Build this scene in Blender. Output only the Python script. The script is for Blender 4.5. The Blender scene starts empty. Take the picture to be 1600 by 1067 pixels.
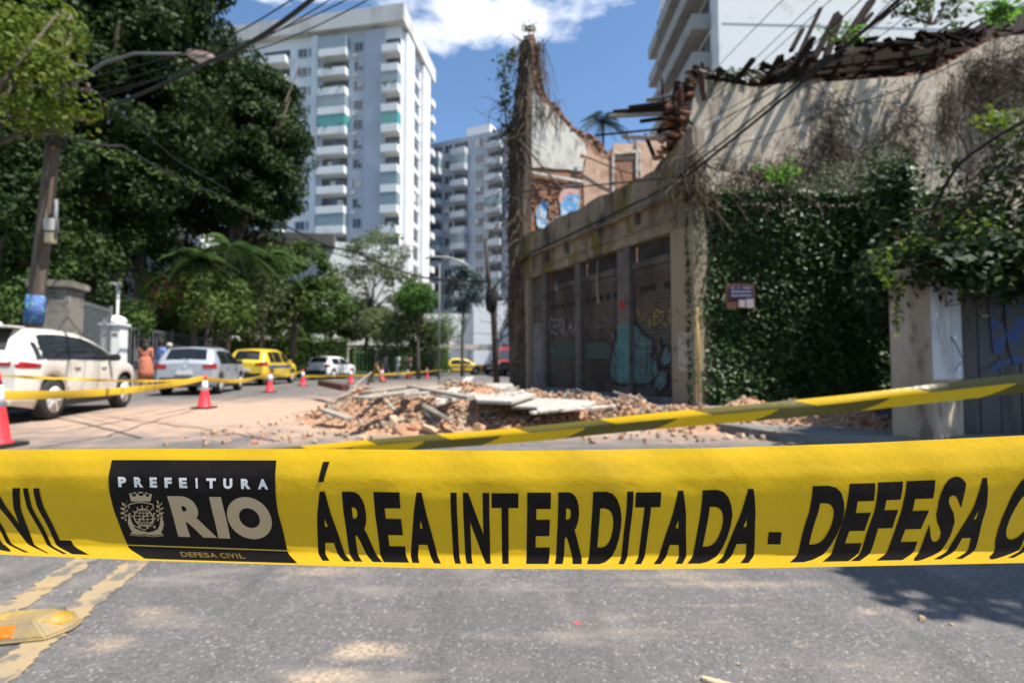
import bpy, bmesh, math, random
import numpy as np
from mathutils import Vector, Matrix
random.seed(7); RNG = np.random.default_rng(7)
sc = bpy.context.scene
COL = sc.collection
# ------------------------------------------------------------------ camera, sky, sun, exposure
PITCH = math.atan(34.5 / 800.0); CAM_Z = 1.0
cd = bpy.data.cameras.new('camera'); cam = bpy.data.objects.new('camera', cd); COL.objects.link(cam)
cam.location = (0, 0, CAM_Z); cam.rotation_euler = (math.pi / 2 + PITCH, 0, 0)
cd.sensor_width = 36; cd.lens = 18; cd.clip_start = 0.05; cd.clip_end = 3000
cd.dof.use_dof = True; cd.dof.focus_distance = 0.63; cd.dof.aperture_fstop = 4.6
sc.camera = cam
sc.cycles.use_denoising = True
sc.cycles.max_bounces = 8; sc.cycles.transparent_max_bounces = 8
SUN = Vector((0.43, -0.15, 0.885)).normalized()
w = bpy.data.worlds.new('World'); sc.world = w; w.use_nodes = True
nt = w.node_tree; nt.nodes.clear()
def wn(t, **k):
    n = nt.nodes.new(t)
    for a, b in k.items(): setattr(n, a, b)
    return n
out = wn('ShaderNodeOutputWorld'); bg = wn('ShaderNodeBackground'); bg.inputs[1].default_value = 0.078
sky = wn('ShaderNodeTexSky', sky_type='NISHITA', sun_disc=False, sun_elevation=math.asin(SUN.z), sun_rotation=math.atan2(SUN.x, SUN.y))
sky.air_density = 1.0; sky.dust_density = 0.6; sky.ozone_density = 2.2
tc = wn('ShaderNodeTexCoord'); sep = wn('ShaderNodeSeparateXYZ'); nt.links.new(tc.outputs['Generated'], sep.inputs[0])
def wm(op, a, b=None, c=None, clamp=False):
    n = wn('ShaderNodeMath', operation=op, use_clamp=clamp)
    for i, v in enumerate((a, b, c)):
        if v is None: continue
        if isinstance(v, (int, float)): n.inputs[i].default_value = v
        else: nt.links.new(v, n.inputs[i])
    return n.outputs[0]
zc = wm('MAXIMUM', sep.outputs[2], 0.08)
px_ = wm('DIVIDE', sep.outputs[0], zc); py_ = wm('DIVIDE', sep.outputs[1], zc)
comb = wn('ShaderNodeCombineXYZ'); nt.links.new(px_, comb.inputs[0]); nt.links.new(py_, comb.inputs[1])
noi = wn('ShaderNodeTexNoise'); noi.inputs['Scale'].default_value = 3.2; noi.inputs['Detail'].default_value = 8; noi.inputs['Roughness'].default_value = 0.6
nt.links.new(comb.outputs[0], noi.inputs['Vector'])
mask = None
# cumulus clouds spread round the sky (x/z, y/z, radius x, radius y)
for cx, cy, rx, ry in [(-0.10, 1.42, 0.38, 0.20), (-0.42, 2.75, 0.16, 0.24), (-0.55, 1.30, 0.30, 0.10), (1.6, 0.6, .5, .4), (-2.2, .8, .6, .4), (2.4, 2.6, .8, .5), (.8, -1.4, .6, .4), (-1.2, -1.6, .7, .5), (-.4, -.6, .3, .2)]:
    dx = wm('DIVIDE', wm('SUBTRACT', px_, cx), rx); dy = wm('DIVIDE', wm('SUBTRACT', py_, cy), ry)
    r = wm('SQRT', wm('ADD', wm('MULTIPLY', dx, dx), wm('MULTIPLY', dy, dy)))
    m = wm('SUBTRACT', 1.15, r)
    mask = m if mask is None else wm('MAXIMUM', mask, m)
cl = wm('MULTIPLY', wm('ADD', mask, wm('MULTIPLY', wm('SUBTRACT', noi.outputs[0], 0.55), 3.4)), 1.4, clamp=True)
mx = wn('ShaderNodeMixRGB'); nt.links.new(cl, mx.inputs[0])
tint = wn('ShaderNodeMixRGB', blend_type='MULTIPLY'); tint.inputs[0].default_value = 1; tint.inputs[2].default_value = (1.1, 1.27, 1.38, 1)
nt.links.new(sky.outputs[0], tint.inputs[1]); nt.links.new(tint.outputs[0], mx.inputs[1]); mx.inputs[2].default_value = (10.5, 10.7, 11.2, 1)
nt.links.new(mx.outputs[0], bg.inputs[0]); nt.links.new(bg.outputs[0], out.inputs[0])
sd = bpy.data.lights.new('sun', 'SUN'); sun = bpy.data.objects.new('sun', sd); COL.objects.link(sun)
sd.energy = 5.0; sd.angle = math.radians(0.5); sd.color = (1, 0.955, 0.88)
sun.rotation_euler = SUN.to_track_quat('Z', 'Y').to_euler()
sc.view_settings.view_transform = 'Standard'; sc.view_settings.look = 'None'
sc.view_settings.exposure = 0.86; sc.view_settings.gamma = 1; sc.view_settings.use_curve_mapping = False

# ------------------------------------------------------------------ geometry of the view: pixel (1600x1067) -> place
CP, SP = math.cos(PITCH), math.sin(PITCH)
def ray(px, py):
    u = (px - 800) / 800.0; v = (533.5 - py) / 800.0
    return Vector((u, CP - v * SP, SP + v * CP))
def at(px, py, Y):
    d = ray(px, py); return Vector((0, 0, CAM_Z)) + d * (Y / d.y)
def G(px, py, z=0.0):
    d = ray(px, py); return Vector((0, 0, CAM_Z)) + d * ((z - CAM_Z) / d.z)
class Plane:                                   # a vertical wall plane: origin + horizontal direction
    def __init__(s, o, d):
        s.o = Vector((o[0], o[1], 0)); s.d = Vector((d[0], d[1], 0)).normalized(); s.n = Vector((s.d.y, -s.d.x, 0))
        if s.n.dot(-s.o) < 0: s.n = -s.n       # n faces the camera side
    def uz(s, px, py):
        d = ray(px, py); t = s.o.dot(s.n) / d.dot(s.n); p = d * t
        return (p - s.o).dot(s.d), CAM_Z + p.z
    def u(s, px): return s.uz(px, 500)[0]
    def pt(s, u, z, off=0.0): return s.o + s.d * u + s.n * off + Vector((0, 0, z))
# ------------------------------------------------------------------ materials
MATS = {}
def new_mat(name):
    m = bpy.data.materials.new(name); m.use_nodes = True; nt = m.node_tree
    b = nt.nodes['Principled BSDF']; return m, nt, b
def noise_node(nt, scale, vec=None, detail=5, stretch=None):
    n = nt.nodes.new('ShaderNodeTexNoise'); n.inputs['Scale'].default_value = scale; n.inputs['Detail'].default_value = detail; n.inputs['Roughness'].default_value = .6
    if vec is None:
        t = nt.nodes.new('ShaderNodeNewGeometry'); vec = t.outputs['Position']
    if stretch:
        mp = nt.nodes.new('ShaderNodeMapping'); mp.inputs['Scale'].default_value = stretch; nt.links.new(vec, mp.inputs[0]); vec = mp.outputs[0]
    nt.links.new(vec, n.inputs['Vector']); return n.outputs[0]
def ramp(nt, fac, lo, hi):
    r = nt.nodes.new('ShaderNodeMapRange'); r.interpolation_type = 'SMOOTHSTEP'
    r.inputs[1].default_value = lo; r.inputs[2].default_value = hi; nt.links.new(fac, r.inputs[0]); return r.outputs[0]
def layers(name, base, lay=(), rough=.7, metal=0, bump=0, bscale=20, coat=0, obj=False, spec=.4, rnd=0, trans=0):
    """lay: (colour, noise scale, lo, hi, stretch) mixed over the base one after another"""
    m, nt, b = new_mat(name); L = nt.links
    vec = None
    if obj: vec = nt.nodes.new('ShaderNodeTexCoord').outputs['Object']
    col = nt.nodes.new('ShaderNodeRGB'); col.outputs[0].default_value = (*base, 1); cur = col.outputs[0]
    for l in lay:
        c, s, lo, hi = l[:4]; st = l[4] if len(l) > 4 else None
        f = ramp(nt, noise_node(nt, s, vec, 6, st), lo, hi)
        x = nt.nodes.new('ShaderNodeMixRGB'); L.new(f, x.inputs[0]); L.new(cur, x.inputs[1]); x.inputs[2].default_value = (*c, 1); cur = x.outputs[0]
    if rnd:
        oi = nt.nodes.new('ShaderNodeObjectInfo'); hs = nt.nodes.new('ShaderNodeHueSaturation')
        v = nt.nodes.new('ShaderNodeMapRange'); v.inputs[3].default_value = 1 - rnd; v.inputs[4].default_value = 1 + rnd
        L.new(oi.outputs['Random'], v.inputs[0]); L.new(v.outputs[0], hs.inputs['Value']); L.new(cur, hs.inputs['Color']); cur = hs.outputs[0]
    L.new(cur, b.inputs['Base Color']); b.inputs['Roughness'].default_value = rough; b.inputs['Metallic'].default_value = metal
    b.inputs['Coat Weight'].default_value = coat; b.inputs['Coat Roughness'].default_value = .05; b.inputs['Specular IOR Level'].default_value = spec
    if bump:
        bn = nt.nodes.new('ShaderNodeBump'); bn.inputs['Strength'].default_value = bump; bn.inputs['Distance'].default_value = .02
        L.new(noise_node(nt, bscale, vec, 8), bn.inputs['Height']); L.new(bn.outputs[0], b.inputs['Normal'])
    if trans:
        tr = nt.nodes.new('ShaderNodeBsdfTranslucent'); L.new(cur, tr.inputs[0]); ms = nt.nodes.new('ShaderNodeMixShader'); ms.inputs[0].default_value = trans
        L.new(b.outputs[0], ms.inputs[1]); L.new(tr.outputs[0], ms.inputs[2]); L.new(ms.outputs[0], nt.nodes['Material Output'].inputs[0])
    MATS[name] = m; return m
def leafmat(name, a, b_, c=None, rough=.6, spec=.22, trans=.3, sc_=1.2):
    lay = [(b_, sc_, .42, .6), (tuple(x * .55 for x in a), 5.0, .52, .64)]
    if c: lay.append((c, 2.3, .6, .68))
    return layers(name, a, lay, rough=rough, spec=spec, trans=trans)
# ------------------------------------------------------------------ mesh builder
class MB:
    def __init__(s): s.v = []; s.f = []
    def add(s, vs, fs):
        n = len(s.v); s.v.extend([tuple(p) for p in vs]); s.f.extend([tuple(i + n for i in f) for f in fs]); return s
    def box(s, c, size, M=None):
        c = Vector(c); hx, hy, hz = [a / 2 for a in size]; vs = []
        for x, y, z in [(-1,-1,-1),(1,-1,-1),(1,1,-1),(-1,1,-1),(-1,-1,1),(1,-1,1),(1,1,1),(-1,1,1)]:
            p = Vector((x * hx, y * hy, z * hz)); vs.append((M @ p if M else p) + c)
        return s.add(vs, [(0,3,2,1),(4,5,6,7),(0,1,5,4),(1,2,6,5),(2,3,7,6),(3,0,4,7)])
    def fbox(s, o, ex, ey, ez, x0, x1, y0, y1, z0, z1):      # box in a frame
        vs = [o + ex * x + ey * y + ez * z for z in (z0, z1) for x, y in ((x0, y0), (x1, y0), (x1, y1), (x0, y1))]
        return s.add(vs, [(0,3,2,1),(4,5,6,7),(0,1,5,4),(1,2,6,5),(2,3,7,6),(3,0,4,7)])
    def pbox(s, P, u0, u1, z0, z1, d0, d1):                 # box on a wall plane, d = offset towards the camera side
        return s.fbox(P.o, P.d, P.n, Vector((0, 0, 1)), u0, u1, d0, d1, z0, z1)
    def bar(s, a, b, w, h, jit=0):
        a, b = Vector(a), Vector(b); d = (b - a); L = d.length; q = d.to_track_quat('X', 'Z').to_matrix()
        return s.box((a + b) / 2, (L, w, h), q)
    def tube(s, pts, rad, n=6, cap=True):
        pts = [Vector(p) for p in pts]; k = len(pts); rings = []
        if not hasattr(rad, '__len__'): rad = [rad] * k
        base = len(s.v); up = Vector((0, 0, 1)); vs = []
        prev = None
        for i, p in enumerate(pts):
            t = (pts[min(i + 1, k - 1)] - pts[max(i - 1, 0)])
            t = t.normalized() if t.length > 1e-9 else Vector((0, 0, 1))
            if prev is None: a = t.orthogonal().normalized()
            else:
                a = prev - t * prev.dot(t); a = a.normalized() if a.length > 1e-6 else t.orthogonal().normalized()
            prev = a; b = t.cross(a)
            for j in range(n):
                an = 2 * math.pi * j / n; vs.append(p + (a * math.cos(an) + b * math.sin(an)) * rad[i])
        fs = []
        for i in range(k - 1):
            for j in range(n):
                fs.append((i * n + j, i * n + (j + 1) % n, (i + 1) * n + (j + 1) % n, (i + 1) * n + j))
        if cap: fs.append(tuple(range(n - 1, -1, -1))); fs.append(tuple((k - 1) * n + j for j in range(n)))
        return s.add(vs, fs)
    def lathe(s, prof, c=(0, 0, 0), M=None, n=20):           # prof (r,z)
        c = Vector(c); vs = []; fs = []; k = len(prof)
        for r, z in prof:
            for j in range(n):
                a = 2 * math.pi * j / n; p = Vector((r * math.cos(a), r * math.sin(a), z)); vs.append((M @ p if M else p) + c)
        for i in range(k - 1):
            for j in range(n): fs.append((i * n + j, i * n + (j + 1) % n, (i + 1) * n + (j + 1) % n, (i + 1) * n + j))
        if prof[0][0] > 1e-6: fs.append(tuple(range(n - 1, -1, -1)))
        if prof[-1][0] > 1e-6: fs.append(tuple((k - 1) * n + j for j in range(n)))
        return s.add(vs, fs)
    def prism(s, poly, P, d0, d1):                          # polygon (u,z) on a wall plane, extruded between offsets
        n = len(poly); vs = [P.pt(u, z, d1) for u, z in poly] + [P.pt(u, z, d0) for u, z in poly]
        fs = [tuple(range(n)), tuple(range(2 * n - 1, n - 1, -1))] + [(i, i + n, (i + 1) % n + n, (i + 1) % n) for i in range(n)]
        return s.add(vs, fs)
    def grid(s, rows):                                      # rows of points
        h = len(rows); w_ = len(rows[0]); vs = [p for r in rows for p in r]
        return s.add(vs, [(i * w_ + j, i * w_ + j + 1, (i + 1) * w_ + j + 1, (i + 1) * w_ + j) for i in range(h - 1) for j in range(w_ - 1)])
    def mesh(s, name, smooth=False):
        me = bpy.data.meshes.new(name); me.from_pydata(s.v, [], s.f)
        if smooth: me.polygons.foreach_set('use_smooth', [True] * len(me.polygons))
        me.update(); return me
    def build(s, name, m, parent=None, smooth=False, bevel=0, seg=2, fix=True):
        me = s.mesh(name, smooth)
        if fix:
            bm = bmesh.new(); bm.from_mesh(me); bmesh.ops.recalc_face_normals(bm, faces=bm.faces)
            if bevel: bmesh.ops.bevel(bm, geom=bm.edges[:], offset=bevel, segments=seg, affect='EDGES', clamp_overlap=True)
            bm.to_mesh(me); bm.free()
        return link(name, me, m, parent)
LOCAL = set()            # things whose parts are built in local coordinates
def mt(m): return MATS[m] if isinstance(m, str) else m
def link(name, me, m, parent=None):
    o = bpy.data.objects.new(name, me); COL.objects.link(o)
    if m is not None and not me.materials: me.materials.append(mt(m))
    if parent is not None:
        o.parent = parent
        if parent.name not in LOCAL: o.matrix_parent_inverse = Matrix.Translation(-Vector(parent.location))
    return o
def tag(o, label=None, cat=None, group=None, kind=None):
    if label: o['label'] = label
    if cat: o['category'] = cat
    if group: o['group'] = group
    if kind: o['kind'] = kind
    return o
def thing(name, label, cat, loc=(0, 0, 0), rz=0, group=None, local=False):
    """Empty at the thing's base. rz==0: children are built in world coordinates; else in local ones."""
    o = bpy.data.objects.new(name, None); COL.objects.link(o); o.empty_display_size = .2
    o.location = loc; o.rotation_euler = (0, 0, rz)
    if local: LOCAL.add(o.name)
    return tag(o, label, cat, group)
def copy_tree(o, parent=None):
    c = o.copy(); COL.objects.link(c)
    if parent is not None: c.parent = parent
    for ch in o.children: copy_tree(ch, c)
    return c
def struct(o): o['kind'] = 'structure'; return o
# leaf cloud: n small folded rhombi; centres and outward directions given
def leaf_mesh(name, C, D, size, m, parent=None, asp=.5, jit=.9, kind=None):
    n = len(C); D = D + RNG.normal(0, jit, (n, 3)); D /= np.linalg.norm(D, axis=1)[:, None] + 1e-9
    T = RNG.normal(0, 1, (n, 3)); T[:, 2] -= .5; T -= D * (T * D).sum(1)[:, None]; T /= np.linalg.norm(T, axis=1)[:, None] + 1e-9
    B = np.cross(D, T); s = (size * RNG.uniform(.6, 1.35, n))[:, None]
    V = np.empty((n, 4, 3)); V[:, 0] = C - T * s * .5; V[:, 1] = C + B * s * asp * .5 + D * s * .12; V[:, 2] = C + T * s * .5; V[:, 3] = C - B * s * asp * .5 + D * s * .12
    me = bpy.data.meshes.new(name); me.vertices.add(4 * n); me.vertices.foreach_set('co', V.ravel().astype(np.float32))
    me.loops.add(4 * n); me.loops.foreach_set('vertex_index', np.arange(4 * n, dtype=np.int32))
    me.polygons.add(n); me.polygons.foreach_set('loop_start', np.arange(0, 4 * n, 4, dtype=np.int32))
    me.update(calc_edges=True); o = link(name, me, m, parent)
    if kind: o['kind'] = kind
    return o
def clump_pts(center, rad, ncl, nper, crad, shell=.55, flat=0):
    c = np.array(center); r = np.array(rad); d = RNG.normal(0, 1, (ncl, 3)); d /= np.linalg.norm(d, axis=1)[:, None]
    rr = (shell + (1 - shell) * RNG.uniform(0, 1, ncl))[:, None]; cc = c + d * rr * r
    P = []; D = []
    for i in range(ncl):
        k = int(nper * RNG.uniform(.6, 1.4)); q = RNG.normal(0, 1, (k, 3)); q /= np.linalg.norm(q, axis=1)[:, None]
        rad_ = crad * RNG.uniform(.6, 1.3) * RNG.uniform(.3, 1, k)[:, None] ** .5
        P.append(cc[i] + q * rad_ * np.array([1, 1, .75])); D.append(q * .7 + d[i] * .5 + np.array([0, 0, .6]))
    return np.concatenate(P), np.concatenate(D)
def twigs(mb, starts, length, steps, r, drift=(0, 0, -.3), wig=.6, n=3):
    for p in starts:
        p = Vector(p); pts = [p.copy()]; d = Vector(drift) + Vector(RNG.normal(0, wig, 3))
        L = length * random.uniform(.5, 1.4) / steps
        for k in range(steps):
            d = (d + Vector(RNG.normal(0, wig, 3)) * .6 + Vector(drift) * .3).normalized(); p = p + d * L; pts.append(p.copy())
        mb.tube(pts, [r * (1 - .6 * i / steps) for i in range(steps + 1)], n, False)
# ------------------------------------------------------------------ materials used by the place
layers('soil', (.10, .085, .06), [((.05, .06, .03), .4, .45, .6)], rough=.95)
layers('pavement', (.20, .19, .175), [((.12, .11, .10), 1.1, .45, .62), ((.30, .22, .16), .8, .55, .7)], rough=.9, bump=.3, bscale=30)
layers('kerbstone', (.26, .25, .24), [((.14, .13, .12), 2.0, .45, .62)], rough=.9, bump=.3, bscale=25)
layers('seam_tar', (.035, .033, .032), rough=.6)
# asphalt: aggregate, oil stains, dust blown off the rubble and small sand spills
def asphalt():
    m, nt, b = new_mat('asphalt'); L = nt.links
    pos = nt.nodes.new('ShaderNodeNewGeometry').outputs['Position']
    def mth(op, a, b_=None, c=None, clamp=False):
        n = nt.nodes.new('ShaderNodeMath'); n.operation = op; n.use_clamp = clamp
        for i, v in enumerate((a, b_, c)):
            if v is None: continue
            if isinstance(v, (int, float)): n.inputs[i].default_value = v
            else: L.new(v, n.inputs[i])
        return n.outputs[0]
    def mix(f, a, c):
        x = nt.nodes.new('ShaderNodeMixRGB')
        if isinstance(f, float): x.inputs[0].default_value = f
        else: L.new(f, x.inputs[0])
        for i, v in ((1, a), (2, c)):
            if isinstance(v, tuple): x.inputs[i].default_value = (*v, 1)
            else: L.new(v, x.inputs[i])
        return x.outputs[0]
    vo = nt.nodes.new('ShaderNodeTexVoronoi'); vo.inputs['Scale'].default_value = 105; L.new(pos, vo.inputs['Vector'])
    bw = nt.nodes.new('ShaderNodeSeparateXYZ'); L.new(vo.outputs['Color'], bw.inputs[0])
    stone = mix(ramp(nt, bw.outputs[0], .0, 1.0), (.082, .076, .072), (.195, .182, .172))
    stone = mix(ramp(nt, bw.outputs[1], .90, .97), stone, (.40, .37, .34))
    fine = noise_node(nt, 260, pos, 3)
    col = mix(ramp(nt, fine, .35, .7), (.092, .085, .081), stone)
    big = noise_node(nt, .9, pos, 6)
    col = mix(mth('MULTIPLY', ramp(nt, big, .42, .66), .35), col, (.065, .062, .064))
    col = mix(mth('MULTIPLY', ramp(nt, noise_node(nt, 2.7, pos, 7), .5, .68), .3), col, (.24, .21, .185))
    col = mix(mth('MULTIPLY', ramp(nt, noise_node(nt, 2.2, pos, 6, (1.6, .16, 1)), .50, .66), .35), col, (.05, .047, .047))
    col = mix(mth('MULTIPLY', ramp(nt, noise_node(nt, 3.1, pos, 7, (.35, 1.3, 1)), .54, .70), .35), col, (.33, .27, .21))
    sx = nt.nodes.new('ShaderNodeSeparateXYZ'); L.new(pos, sx.inputs[0])
    wob = noise_node(nt, 1.5, pos, 8); wobf = noise_node(nt, 6.5, pos, 10)
    def blob(cx, cy, rx, ry, soft, amp, nz):
        dx = mth('DIVIDE', mth('SUBTRACT', sx.outputs[0], cx), rx); dy = mth('DIVIDE', mth('SUBTRACT', sx.outputs[1], cy), ry)
        r = mth('SQRT', mth('ADD', mth('MULTIPLY', dx, dx), mth('MULTIPLY', dy, dy)))
        e = mth('ADD', r, mth('MULTIPLY', mth('SUBTRACT', nz, .5), amp))
        q = nt.nodes.new('ShaderNodeMapRange'); q.interpolation_type = 'SMOOTHSTEP'; L.new(e, q.inputs[0])
        q.inputs[1].default_value = 1.0; q.inputs[2].default_value = 1.0 - soft; return q.outputs[0]
    # brick dust round the heap
    for cx, cy, rx, ry, k in [(-4.3, 11.5, 6.8, 6.0, .95), (-1.2, 9.2, 5.2, 3.6, .85), (-6.5, 9.5, 4.5, 4.0, .7), (3, 8.0, 4, 2.0, .7), (-3, 22, 6, 9, .5)]:
        dust = mix(ramp(nt, noise_node(nt, 5, pos, 7), .35, .65), (.46, .30, .20), (.34, .25, .19))
        col = mix(mth('MULTIPLY', blob(cx, cy, rx, ry, .75, 1.1, wob), k), col, dust)
    grain = ramp(nt, noise_node(nt, 55, pos, 8), .36, .62); grain = mth('MULTIPLY_ADD', grain, .75, .25)
    for px, py, rx, ry, k in [(570, 1018, .13, .055, .85), (520, 1055, .10, .05, .8), (1150, 912, .45, .04, .4), (1355, 955, .055, .03, .6), (1250, 1005, .04, .03, .45), (1060, 900, .25, .05, .35), (490, 893, .2, .06, .4), (1110, 945, .15, .010, .4), (1330, 1040, .05, .015, .4), (235, 955, .09, .06, .5), (990, 885, .3, .05, .3), (160, 1010, .08, .06, .5)]:
        g = G(px, py)
        col = mix(mth('MULTIPLY', mth('MULTIPLY', blob(g.x, g.y, rx * 1.5, ry * 1.5, 1.0, 2.4, wobf), k), grain), col, (.50, .37, .24))
    g = G(903, 973); col = mix(blob(g.x, g.y, .018, .012, .3, .6, wobf), col, (.45, .06, .06))
    L.new(col, b.inputs['Base Color']); b.inputs['Roughness'].default_value = .78; b.inputs['Specular IOR Level'].default_value = .45
    bn = nt.nodes.new('ShaderNodeBump'); bn.inputs['Strength'].default_value = .55; bn.inputs['Distance'].default_value = .005
    h = mth('ADD', mth('MULTIPLY', vo.outputs['Distance'], -1.2), fine); L.new(h, bn.inputs['Height']); L.new(bn.outputs[0], b.inputs['Normal'])
    MATS['asphalt'] = m
asphalt()
# worn yellow road paint with asphalt showing through
def roadpaint():
    m, nt, b = new_mat('road_paint'); L = nt.links
    f = ramp(nt, noise_node(nt, 9, None, 12), .50, .60); f2 = ramp(nt, noise_node(nt, 7, None, 6), .35, .7)
    x = nt.nodes.new('ShaderNodeMixRGB'); L.new(f2, x.inputs[0]); x.inputs[1].default_value = (.33, .235, .11, 1); x.inputs[2].default_value = (.28, .215, .135, 1)
    y = nt.nodes.new('ShaderNodeMixRGB'); L.new(f, y.inputs[0]); L.new(x.outputs[0], y.inputs[1]); y.inputs[2].default_value = (.14, .12, .10, 1)
    L.new(y.outputs[0], b.inputs['Base Color']); b.inputs['Roughness'].default_value = .8
    bn = nt.nodes.new('ShaderNodeBump'); bn.inputs['Strength'].default_value = .5; bn.inputs['Distance'].default_value = .005
    L.new(noise_node(nt, 200, None, 3), bn.inputs['Height']); L.new(bn.outputs[0], b.inputs['Normal']); MATS['road_paint'] = m
roadpaint()

# ------------------------------------------------------------------ ground, road, pavements
SD = Vector((-.254, .967, 0)).normalized(); SN = Vector((SD.y, -SD.x, 0))          # street direction and its right-hand side
def sheet(name, pts, z, m): return struct(MB().add([(x, y, z) for x, y in pts], [tuple(range(len(pts)))]).build(name, m, fix=False))
sheet('ground', [(-900, -300), (900, -300), (900, 1500), (-900, 1500)], -.03, 'soil')
KL = Vector((-10.35, 9.2, 0))                                                      # a point of the left kerb line
def kl(s): return KL + SD * s
a0, a1 = kl(-14), kl(75)
sheet('road', [(a0.x, a0.y), (14, -6), (14, 12), (6, 20), (4, 30), (10, 60), (30, 110), (a1.x + 5, 110), (a1.x, a1.y)], 0.0, 'asphalt')
def strip_block(name, o, d, s0, s1, n0, n1, z0, z1, m):
    return struct(MB().fbox(Vector((o.x, o.y, 0)), d, Vector((d.y, -d.x, 0)), Vector((0, 0, 1)), s0, s1, n0, n1, z0, z1).build(name, m))
strip_block('kerb', KL, SD, -14, 75, -.15, 0, -.02, .13, 'kerbstone')
strip_block('pavement', KL, SD, -14, 75, -3.6, -.152, -.02, .125, 'pavement')
# yellow double line (worn edges)
def road_line(c0, c1, wd):
    c0, c1 = Vector(c0), Vector(c1); d = (c1 - c0); L = d.length; d.normalize(); n = Vector((d.y, -d.x, 0)); k = int(L / .02); rows = []
    for i in range(k + 1):
        p = c0 + d * (L * i / k); e1 = random.gauss(0, .006); e2 = random.gauss(0, .006)
        if random.random() < .15: e1 += random.uniform(-.02, .01); e2 += random.uniform(-.02, .008)
        rows.append([p - n * (wd / 2 + e1) + Vector((0, 0, .004)), p + n * (wd / 2 + e2) + Vector((0, 0, .004))])
    return struct(MB().grid(rows).build('road_marking', 'road_paint', fix=False))
l1a = (G(116, 869) + G(165, 871)) / 2; l2a = (G(198, 873) + G(244, 874)) / 2; l2b = (G(-30, 1045) + G(70, 1030)) / 2
ld = (l2a - l2b).normalized()
road_line(l2a - ld * 1.6, l2a + ld * 2.0, .115); road_line(l1a - ld * 1.6, l1a + ld * 2.0, .115)
def seam(pts, wd=.035):
    P_ = [G(*p) for p in pts]; rows = []
    for a, b in zip(P_[:-1], P_[1:]):
        d = (b - a).normalized(); n = Vector((d.y, -d.x, 0)); k = max(3, int((b - a).length / .25))
        for i in range(k):
            p = a.lerp(b, i / k) + n * random.gauss(0, .02); rows.append([p - n * wd * random.uniform(.3, .8) + Vector((0, 0, .003)), p + n * wd * random.uniform(.3, .8) + Vector((0, 0, .003))])
    return struct(MB().grid(rows).build('road_seam', 'seam_tar', fix=False))
seam([(60, 700), (165, 682), (260, 652), (330, 634)]); seam([(150, 650), (260, 662), (370, 678), (450, 694)])
# right-hand pavement beside the ruined garage and the gate
FA = Vector((3.56, 11.2, 0)); FD = Vector((-.423, .906, 0)).normalized(); FN = Vector((-FD.y, FD.x, 0)) * 1.0
FN = Vector((-FD.y, FD.x, 0)); FN = FN if FN.x < 0 else -FN                        # facade normal, towards the street
FP = Plane(FA, FD)
kp = [FA + FN * 1.7 - FD * 1.2, FA + FN * 1.7 + FD * 8.6]
pv = [(3.4, 6.6), (9, 4.6), (9, 11.2), (4.2, 11.2), (3.56, 11.2), (.1, 18.6), (-1.3, 18.0), (2.0, 10.9), (2.3, 9.5)]
me = MB(); me.add([(x, y, .12) for x, y in pv] + [(x, y, -.02) for x, y in pv], [tuple(range(len(pv)))] + [(i, (i + 1) % len(pv), (i + 1) % len(pv) + len(pv), i + len(pv)) for i in range(len(pv))])
struct(me.build('pavement', 'pavement'))

# ------------------------------------------------------------------ towers
layers('tower_white', (.70, .72, .74), [((.60, .61, .63), .25, .5, .7), ((.52, .52, .52), 1.2, .62, .75, (1, 1, .15))], rough=.8)
layers('tower_grey', (.44, .47, .53), [((.52, .55, .60), .3, .45, .65)], rough=.8)
layers('slab_white', (.76, .76, .75), [((.60, .60, .58), .5, .55, .7)], rough=.75)
layers('concrete_roof', (.60, .58, .55), [((.45, .43, .40), .4, .45, .65, (1, 1, .2))], rough=.85)
layers('window_glass', (.05, .06, .075), [((.10, .115, .14), .35, .5, .55)], rough=.08, spec=.8)
layers('window_frame', (.45, .47, .5), rough=.5)
layers('green_glass', (.06, .30, .27), rough=.12, spec=.7)
layers('clear_glazing', (.22, .29, .31), rough=.12, spec=.7)
layers('curtain', (.55, .52, .48), rough=.9)
layers('painted_recess', (.09, .09, .095), [((.16, .15, .14), .6, .5, .6)], rough=.8)  # dark colour stands in for the shade inside the balconies
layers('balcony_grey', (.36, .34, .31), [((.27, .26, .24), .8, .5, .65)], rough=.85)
layers('rail', (.5, .52, .54), rough=.5)
layers('hill_green', (.05, .10, .025), rough=.8)
layers('ac_metal', (.6, .6, .58), rough=.6)
def window(P, u0, u1, z0, z1, parent, bars=1, d=0.0, glass='window_glass'):
    f = MB(); t = .09
    f.pbox(P, u0 - t, u0, z0 - t, z1 + t, d, d + .10).pbox(P, u1, u1 + t, z0 - t, z1 + t, d, d + .10).pbox(P, u0, u1, z0 - t, z0, d, d + .14).pbox(P, u0, u1, z1, z1 + t, d, d + .10)
    for k in range(bars):
        c = u0 + (u1 - u0) * (k + 1) / (bars + 1); f.pbox(P, c - .03, c + .03, z0, z1, d + .02, d + .07)
    fo = f.build('window', 'window_frame', parent, fix=False)
    MB().pbox(P, u0, u1, z0, z1, d + .005, d + .03).build('pane', glass, fo, fix=False)
    if random.random() < .3: MB().pbox(P, u0, u0 + (u1 - u0) * random.uniform(.25, .9), z1 - (z1 - z0) * random.uniform(.3, 1), z1, d + .031, d + .04).build('curtain', 'curtain', fo, fix=False)
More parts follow.
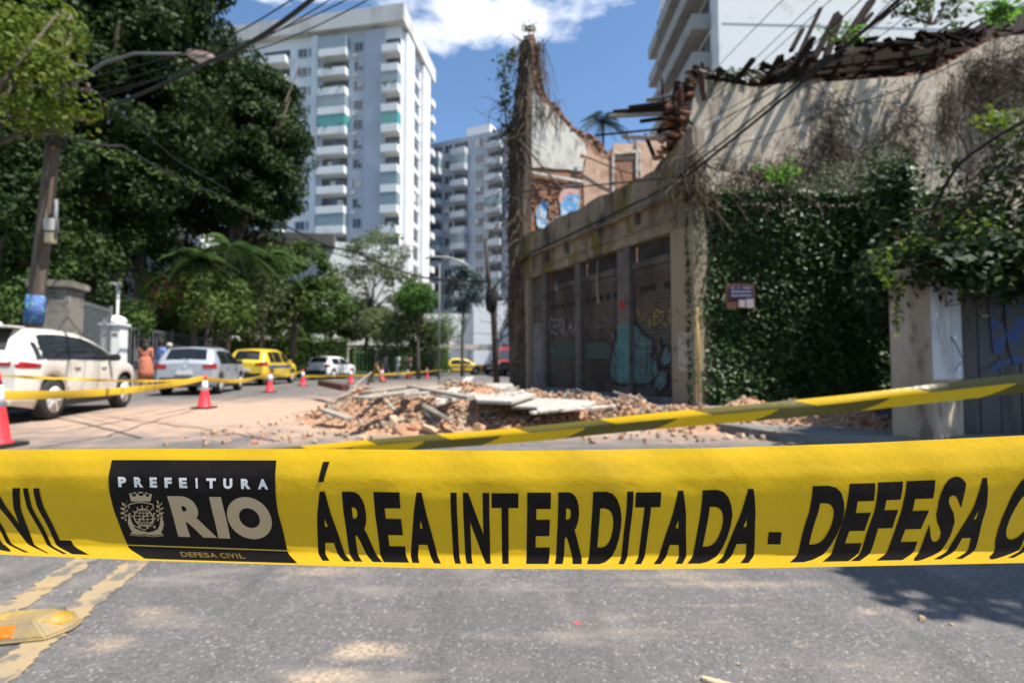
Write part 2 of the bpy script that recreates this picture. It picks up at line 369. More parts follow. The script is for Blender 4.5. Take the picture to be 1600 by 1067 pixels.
def balcony(P, u0, u1, z, parent, dep=1.3, h=1.0, fh=3.05, glaze=None, sides=True, m='slab_white', door='window_glass'):
    b = MB(); b.pbox(P, u0, u1, z - .2, z, .002, dep).pbox(P, u0, u1, z, z + h, dep - .12, dep)
    if sides: b.pbox(P, u0, u0 + .12, z, z + h, .002, dep - .12).pbox(P, u1 - .12, u1, z, z + h, .002, dep - .12)
    bo = b.build('balcony', m, parent, fix=False)
    r = MB(); r.pbox(P, u0 + .15, u1 - .15, z + .02, z + fh - .5, .004, .04); r.build('recess_shade', 'painted_recess', bo, fix=False)  # dark sheet on the wall painted as the shaded balcony interior
    q = MB(); c = (u0 + u1) / 2; q.pbox(P, c - .9, c + .75, z + .05, z + fh - .8, .045, .07); q.build('pane', door, bo, fix=False)
    if random.random() < .35:
        a_ = random.uniform(u0 + .3, u1 - 1.2); MB().pbox(P, a_, a_ + random.uniform(.5, 1.1), z + .1, z + random.uniform(1.2, 2.2), .08, .13).build('curtain', 'curtain', bo, fix=False)
    if random.random() < .22:
        pl_ = MB()
        for _ in range(14): pl_.box(P.pt(random.uniform(u0 + .2, u1 - .2), z + h + random.uniform(-.25, .35), dep + random.uniform(-.2, .08)), (.22, .16, .2), Matrix.Rotation(random.uniform(0, 3), 3, 'X'))
        pl_.build('balcony_plants', 'hill_green', bo, fix=False)['kind'] = 'stuff'
    if glaze:
        g = MB(); g.pbox(P, u0 + .05, u1 - .05, z + h, z + fh - .25, dep - .08, dep - .05)
        if sides: g.pbox(P, u0 + .03, u0 + .06, z + h, z + fh - .25, .01, dep - .08).pbox(P, u1 - .06, u1 - .03, z + h, z + fh - .25, .01, dep - .08)
        g.build('glazing', glaze, bo, fix=False)
def ac_unit(P, u, z, parent):
    MB().pbox(P, u - .4, u + .4, z, z + .55, .01, .45).build('air_conditioner', 'ac_metal', parent, fix=False)
def block(name, P, u0, u1, dep, z0, z1, m, parent=None):
    return MB().pbox(P, u0, u1, z0, z1, -dep, 0).build(name, m, parent)

# tower A: the tall white block over the street
cA = at(626, 30, 77); dA = Vector((-33, 6, 0)).normalized(); PA = Plane(cA, dA); dA2 = Vector((2.2, 18, 0)).normalized(); PA2 = Plane(cA, dA2)
TA = thing('apartment_tower', 'tall white apartment tower with stacked balconies and overhanging roof band', 'apartment tower', (cA.x, cA.y, 0))
LA = 34.0; LA2 = PA2.u(668)
me = MB(); e = Vector((0, 0, 1)); o = Vector((cA.x, cA.y, 0)); me.fbox(o, dA, dA2, e, 0, LA, 0, LA2, 0, 53.2); me.build('wall', 'tower_white', TA)
me = MB(); me.fbox(o, dA, dA2, e, -.9, LA + 1, -1.1, LA2 + 1.2, 53.25, 55.9); me.build('roof_parapet', 'concrete_roof', TA)
me = MB(); me.fbox(o, dA, dA2, e, 8, 20, 4, 14, 55.9, 59); me.build('water_tank_house', 'slab_white', TA)
uA = PA.u
MB().pbox(PA, uA(596), uA(492), 3, 53, .004, .02).build('wall_panel', 'tower_grey', TA, fix=False)
MB().pbox(PA, uA(597), uA(566), 3, 53, .022, .30).build('wall_panel', 'tower_grey', TA, fix=False)
MB().pbox(PA, uA(492), uA(482), 3, 53, .004, .5).build('pilaster', 'tower_white', TA, fix=False)
for k in range(14):
    z = 49.0 - 3.1 * k
    gz = ['clear_glazing', None, None, 'clear_glazing', 'green_glass', None, None, None, None, 'clear_glazing', None, 'clear_glazing', None, None][k]
    balcony(PA, uA(541), uA(498), z, TA, 1.4, .95, 3.1, gz)
    gz2 = [None, None, 'clear_glazing', None, 'green_glass', None, None, 'clear_glazing', 'clear_glazing', None, None, 'clear_glazing', None, None][k]
    balcony(PA, uA(624), uA(598), z - .4, TA, 1.5, .95, 3.1, gz2)
    window(PA, uA(562), uA(549), z + .8, z + 2.2, TA)
    if k in (0, 1, 3, 4, 5, 7, 8): ac_unit(PA, uA(551), z - .25, TA)
    for a, b in ((473, 459), (489, 477)): window(PA, uA(a), uA(b), z + .9, z + 2.2, TA, d=.0)
    balcony(PA, uA(447), uA(402), z - .2, TA, 1.6, .95, 3.1)
    window(PA, uA(392), uA(376), z + .9, z + 2.2, TA)
    uw = PA2.u
    window(PA2, uw(640.5), uw(651), z + .3, z + 2.2, TA, 2)
    MB().pbox(PA2, uw(638.5), uw(653), z - .55, z + .1, .004, .12).build('spandrel', 'slab_white', TA, fix=False)
    balcony(PA2, uw(667.2), uw(668) + 1.5, z - .2, TA, .8, .9, 3.1)
for a, b in ((626, 638), (653.5, 664)): MB().pbox(PA2, PA2.u(a) + .02, PA2.u(b), 2, 53, .004, .7).build('pilaster', 'slab_white', TA, fix=False)

# tower B: the second block further down
cB = at(660, 226, 101); eB = at(815, 190, 92); PB = Plane(cB, (eB - cB)); uB = PB.u; HB = 44.6
TB = thing('apartment_block', 'grey-white apartment block behind the utility pole, seen between tall tower and ruin', 'apartment block', (cB.x, cB.y, 0))
layers('block_grey', (.33, .36, .42), [((.40, .43, .48), .3, .45, .65), ((.25, .26, .29), 1.1, .58, .7, (1, 1, .15))], rough=.8); layers('balcony_cool', (.50, .52, .55), [((.40, .41, .43), .7, .5, .65)], rough=.8)
block('wall', PB, -3, PB.u(815) + 8, 16, 0, HB, 'block_grey', TB)
block('roof_parapet', PB, uB(728), uB(765), 6, HB + .005, HB + 1.6, 'slab_white', TB)
for k in range(13):
    z = HB - 3.2 - 3.05 * k
    for a, b in ((663, 690), (708, 731), (762, 786)): balcony(PB, uB(a), uB(b), z - .3, TB, 1.5, 1.0, 3.05, 'clear_glazing' if (k * 7 + a) % 5 == 0 else None, m='balcony_cool')
    for a, b in ((694, 706), (743, 755)): window(PB, uB(a), uB(b), z + .6, z + 2.2, TB)
    window(PB, uB(789), uB(796), z + 1.3, z + 1.9, TB, 0)

# tower C: close white block behind the ruin, balconied side in shade
cC = at(1123, 60, 38); PC = Plane(cC, (1, .04, 0)); dC = (at(1031, 60, 54) - cC); PC2 = Plane(cC, dC)
TC = thing('apartment_building', 'white apartment building with shaded balconies rising behind the collapsed roof', 'apartment building', (cC.x, cC.y, 0))
me = MB(); d1 = Vector((1, .04, 0)).normalized(); d2 = Vector((dC.x, dC.y, 0)).normalized(); oC = Vector((cC.x, cC.y, 0)); L2 = Vector((dC.x, dC.y, 0)).length
me.fbox(oC, d1, d2, e, 0, 34, 0, L2, 0, 40); me.build('wall', 'slab_white', TC)
for zz in [at(1300, y, 38).z for y in (36, -60, 132)]: MB().pbox(PC, .3, 33, zz - .05, zz + .05, .004, .03).build('floor_joint', 'rail', TC, fix=False)
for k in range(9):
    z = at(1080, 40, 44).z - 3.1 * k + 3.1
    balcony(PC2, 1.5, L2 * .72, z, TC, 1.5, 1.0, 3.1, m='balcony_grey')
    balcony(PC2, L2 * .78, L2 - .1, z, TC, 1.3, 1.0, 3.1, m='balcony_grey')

# low white buildings at the foot of the towers
WH = thing('white_hall', 'low blank white hall with flat pale canopy, at the foot of the distant block', 'building', tuple(at(720, 575, 60) * Vector((1, 1, 0)) if False else (at(720, 575, 60).x, at(720, 575, 60).y, 0)))
PH = Plane(at(665, 500, 58), (1, .05, 0)); 
block('wall', PH, 0, 10.2, 8, 0, at(700, 490, 58).z, 'slab_white', WH)
PH2 = Plane(at(740, 500, 56), (1, .1, 0)); block('wall', PH2, 0, 6, 6, 0, at(700, 470, 56).z, 'tower_white', WH)
PK = Plane(at(686, 550, 48), (1, 0, 0)); me = MB(); me.pbox(PK, 0, 5.6, at(0, 546, 48).z, at(0, 538, 48).z, -2.5, 0); me.build('canopy', 'concrete_roof', WH)
for u in (.3, 2.7, 5.2): MB().pbox(PK, u, u + .2, 0, at(0, 546, 48).z - .003, -.5, -.2).build('canopy_post', 'window_frame', WH)
HW = thing('white_house', 'white building with dark flat roof slab behind the garden trees', 'building', (at(560, 560, 44).x, 44, 0))
PW = Plane(at(519, 450, 44), (1, .2, 0)); block('wall', PW, -8, 6.5, 8, 0, at(560, 378, 44).z, 'slab_white', HW)
layers('dark_roof', (.09, .085, .08), rough=.8); me = MB(); me.pbox(PW, -9, .2, at(519, 388, 44).z, at(519, 371, 44).z, -7, 1.2); me.build('roof', 'dark_roof', HW)
HV = thing('garden_villa', 'white villa with balcony glimpsed between the dark tree trunks', 'house', (at(235, 560, 44).x, 44, 0))
PV = Plane(at(205, 450, 44), (1, .1, 0)); block('wall', PV, -5, 4.5, 6, 0, at(240, 318, 44).z, 'slab_white', HV)
balcony(PV, .6, 3.6, at(230, 372, 44).z, HV, 1.5, 1.0, 3, m='slab_white'); window(PV, -3.5, -2.2, at(150, 360, 44).z, at(150, 340, 44).z, HV)
layers('clay_roof', (.35, .14, .07), rough=.8); MB().pbox(PV, -5.3, -1, at(150, 335, 44).z, at(150, 330, 44).z, -2, 1).build('roof', 'clay_roof', HV)
# ------------------------------------------------------------------ the ruined house
layers('ruin_brick', (.30, .15, .085), [((.20, .11, .07), 2.2, .42, .6), ((.42, .30, .21), 3.5, .55, .7)], rough=.95, bump=.8, bscale=18)
layers('old_plaster', (.43, .36, .275), [((.27, .225, .17), 1.1, .45, .62, (1, 1, .35)), ((.12, .095, .07), 1.9, .53, .68, (1, 1, .25)), ((.52, .50, .46), 3.0, .58, .7)], rough=.9, bump=.4, bscale=14)
layers('gable_plaster', (.56, .54, .48), [((.42, .40, .35), 1.6, .45, .65), ((.17, .155, .13), 1.1, .60, .66), ((.25, .23, .2), 4, .6, .72, (1, 1, .3))], rough=.9, bump=.3, bscale=14)
layers('peach_plaster', (.50, .33, .23), [((.38, .23, .16), 2, .5, .65), ((.55, .44, .36), 3.3, .58, .7)], rough=.9, bump=.3, bscale=14)
layers('mossy_cement', (.24, .19, .135), [((.07, .052, .037), .9, .46, .64, (1, 1, .4)), ((.10, .08, .06), 6, .52, .66, (1, 1, .12)), ((.30, .25, .18), 1.0, .5, .66, (1, 1, .5)), ((.14, .12, .02), 1.3, .5, .62, (1, 1, .6)), ((.06, .05, .04), 2.4, .56, .68, (1, 1, .3))], rough=.95, bump=.5, bscale=12)
layers('pier_stone', (.09, .065, .045), [((.17, .13, .09), 2.2, .5, .65, (1, 1, .15)), ((.04, .03, .02), 5, .5, .62)], rough=.95, bump=.8, bscale=10)
layers('beige_pier', (.27, .21, .14), [((.28, .22, .15), 2, .45, .65, (1, 1, .3)), ((.13, .11, .07), 3, .6, .7)], rough=.9, bump=.3)
layers('shutter_steel', (.112, .092, .078), [((.068, .050, .039), 1.6, .45, .6, (1, 1, .3)), ((.15, .115, .09), 3, .58, .7), ((.13, .06, .03), 5, .62, .7, (1, 1, .4))], rough=.65, metal=.15)
layers('post_steel', (.13, .11, .10), [((.08, .065, .055), 3, .5, .65)], rough=.6, metal=.15)
layers('dark_void', (.02, .018, .016), rough=.9)
layers('charred_wood', (.026, .018, .014), [((.06, .04, .03), 6, .55, .68), ((.02, .015, .012), 9, .5, .6)], rough=1, bump=.6, bscale=25, obj=True, spec=.08)
layers('rusty_wood', (.085, .038, .022), [((.04, .022, .014), 6, .5, .62), ((.15, .08, .05), 9, .6, .7)], rough=.9, bump=.5, bscale=25, obj=True)
layers('grey_wood', (.33, .29, .24), [((.22, .18, .14), 5, .45, .6, (.3, 4, 4)), ((.42, .38, .33), 8, .58, .7)], rough=.85, bump=.4, bscale=30, obj=True)
layers('white_wood', (.52, .48, .42), [((.30, .25, .20), 6, .46, .62), ((.40, .28, .2), 2, .55, .7)], rough=.8, obj=True)
layers('brick_piece', (.33, .13, .06), [((.20, .09, .055), 6, .45, .6), ((.38, .27, .19), 9, .55, .7)], rough=.95, bump=.5, bscale=40, obj=True, rnd=.35)
layers('graffiti_blue', (.10, .30, .55), [((.45, .55, .62), 2.5, .5, .6)], rough=.7)
layers('graffiti_pink', (.55, .32, .28), rough=.8)
layers('graffiti_teal', (.06, .15, .145), [((.085, .19, .185), 3, .5, .6)], rough=.7)
layers('graffiti_teal_slats', (.06, .15, .145), [((.085, .19, .185), 3, .5, .6)], rough=.7)
layers('graffiti_darkteal', (.03, .085, .07), rough=.7)
layers('graffiti_black', (.015, .014, .014), rough=.7)
layers('graffiti_white', (.42, .41, .39), rough=.8)
layers('graffiti_faint', (.20, .175, .16), rough=.8)
layers('graffiti_yellow', (.36, .28, .03), rough=.7)
def slat_gaps(name):
    # spray paint misses the shadowed joints between the shutter slats
    m = MATS[name]; nt = m.node_tree; b = nt.nodes['Principled BSDF']; l = b.inputs['Base Color'].links[0].from_socket
    g = nt.nodes.new('ShaderNodeNewGeometry'); s = nt.nodes.new('ShaderNodeSeparateXYZ'); nt.links.new(g.outputs['Position'], s.inputs[0])
    a = nt.nodes.new('ShaderNodeMath'); a.operation = 'MULTIPLY_ADD'; a.inputs[1].default_value = 33 / 2.96; a.inputs[2].default_value = -.26 * 33 / 2.96; nt.links.new(s.outputs[2], a.inputs[0])
    f = nt.nodes.new('ShaderNodeMath'); f.operation = 'FRACT'; nt.links.new(a.outputs[0], f.inputs[0])
    c = nt.nodes.new('ShaderNodeMath'); c.operation = 'PINGPONG'; c.inputs[1].default_value = .5; nt.links.new(f.outputs[0], c.inputs[0])
    r = ramp(nt, c.outputs[0], .20, .06); n_ = ramp(nt, noise_node(nt, 9, None, 8), .50, .60); mx_ = nt.nodes.new('ShaderNodeMath'); mx_.operation = 'MAXIMUM'; nt.links.new(r, mx_.inputs[0]); nt.links.new(n_, mx_.inputs[1])
    x = nt.nodes.new('ShaderNodeMixRGB'); nt.links.new(mx_.outputs[0], x.inputs[0]); nt.links.new(l, x.inputs[1]); x.inputs[2].default_value = (.07, .055, .045, 1); nt.links.new(x.outputs[0], b.inputs['Base Color'])
layers('graffiti_red', (.35, .03, .02), rough=.7)
layers('vine_wood', (.075, .052, .035), [((.13, .10, .07), 4, .5, .65)], rough=.95)
layers('vine_dry', (.16, .12, .08), [((.09, .065, .045), 3, .5, .65)], rough=.95)
leafmat('leaf_ivy', (.045, .095, .022), (.078, .15, .036), (.13, .19, .07), rough=.45, spec=.4, trans=.2, sc_=2.5)
leafmat('leaf_bright', (.15, .32, .03), (.10, .24, .03), trans=.45, sc_=4)
leafmat('leaf_grey', (.10, .14, .06), (.15, .18, .09), trans=.25)
for n_ in ('graffiti_teal_slats', 'graffiti_darkteal', 'graffiti_yellow', 'graffiti_white', 'graffiti_faint'): slat_gaps(n_)
RH = thing('ruined_house', 'ruined old house with roller shutters, mossy parapet and a tall broken gable', 'ruined house', (1.9, 14.5, 0))
fu = FP.u
def fz(px, py): return FP.uz(px, py)
ZT = 5.5; ZL = 3.93
U0, U1 = fu(1086), fu(814)
def fw(name, m, u0, u1, z0, z1, d0, d1, parent=RH, bevel=0): return MB().pbox(FP, min(u0, u1), max(u0, u1), z0, z1, d0, d1).build(name, m, parent, bevel=bevel)
# lintel and parapet with an uneven broken top
top = [(U0, ZL), (U1, ZL)]; k = 34
for i in range(k + 1):
    u = U1 + (U0 - U1) * i / k; zz = ZT + .03 * math.sin(i * .7) + random.uniform(-.05, .05) + (.55 * max(0, 1 - (u - U0) / 1.2) if u - U0 < 1.2 else 0); top.append((u, zz))
MB().prism(top, FP, -.35, 0).build('parapet', 'mossy_cement', RH)
fw('cornice', 'mossy_cement', U0 + .35, U1 - .05, 4.62, 4.70, .003, .14, bevel=.015)
fw('cornice', 'mossy_cement', U0 + .5, U1 - 2.0, 4.18, 4.22, .003, .06)
for uu, zz in ((1.1, 4.35), (2.7, 4.5), (4.4, 4.3), (5.6, 4.2)): fw('iron_bracket', 'post_steel', uu, uu + .05, zz, zz + .35, .003, .16)
fw('pier', 'beige_pier', U0, fu(1049), .10, ZL - .003, -.35, 0)
fw('pier', 'beige_pier', fu(826), U1, .10, ZL - .003, -.35, 0)
fw('threshold', 'pavement', fu(1049) + .003, fu(826) - .003, .0, .24, -.35, -.02)
PIERS = [(fu(982), fu(963)), (fu(905), fu(897)), (fu(851), fu(845))]
for a, b in PIERS: fw('door_post', 'post_steel', a, b, .24, ZL - .003, -.28, -.03, bevel=.01)
fw('side_wall', 'old_plaster', U0 + .02, U0 + .35, .1, ZT - .3, -7, -.36)
fw('inner_back_wall', 'ruin_brick', U0 + .4, U1 - .1, .1, 4.6, -4.0, -3.8)
# bays
BAYS = [(fu(1049), PIERS[0][0]), (PIERS[0][1], PIERS[1][0]), (PIERS[1][1], PIERS[2][0])]
slat_me = {}
for bi, (a, b) in enumerate(BAYS):
    fw('backing', 'dark_void', a + .01, b - .01, .25, ZL - .01, -.34, -.30)
    zt = 3.22
    sh = fw('roller_shutter', 'shutter_steel', a + .004, b - .004, .245, zt + .10, -.26, -.19)
    n = 33; hh = (zt - .26) / n
    holes = [] if bi == 2 else [26, 27]
    for r in range(n):
        z0 = .26 + r * hh
        me = MB(); prof = [(0, -.195), (.12, -.178), (.35, -.157), (.6, -.150), (.82, -.160), (.94, -.18), (1, -.195)]
        rows = [[FP.pt(uu, z0 + f * hh, dd) for uu in (a + .01, b - .01)] for f, dd in prof]
        me.grid(rows).build('slat', 'shutter_steel', sh, fix=False)
    # ventilation slots near the top of the shutter
    nv = 5
    for q in range(nv):
        c = a + (b - a) * (q + .7) / (nv + .4)
        if bi == 0 and q not in (0, 2, 3): continue
        fw('vent_slot', 'dark_void', c - .08, c + (.10 if bi else .2), 2.72, 2.86, -.2, -.146, sh)
    fw('shutter_box', 'shutter_steel', a + .004, b - .004, zt + .105, zt + .28, -.26, -.12, bevel=.01)
    nb = 14
    for q in range(nb + 1):
        c = a + .05 + (b - a - .1) * q / nb; fw('transom_bar', 'post_steel', c - .012, c + .012, zt + .285, ZL - .01, -.22, -.19)
a, b = PIERS[2][1], fu(826)
layers('grey_door', (.19, .185, .18), [((.12, .11, .105), 2, .45, .6)], rough=.7)
fw('side_door', 'grey_door', a + .004, b - .004, .245, 2.35, -.26, -.16, bevel=.008)
fw('transom_panel', 'shutter_steel', a + .004, b - .004, 2.37, ZL - .01, -.26, -.18)
fw('transom_panel', 'post_steel', a + .004, b - .004, 2.95, 3.05, -.175, -.14)
# graffiti: flat paint just proud of the slats
def paint(name, pts, m, d=-.142, parent=RH, P=FP, post=False):
    q = [P.uz(*p) for p in pts]; return MB().add([P.pt(u, z, d) for u, z in q], [tuple(range(len(q)))]).build(name, m, parent, fix=False)
# the tag's body wraps the post, so it is painted on both
teal1 = [(963, 508), (948, 560), (946, 590), (952, 596), (963, 598)]; teal2 = [(963.2, 507), (981.6, 506), (981.6, 597), (963.2, 597)]
teal3 = [(982.5, 506), (990, 512), (996, 524), (1004, 528), (1012, 533), (1012, 552), (1007, 556), (1018, 566), (1020, 590), (1010, 594), (997, 597), (982.5, 597)]
for t_, dd in ((teal1, -.142), (teal2, -.026), (teal3, -.142)): paint('graffiti', t_, 'graffiti_teal' if dd > -.1 else 'graffiti_teal_slats', dd)
paint('graffiti', [(1027, 548), (1035, 541), (1040, 550), (1040, 565), (1032, 572), (1025, 566)], 'graffiti_teal_slats', -.140)
paint('graffiti', [(1016, 582), (1024, 580), (1033, 580), (1034, 596), (1025, 612), (1016, 604)], 'graffiti_teal_slats', -.140)
paint('graffiti', [(997, 590), (1010, 588), (1009, 606), (1002, 608), (998, 600)], 'graffiti_teal_slats', -.140)
def stroke(pts, w_, m, d=-.139, P=FP, name='graffiti', parent=RH):
    q = [P.uz(*p) for p in pts]; mb = MB(); rows = []
    for i, (u, z) in enumerate(q):
        a = q[max(i - 1, 0)]; b = q[min(i + 1, len(q) - 1)]; t = Vector((b[0] - a[0], b[1] - a[1])); t = t.normalized() if t.length > 1e-6 else Vector((1, 0)); n = Vector((-t.y, t.x)) * w_ / 2
        rows.append([P.pt(u + n.x, z + n.y, d), P.pt(u - n.x, z - n.y, d)])
    return mb.grid(rows).build(name, m, parent, fix=False)
stroke([(963, 506), (955, 520), (948, 560), (944, 582), (946, 594), (963, 601)], .07, 'graffiti_black'); stroke([(963.2, 602), (972, 602), (981.6, 601)], .06, 'graffiti_black', -.024)
stroke([(982.5, 504), (992, 512), (1000, 522), (1012, 530), (1015, 548), (1008, 556)], .06, 'graffiti_black'); stroke([(982.5, 602), (1000, 603), (1013, 596), (1022, 584)], .06, 'graffiti_black')
stroke([(1024, 528), (1028, 545), (1022, 565), (1024, 578)], .09, 'graffiti_black', -.137)
stroke([(1026, 548), (1035, 538), (1042, 550), (1041, 566), (1032, 575), (1025, 567)], .05, 'graffiti_black', -.137)
stroke([(1014, 580), (1012, 600), (1024, 616), (1036, 598), (1036, 580)], .05, 'graffiti_black', -.137)
for x in (1003, 1010): stroke([(x, 540), (x + 2, 560), (x - 2, 588)], .03, 'graffiti_black', -.137)
paint('graffiti', [(853, 536), (893, 534), (893, 556), (880, 562), (853, 560)], 'graffiti_darkteal')
paint('graffiti', [(908, 536), (938, 534), (948, 540), (948, 560), (908, 562)], 'graffiti_darkteal')
stroke([(967, 470), (970, 482), (974, 482), (974, 474), (968, 472)], .09, 'graffiti_red', -.024); stroke([(969, 490), (970, 506)], .035, 'graffiti_yellow', -.024)
def scrawl(letters, x0, y0, x1, y1, m, wd, d=-.136):
    """each letter a list of strokes in a unit box, y down"""
    n = len(letters)
    for i, L in enumerate(letters):
        for st in L:
            stroke([(x0 + (x1 - x0) * (i + .08 + p[0] * .84) / n, y0 + (y1 - y0) * p[1] + (i % 2) * 2) for p in st], wd, m, d)
LT = {'C': [[(1, .1), (.4, 0), (0, .5), (.4, 1), (1, .85)]], 'E': [[(1, 0), (0, .05), (0, 1), (1, .95)], [(0, .5), (.8, .5)]], 'G': [[(1, .1), (.3, 0), (0, .5), (.3, 1), (1, .9), (1, .5), (.6, .5)]],
      'A': [[(0, 1), (.5, 0), (1, 1)], [(.2, .6), (.8, .6)]], 'Z': [[(0, 0), (1, 0), (0, 1), (1, 1)]], 'V': [[(0, 0), (.5, 1), (1, 0)]], 'I': [[(.5, 0), (.5, 1)]], 'B': [[(0, 0), (0, 1), (.9, .8), (.3, .5), (.9, .2), (0, 0)]],
      'U': [[(0, 0), (0, .8), (.5, 1), (1, .8), (1, 0)]], 'L': [[(0, 0), (0, 1), (1, 1)]], 'T': [[(0, 0), (1, 0)], [(.5, 0), (.5, 1)]], 'R': [[(0, 1), (0, 0), (.9, .15), (.9, .4), (0, .5), (1, 1)]], 'O': [[(.5, 0), (0, .5), (.5, 1), (1, .5), (.5, 0)]]}
scrawl([LT[c] for c in 'CEOLAZ'], 852, 497, 896, 520, 'graffiti_white', .035); scrawl([LT[c] for c in 'VIBU'], 988, 482, 1040, 507, 'graffiti_yellow', .05)
scrawl([LT[c] for c in 'UACT'], 910, 496, 941, 512, 'graffiti_faint', .03); scrawl([LT[c] for c in 'OZIR'], 857, 570, 884, 584, 'graffiti_faint', .03)
stroke([(951, 522), (953, 536), (956, 544)], .02, 'graffiti_white', -.136); stroke([(856, 548), (859, 548)], .03, 'graffiti_white', -.136)
# torn strips hanging from the lintel
for px, y0, y1 in ((932, 408, 474), (868, 438, 455)):
    u, _ = fz(px, 440); z0 = fz(px, y0)[1]; z1 = fz(px, y1)[1]
    MB().tube([FP.pt(u, z0, -.05), FP.pt(u + .03, (z0 + z1) / 2, -.02), FP.pt(u - .04, z1, -.03)], [.012, .02, .03], 5).build('hanging_strip', 'grey_wood', RH)
# ---- gable: inner face of the far party wall
GO = FP.pt(fu(818), 0, 0); GDIR = Vector((FD.y, -FD.x, 0)); GDIR = GDIR if GDIR.x > 0 else -GDIR; GP = Plane(GO, GDIR)
def gq(pts): return [GP.uz(*p) for p in pts]
edge = [(819, 60), (834, 52), (842, 80), (844, 112), (850, 140), (860, 158), (872, 166), (884, 184), (897, 200), (912, 209), (926, 212), (940, 226), (950, 240)]
outl = [(819, 620)] + edge + [(958, 232), (990, 222), (1040, 216), (1062, 232), (1075, 330), (1075, 620)]
gw = MB().prism(gq(outl), GP, -.45, 0).build('gable_wall', 'ruin_brick', RH)
def panel(name, pts, m, d0=.003, d1=.05, jag=.05):
    q = gq(pts); r = []
    for i in range(len(q)):
        a = q[i]; b = q[(i + 1) % len(q)]; L = math.hypot(b[0] - a[0], b[1] - a[1]); n = max(1, int(L / .3))
        for j in range(n): r.append((a[0] + (b[0] - a[0]) * j / n + random.uniform(-jag, jag), a[1] + (b[1] - a[1]) * j / n + random.uniform(-jag, jag)))
    return MB().prism(r, GP, d0, d1).build(name, m, gw)
panel('plaster_panel', [(820, 262), (820, 122), (826, 112), (832, 128), (836, 148), (856, 166), (868, 180), (884, 196), (900, 212), (912, 224), (915, 240), (909, 268)], 'gable_plaster', jag=.04)
panel('plaster_panel', [(910, 268), (917, 226), (928, 244), (934, 246), (956, 252), (955, 330), (910, 345)], 'peach_plaster')
panel('plaster_panel', [(958, 250), (958, 226), (1040, 220), (1060, 236), (1060, 330), (1000, 330), (998, 250)], 'peach_plaster')
panel('plaster_panel', [(872, 312), (880, 290), (905, 285), (905, 325), (880, 335)], 'graffiti_pink')
paint('graffiti', [(836, 330), (846, 314), (856, 318), (852, 340), (862, 355), (850, 370), (838, 352)], 'graffiti_blue', .055, RH, GP)
paint('graffiti', [(874, 322), (884, 306), (904, 304), (903, 330), (888, 336), (876, 338)], 'graffiti_blue', .055, RH, GP)
stroke([(840, 322), (842, 340), (862, 352)], .10, 'graffiti_white', .06, GP); stroke([(868, 340), (886, 338)], .05, 'graffiti_blue', .06, GP)
u0, z0 = GP.uz(820, 268); u1, _ = GP.uz(908, 268); MB().pbox(GP, u0 + .02, u1, z0 - .1, z0, .052, .14).build('ledge', 'gable_plaster', gw)
# window frame left standing in the inner wall
for q in ([(955, 240), (955, 330)], [(955, 242), (998, 238)], [(992, 222), (992, 280)], [(997, 240), (997, 270)]):
    a, b = [GP.pt(*GP.uz(*p), .10) for p in q]; MB().bar(a, b, .10, .10).build('window_frame_timber', 'white_wood', RH)
MB().prism(gq([(958, 246), (994, 244), (994, 322), (958, 322)]), GP, .004, .03).build('exposed_brick', 'ruin_brick', gw)
# exposed bricks: courses under the ledge and along the broken slope
bm_ = MB().box((0, 0, 0), (.24, .11, .075)).mesh('brick')
bms = bmesh.new(); bms.from_mesh(bm_); bmesh.ops.bevel(bms, geom=bms.edges[:], offset=.012, segments=1, affect='EDGES'); bms.to_mesh(bm_); bms.free(); bm_.materials.append(MATS['brick_piece'])
GROT = math.atan2(GP.d.y, GP.d.x)
def brick(P, u, z, d, rot=0, tilt=0, parent=None, sc_=1.0):
    o = link('brick', bm_, None, parent); o.location = P.pt(u, z, d); o.rotation_euler = (0, tilt, math.atan2(P.d.y, P.d.x) + rot); o.scale = [sc_ * .85 * random.uniform(.7, 1.1) for _ in range(3)]; return o
nb = 0
ul, zl = GP.uz(822, 275); ur, _ = GP.uz(905, 275); zb = GP.uz(840, 372)[1]; rows = int((zl - zb) / .1)
for r in range(rows):
    u = ul + (r % 2) * .13
    while u < ur:
        x = u; z = zl - .1 - r * .1
        if random.random() < .55: brick(GP, x, z, random.uniform(-.04, .02), parent=gw); nb += 1
        u += .28
for a, b in zip(edge[1:-1], edge[2:]):
    (ua, za), (ub, zb_) = GP.uz(*a), GP.uz(*b); L = math.hypot(ub - ua, zb_ - za); n = int(L / .11)
    for j in range(n):
        f = j / n
        for dd in (-.1, -.3, .0): brick(GP, ua + (ub - ua) * f - random.uniform(.0, .18), za + (zb_ - za) * f - random.uniform(-.03, .1), dd + random.uniform(-.06, .06), random.uniform(-.2, .2), random.uniform(-.15, .15), gw)
# ---- corner pier: what is left of the street front above the garage
me = MB(); prof = []
uA_, uB_ = fu(819.5), fu(796)
rng = random.Random(3)
zs = [0.1, 1.5, 3, 4.5, 6, 7.3, 8.5, 9.6, 10.6, 11.4, 12.0, 12.5]
left = [797, 797, 798, 798, 797, 796, 797, 799, 803, 809, 815, 820]; right = [820, 820, 820, 820, 820, 821, 822, 824, 827, 830, 830, 827]
ringp = []
for z, l, r in zip(zs, left, right):
    ul_, ur_ = FP.u(r), FP.u(l); p = []
    for (uu, dd) in ((ul_, .06), (ul_ + (ur_ - ul_) * .33, .14), (ul_ + (ur_ - ul_) * .66, .12), (ur_, .05), (ur_, -.5 + .03 * z), ((ul_ + ur_) / 2, -.55 + .035 * z), (ul_, -.5 + .03 * z)):
        p.append(FP.pt(uu + rng.uniform(-.07, .07), z + rng.uniform(-.12, .12) * (z > 1), dd + rng.uniform(-.06, .06)))
    ringp.append(p)
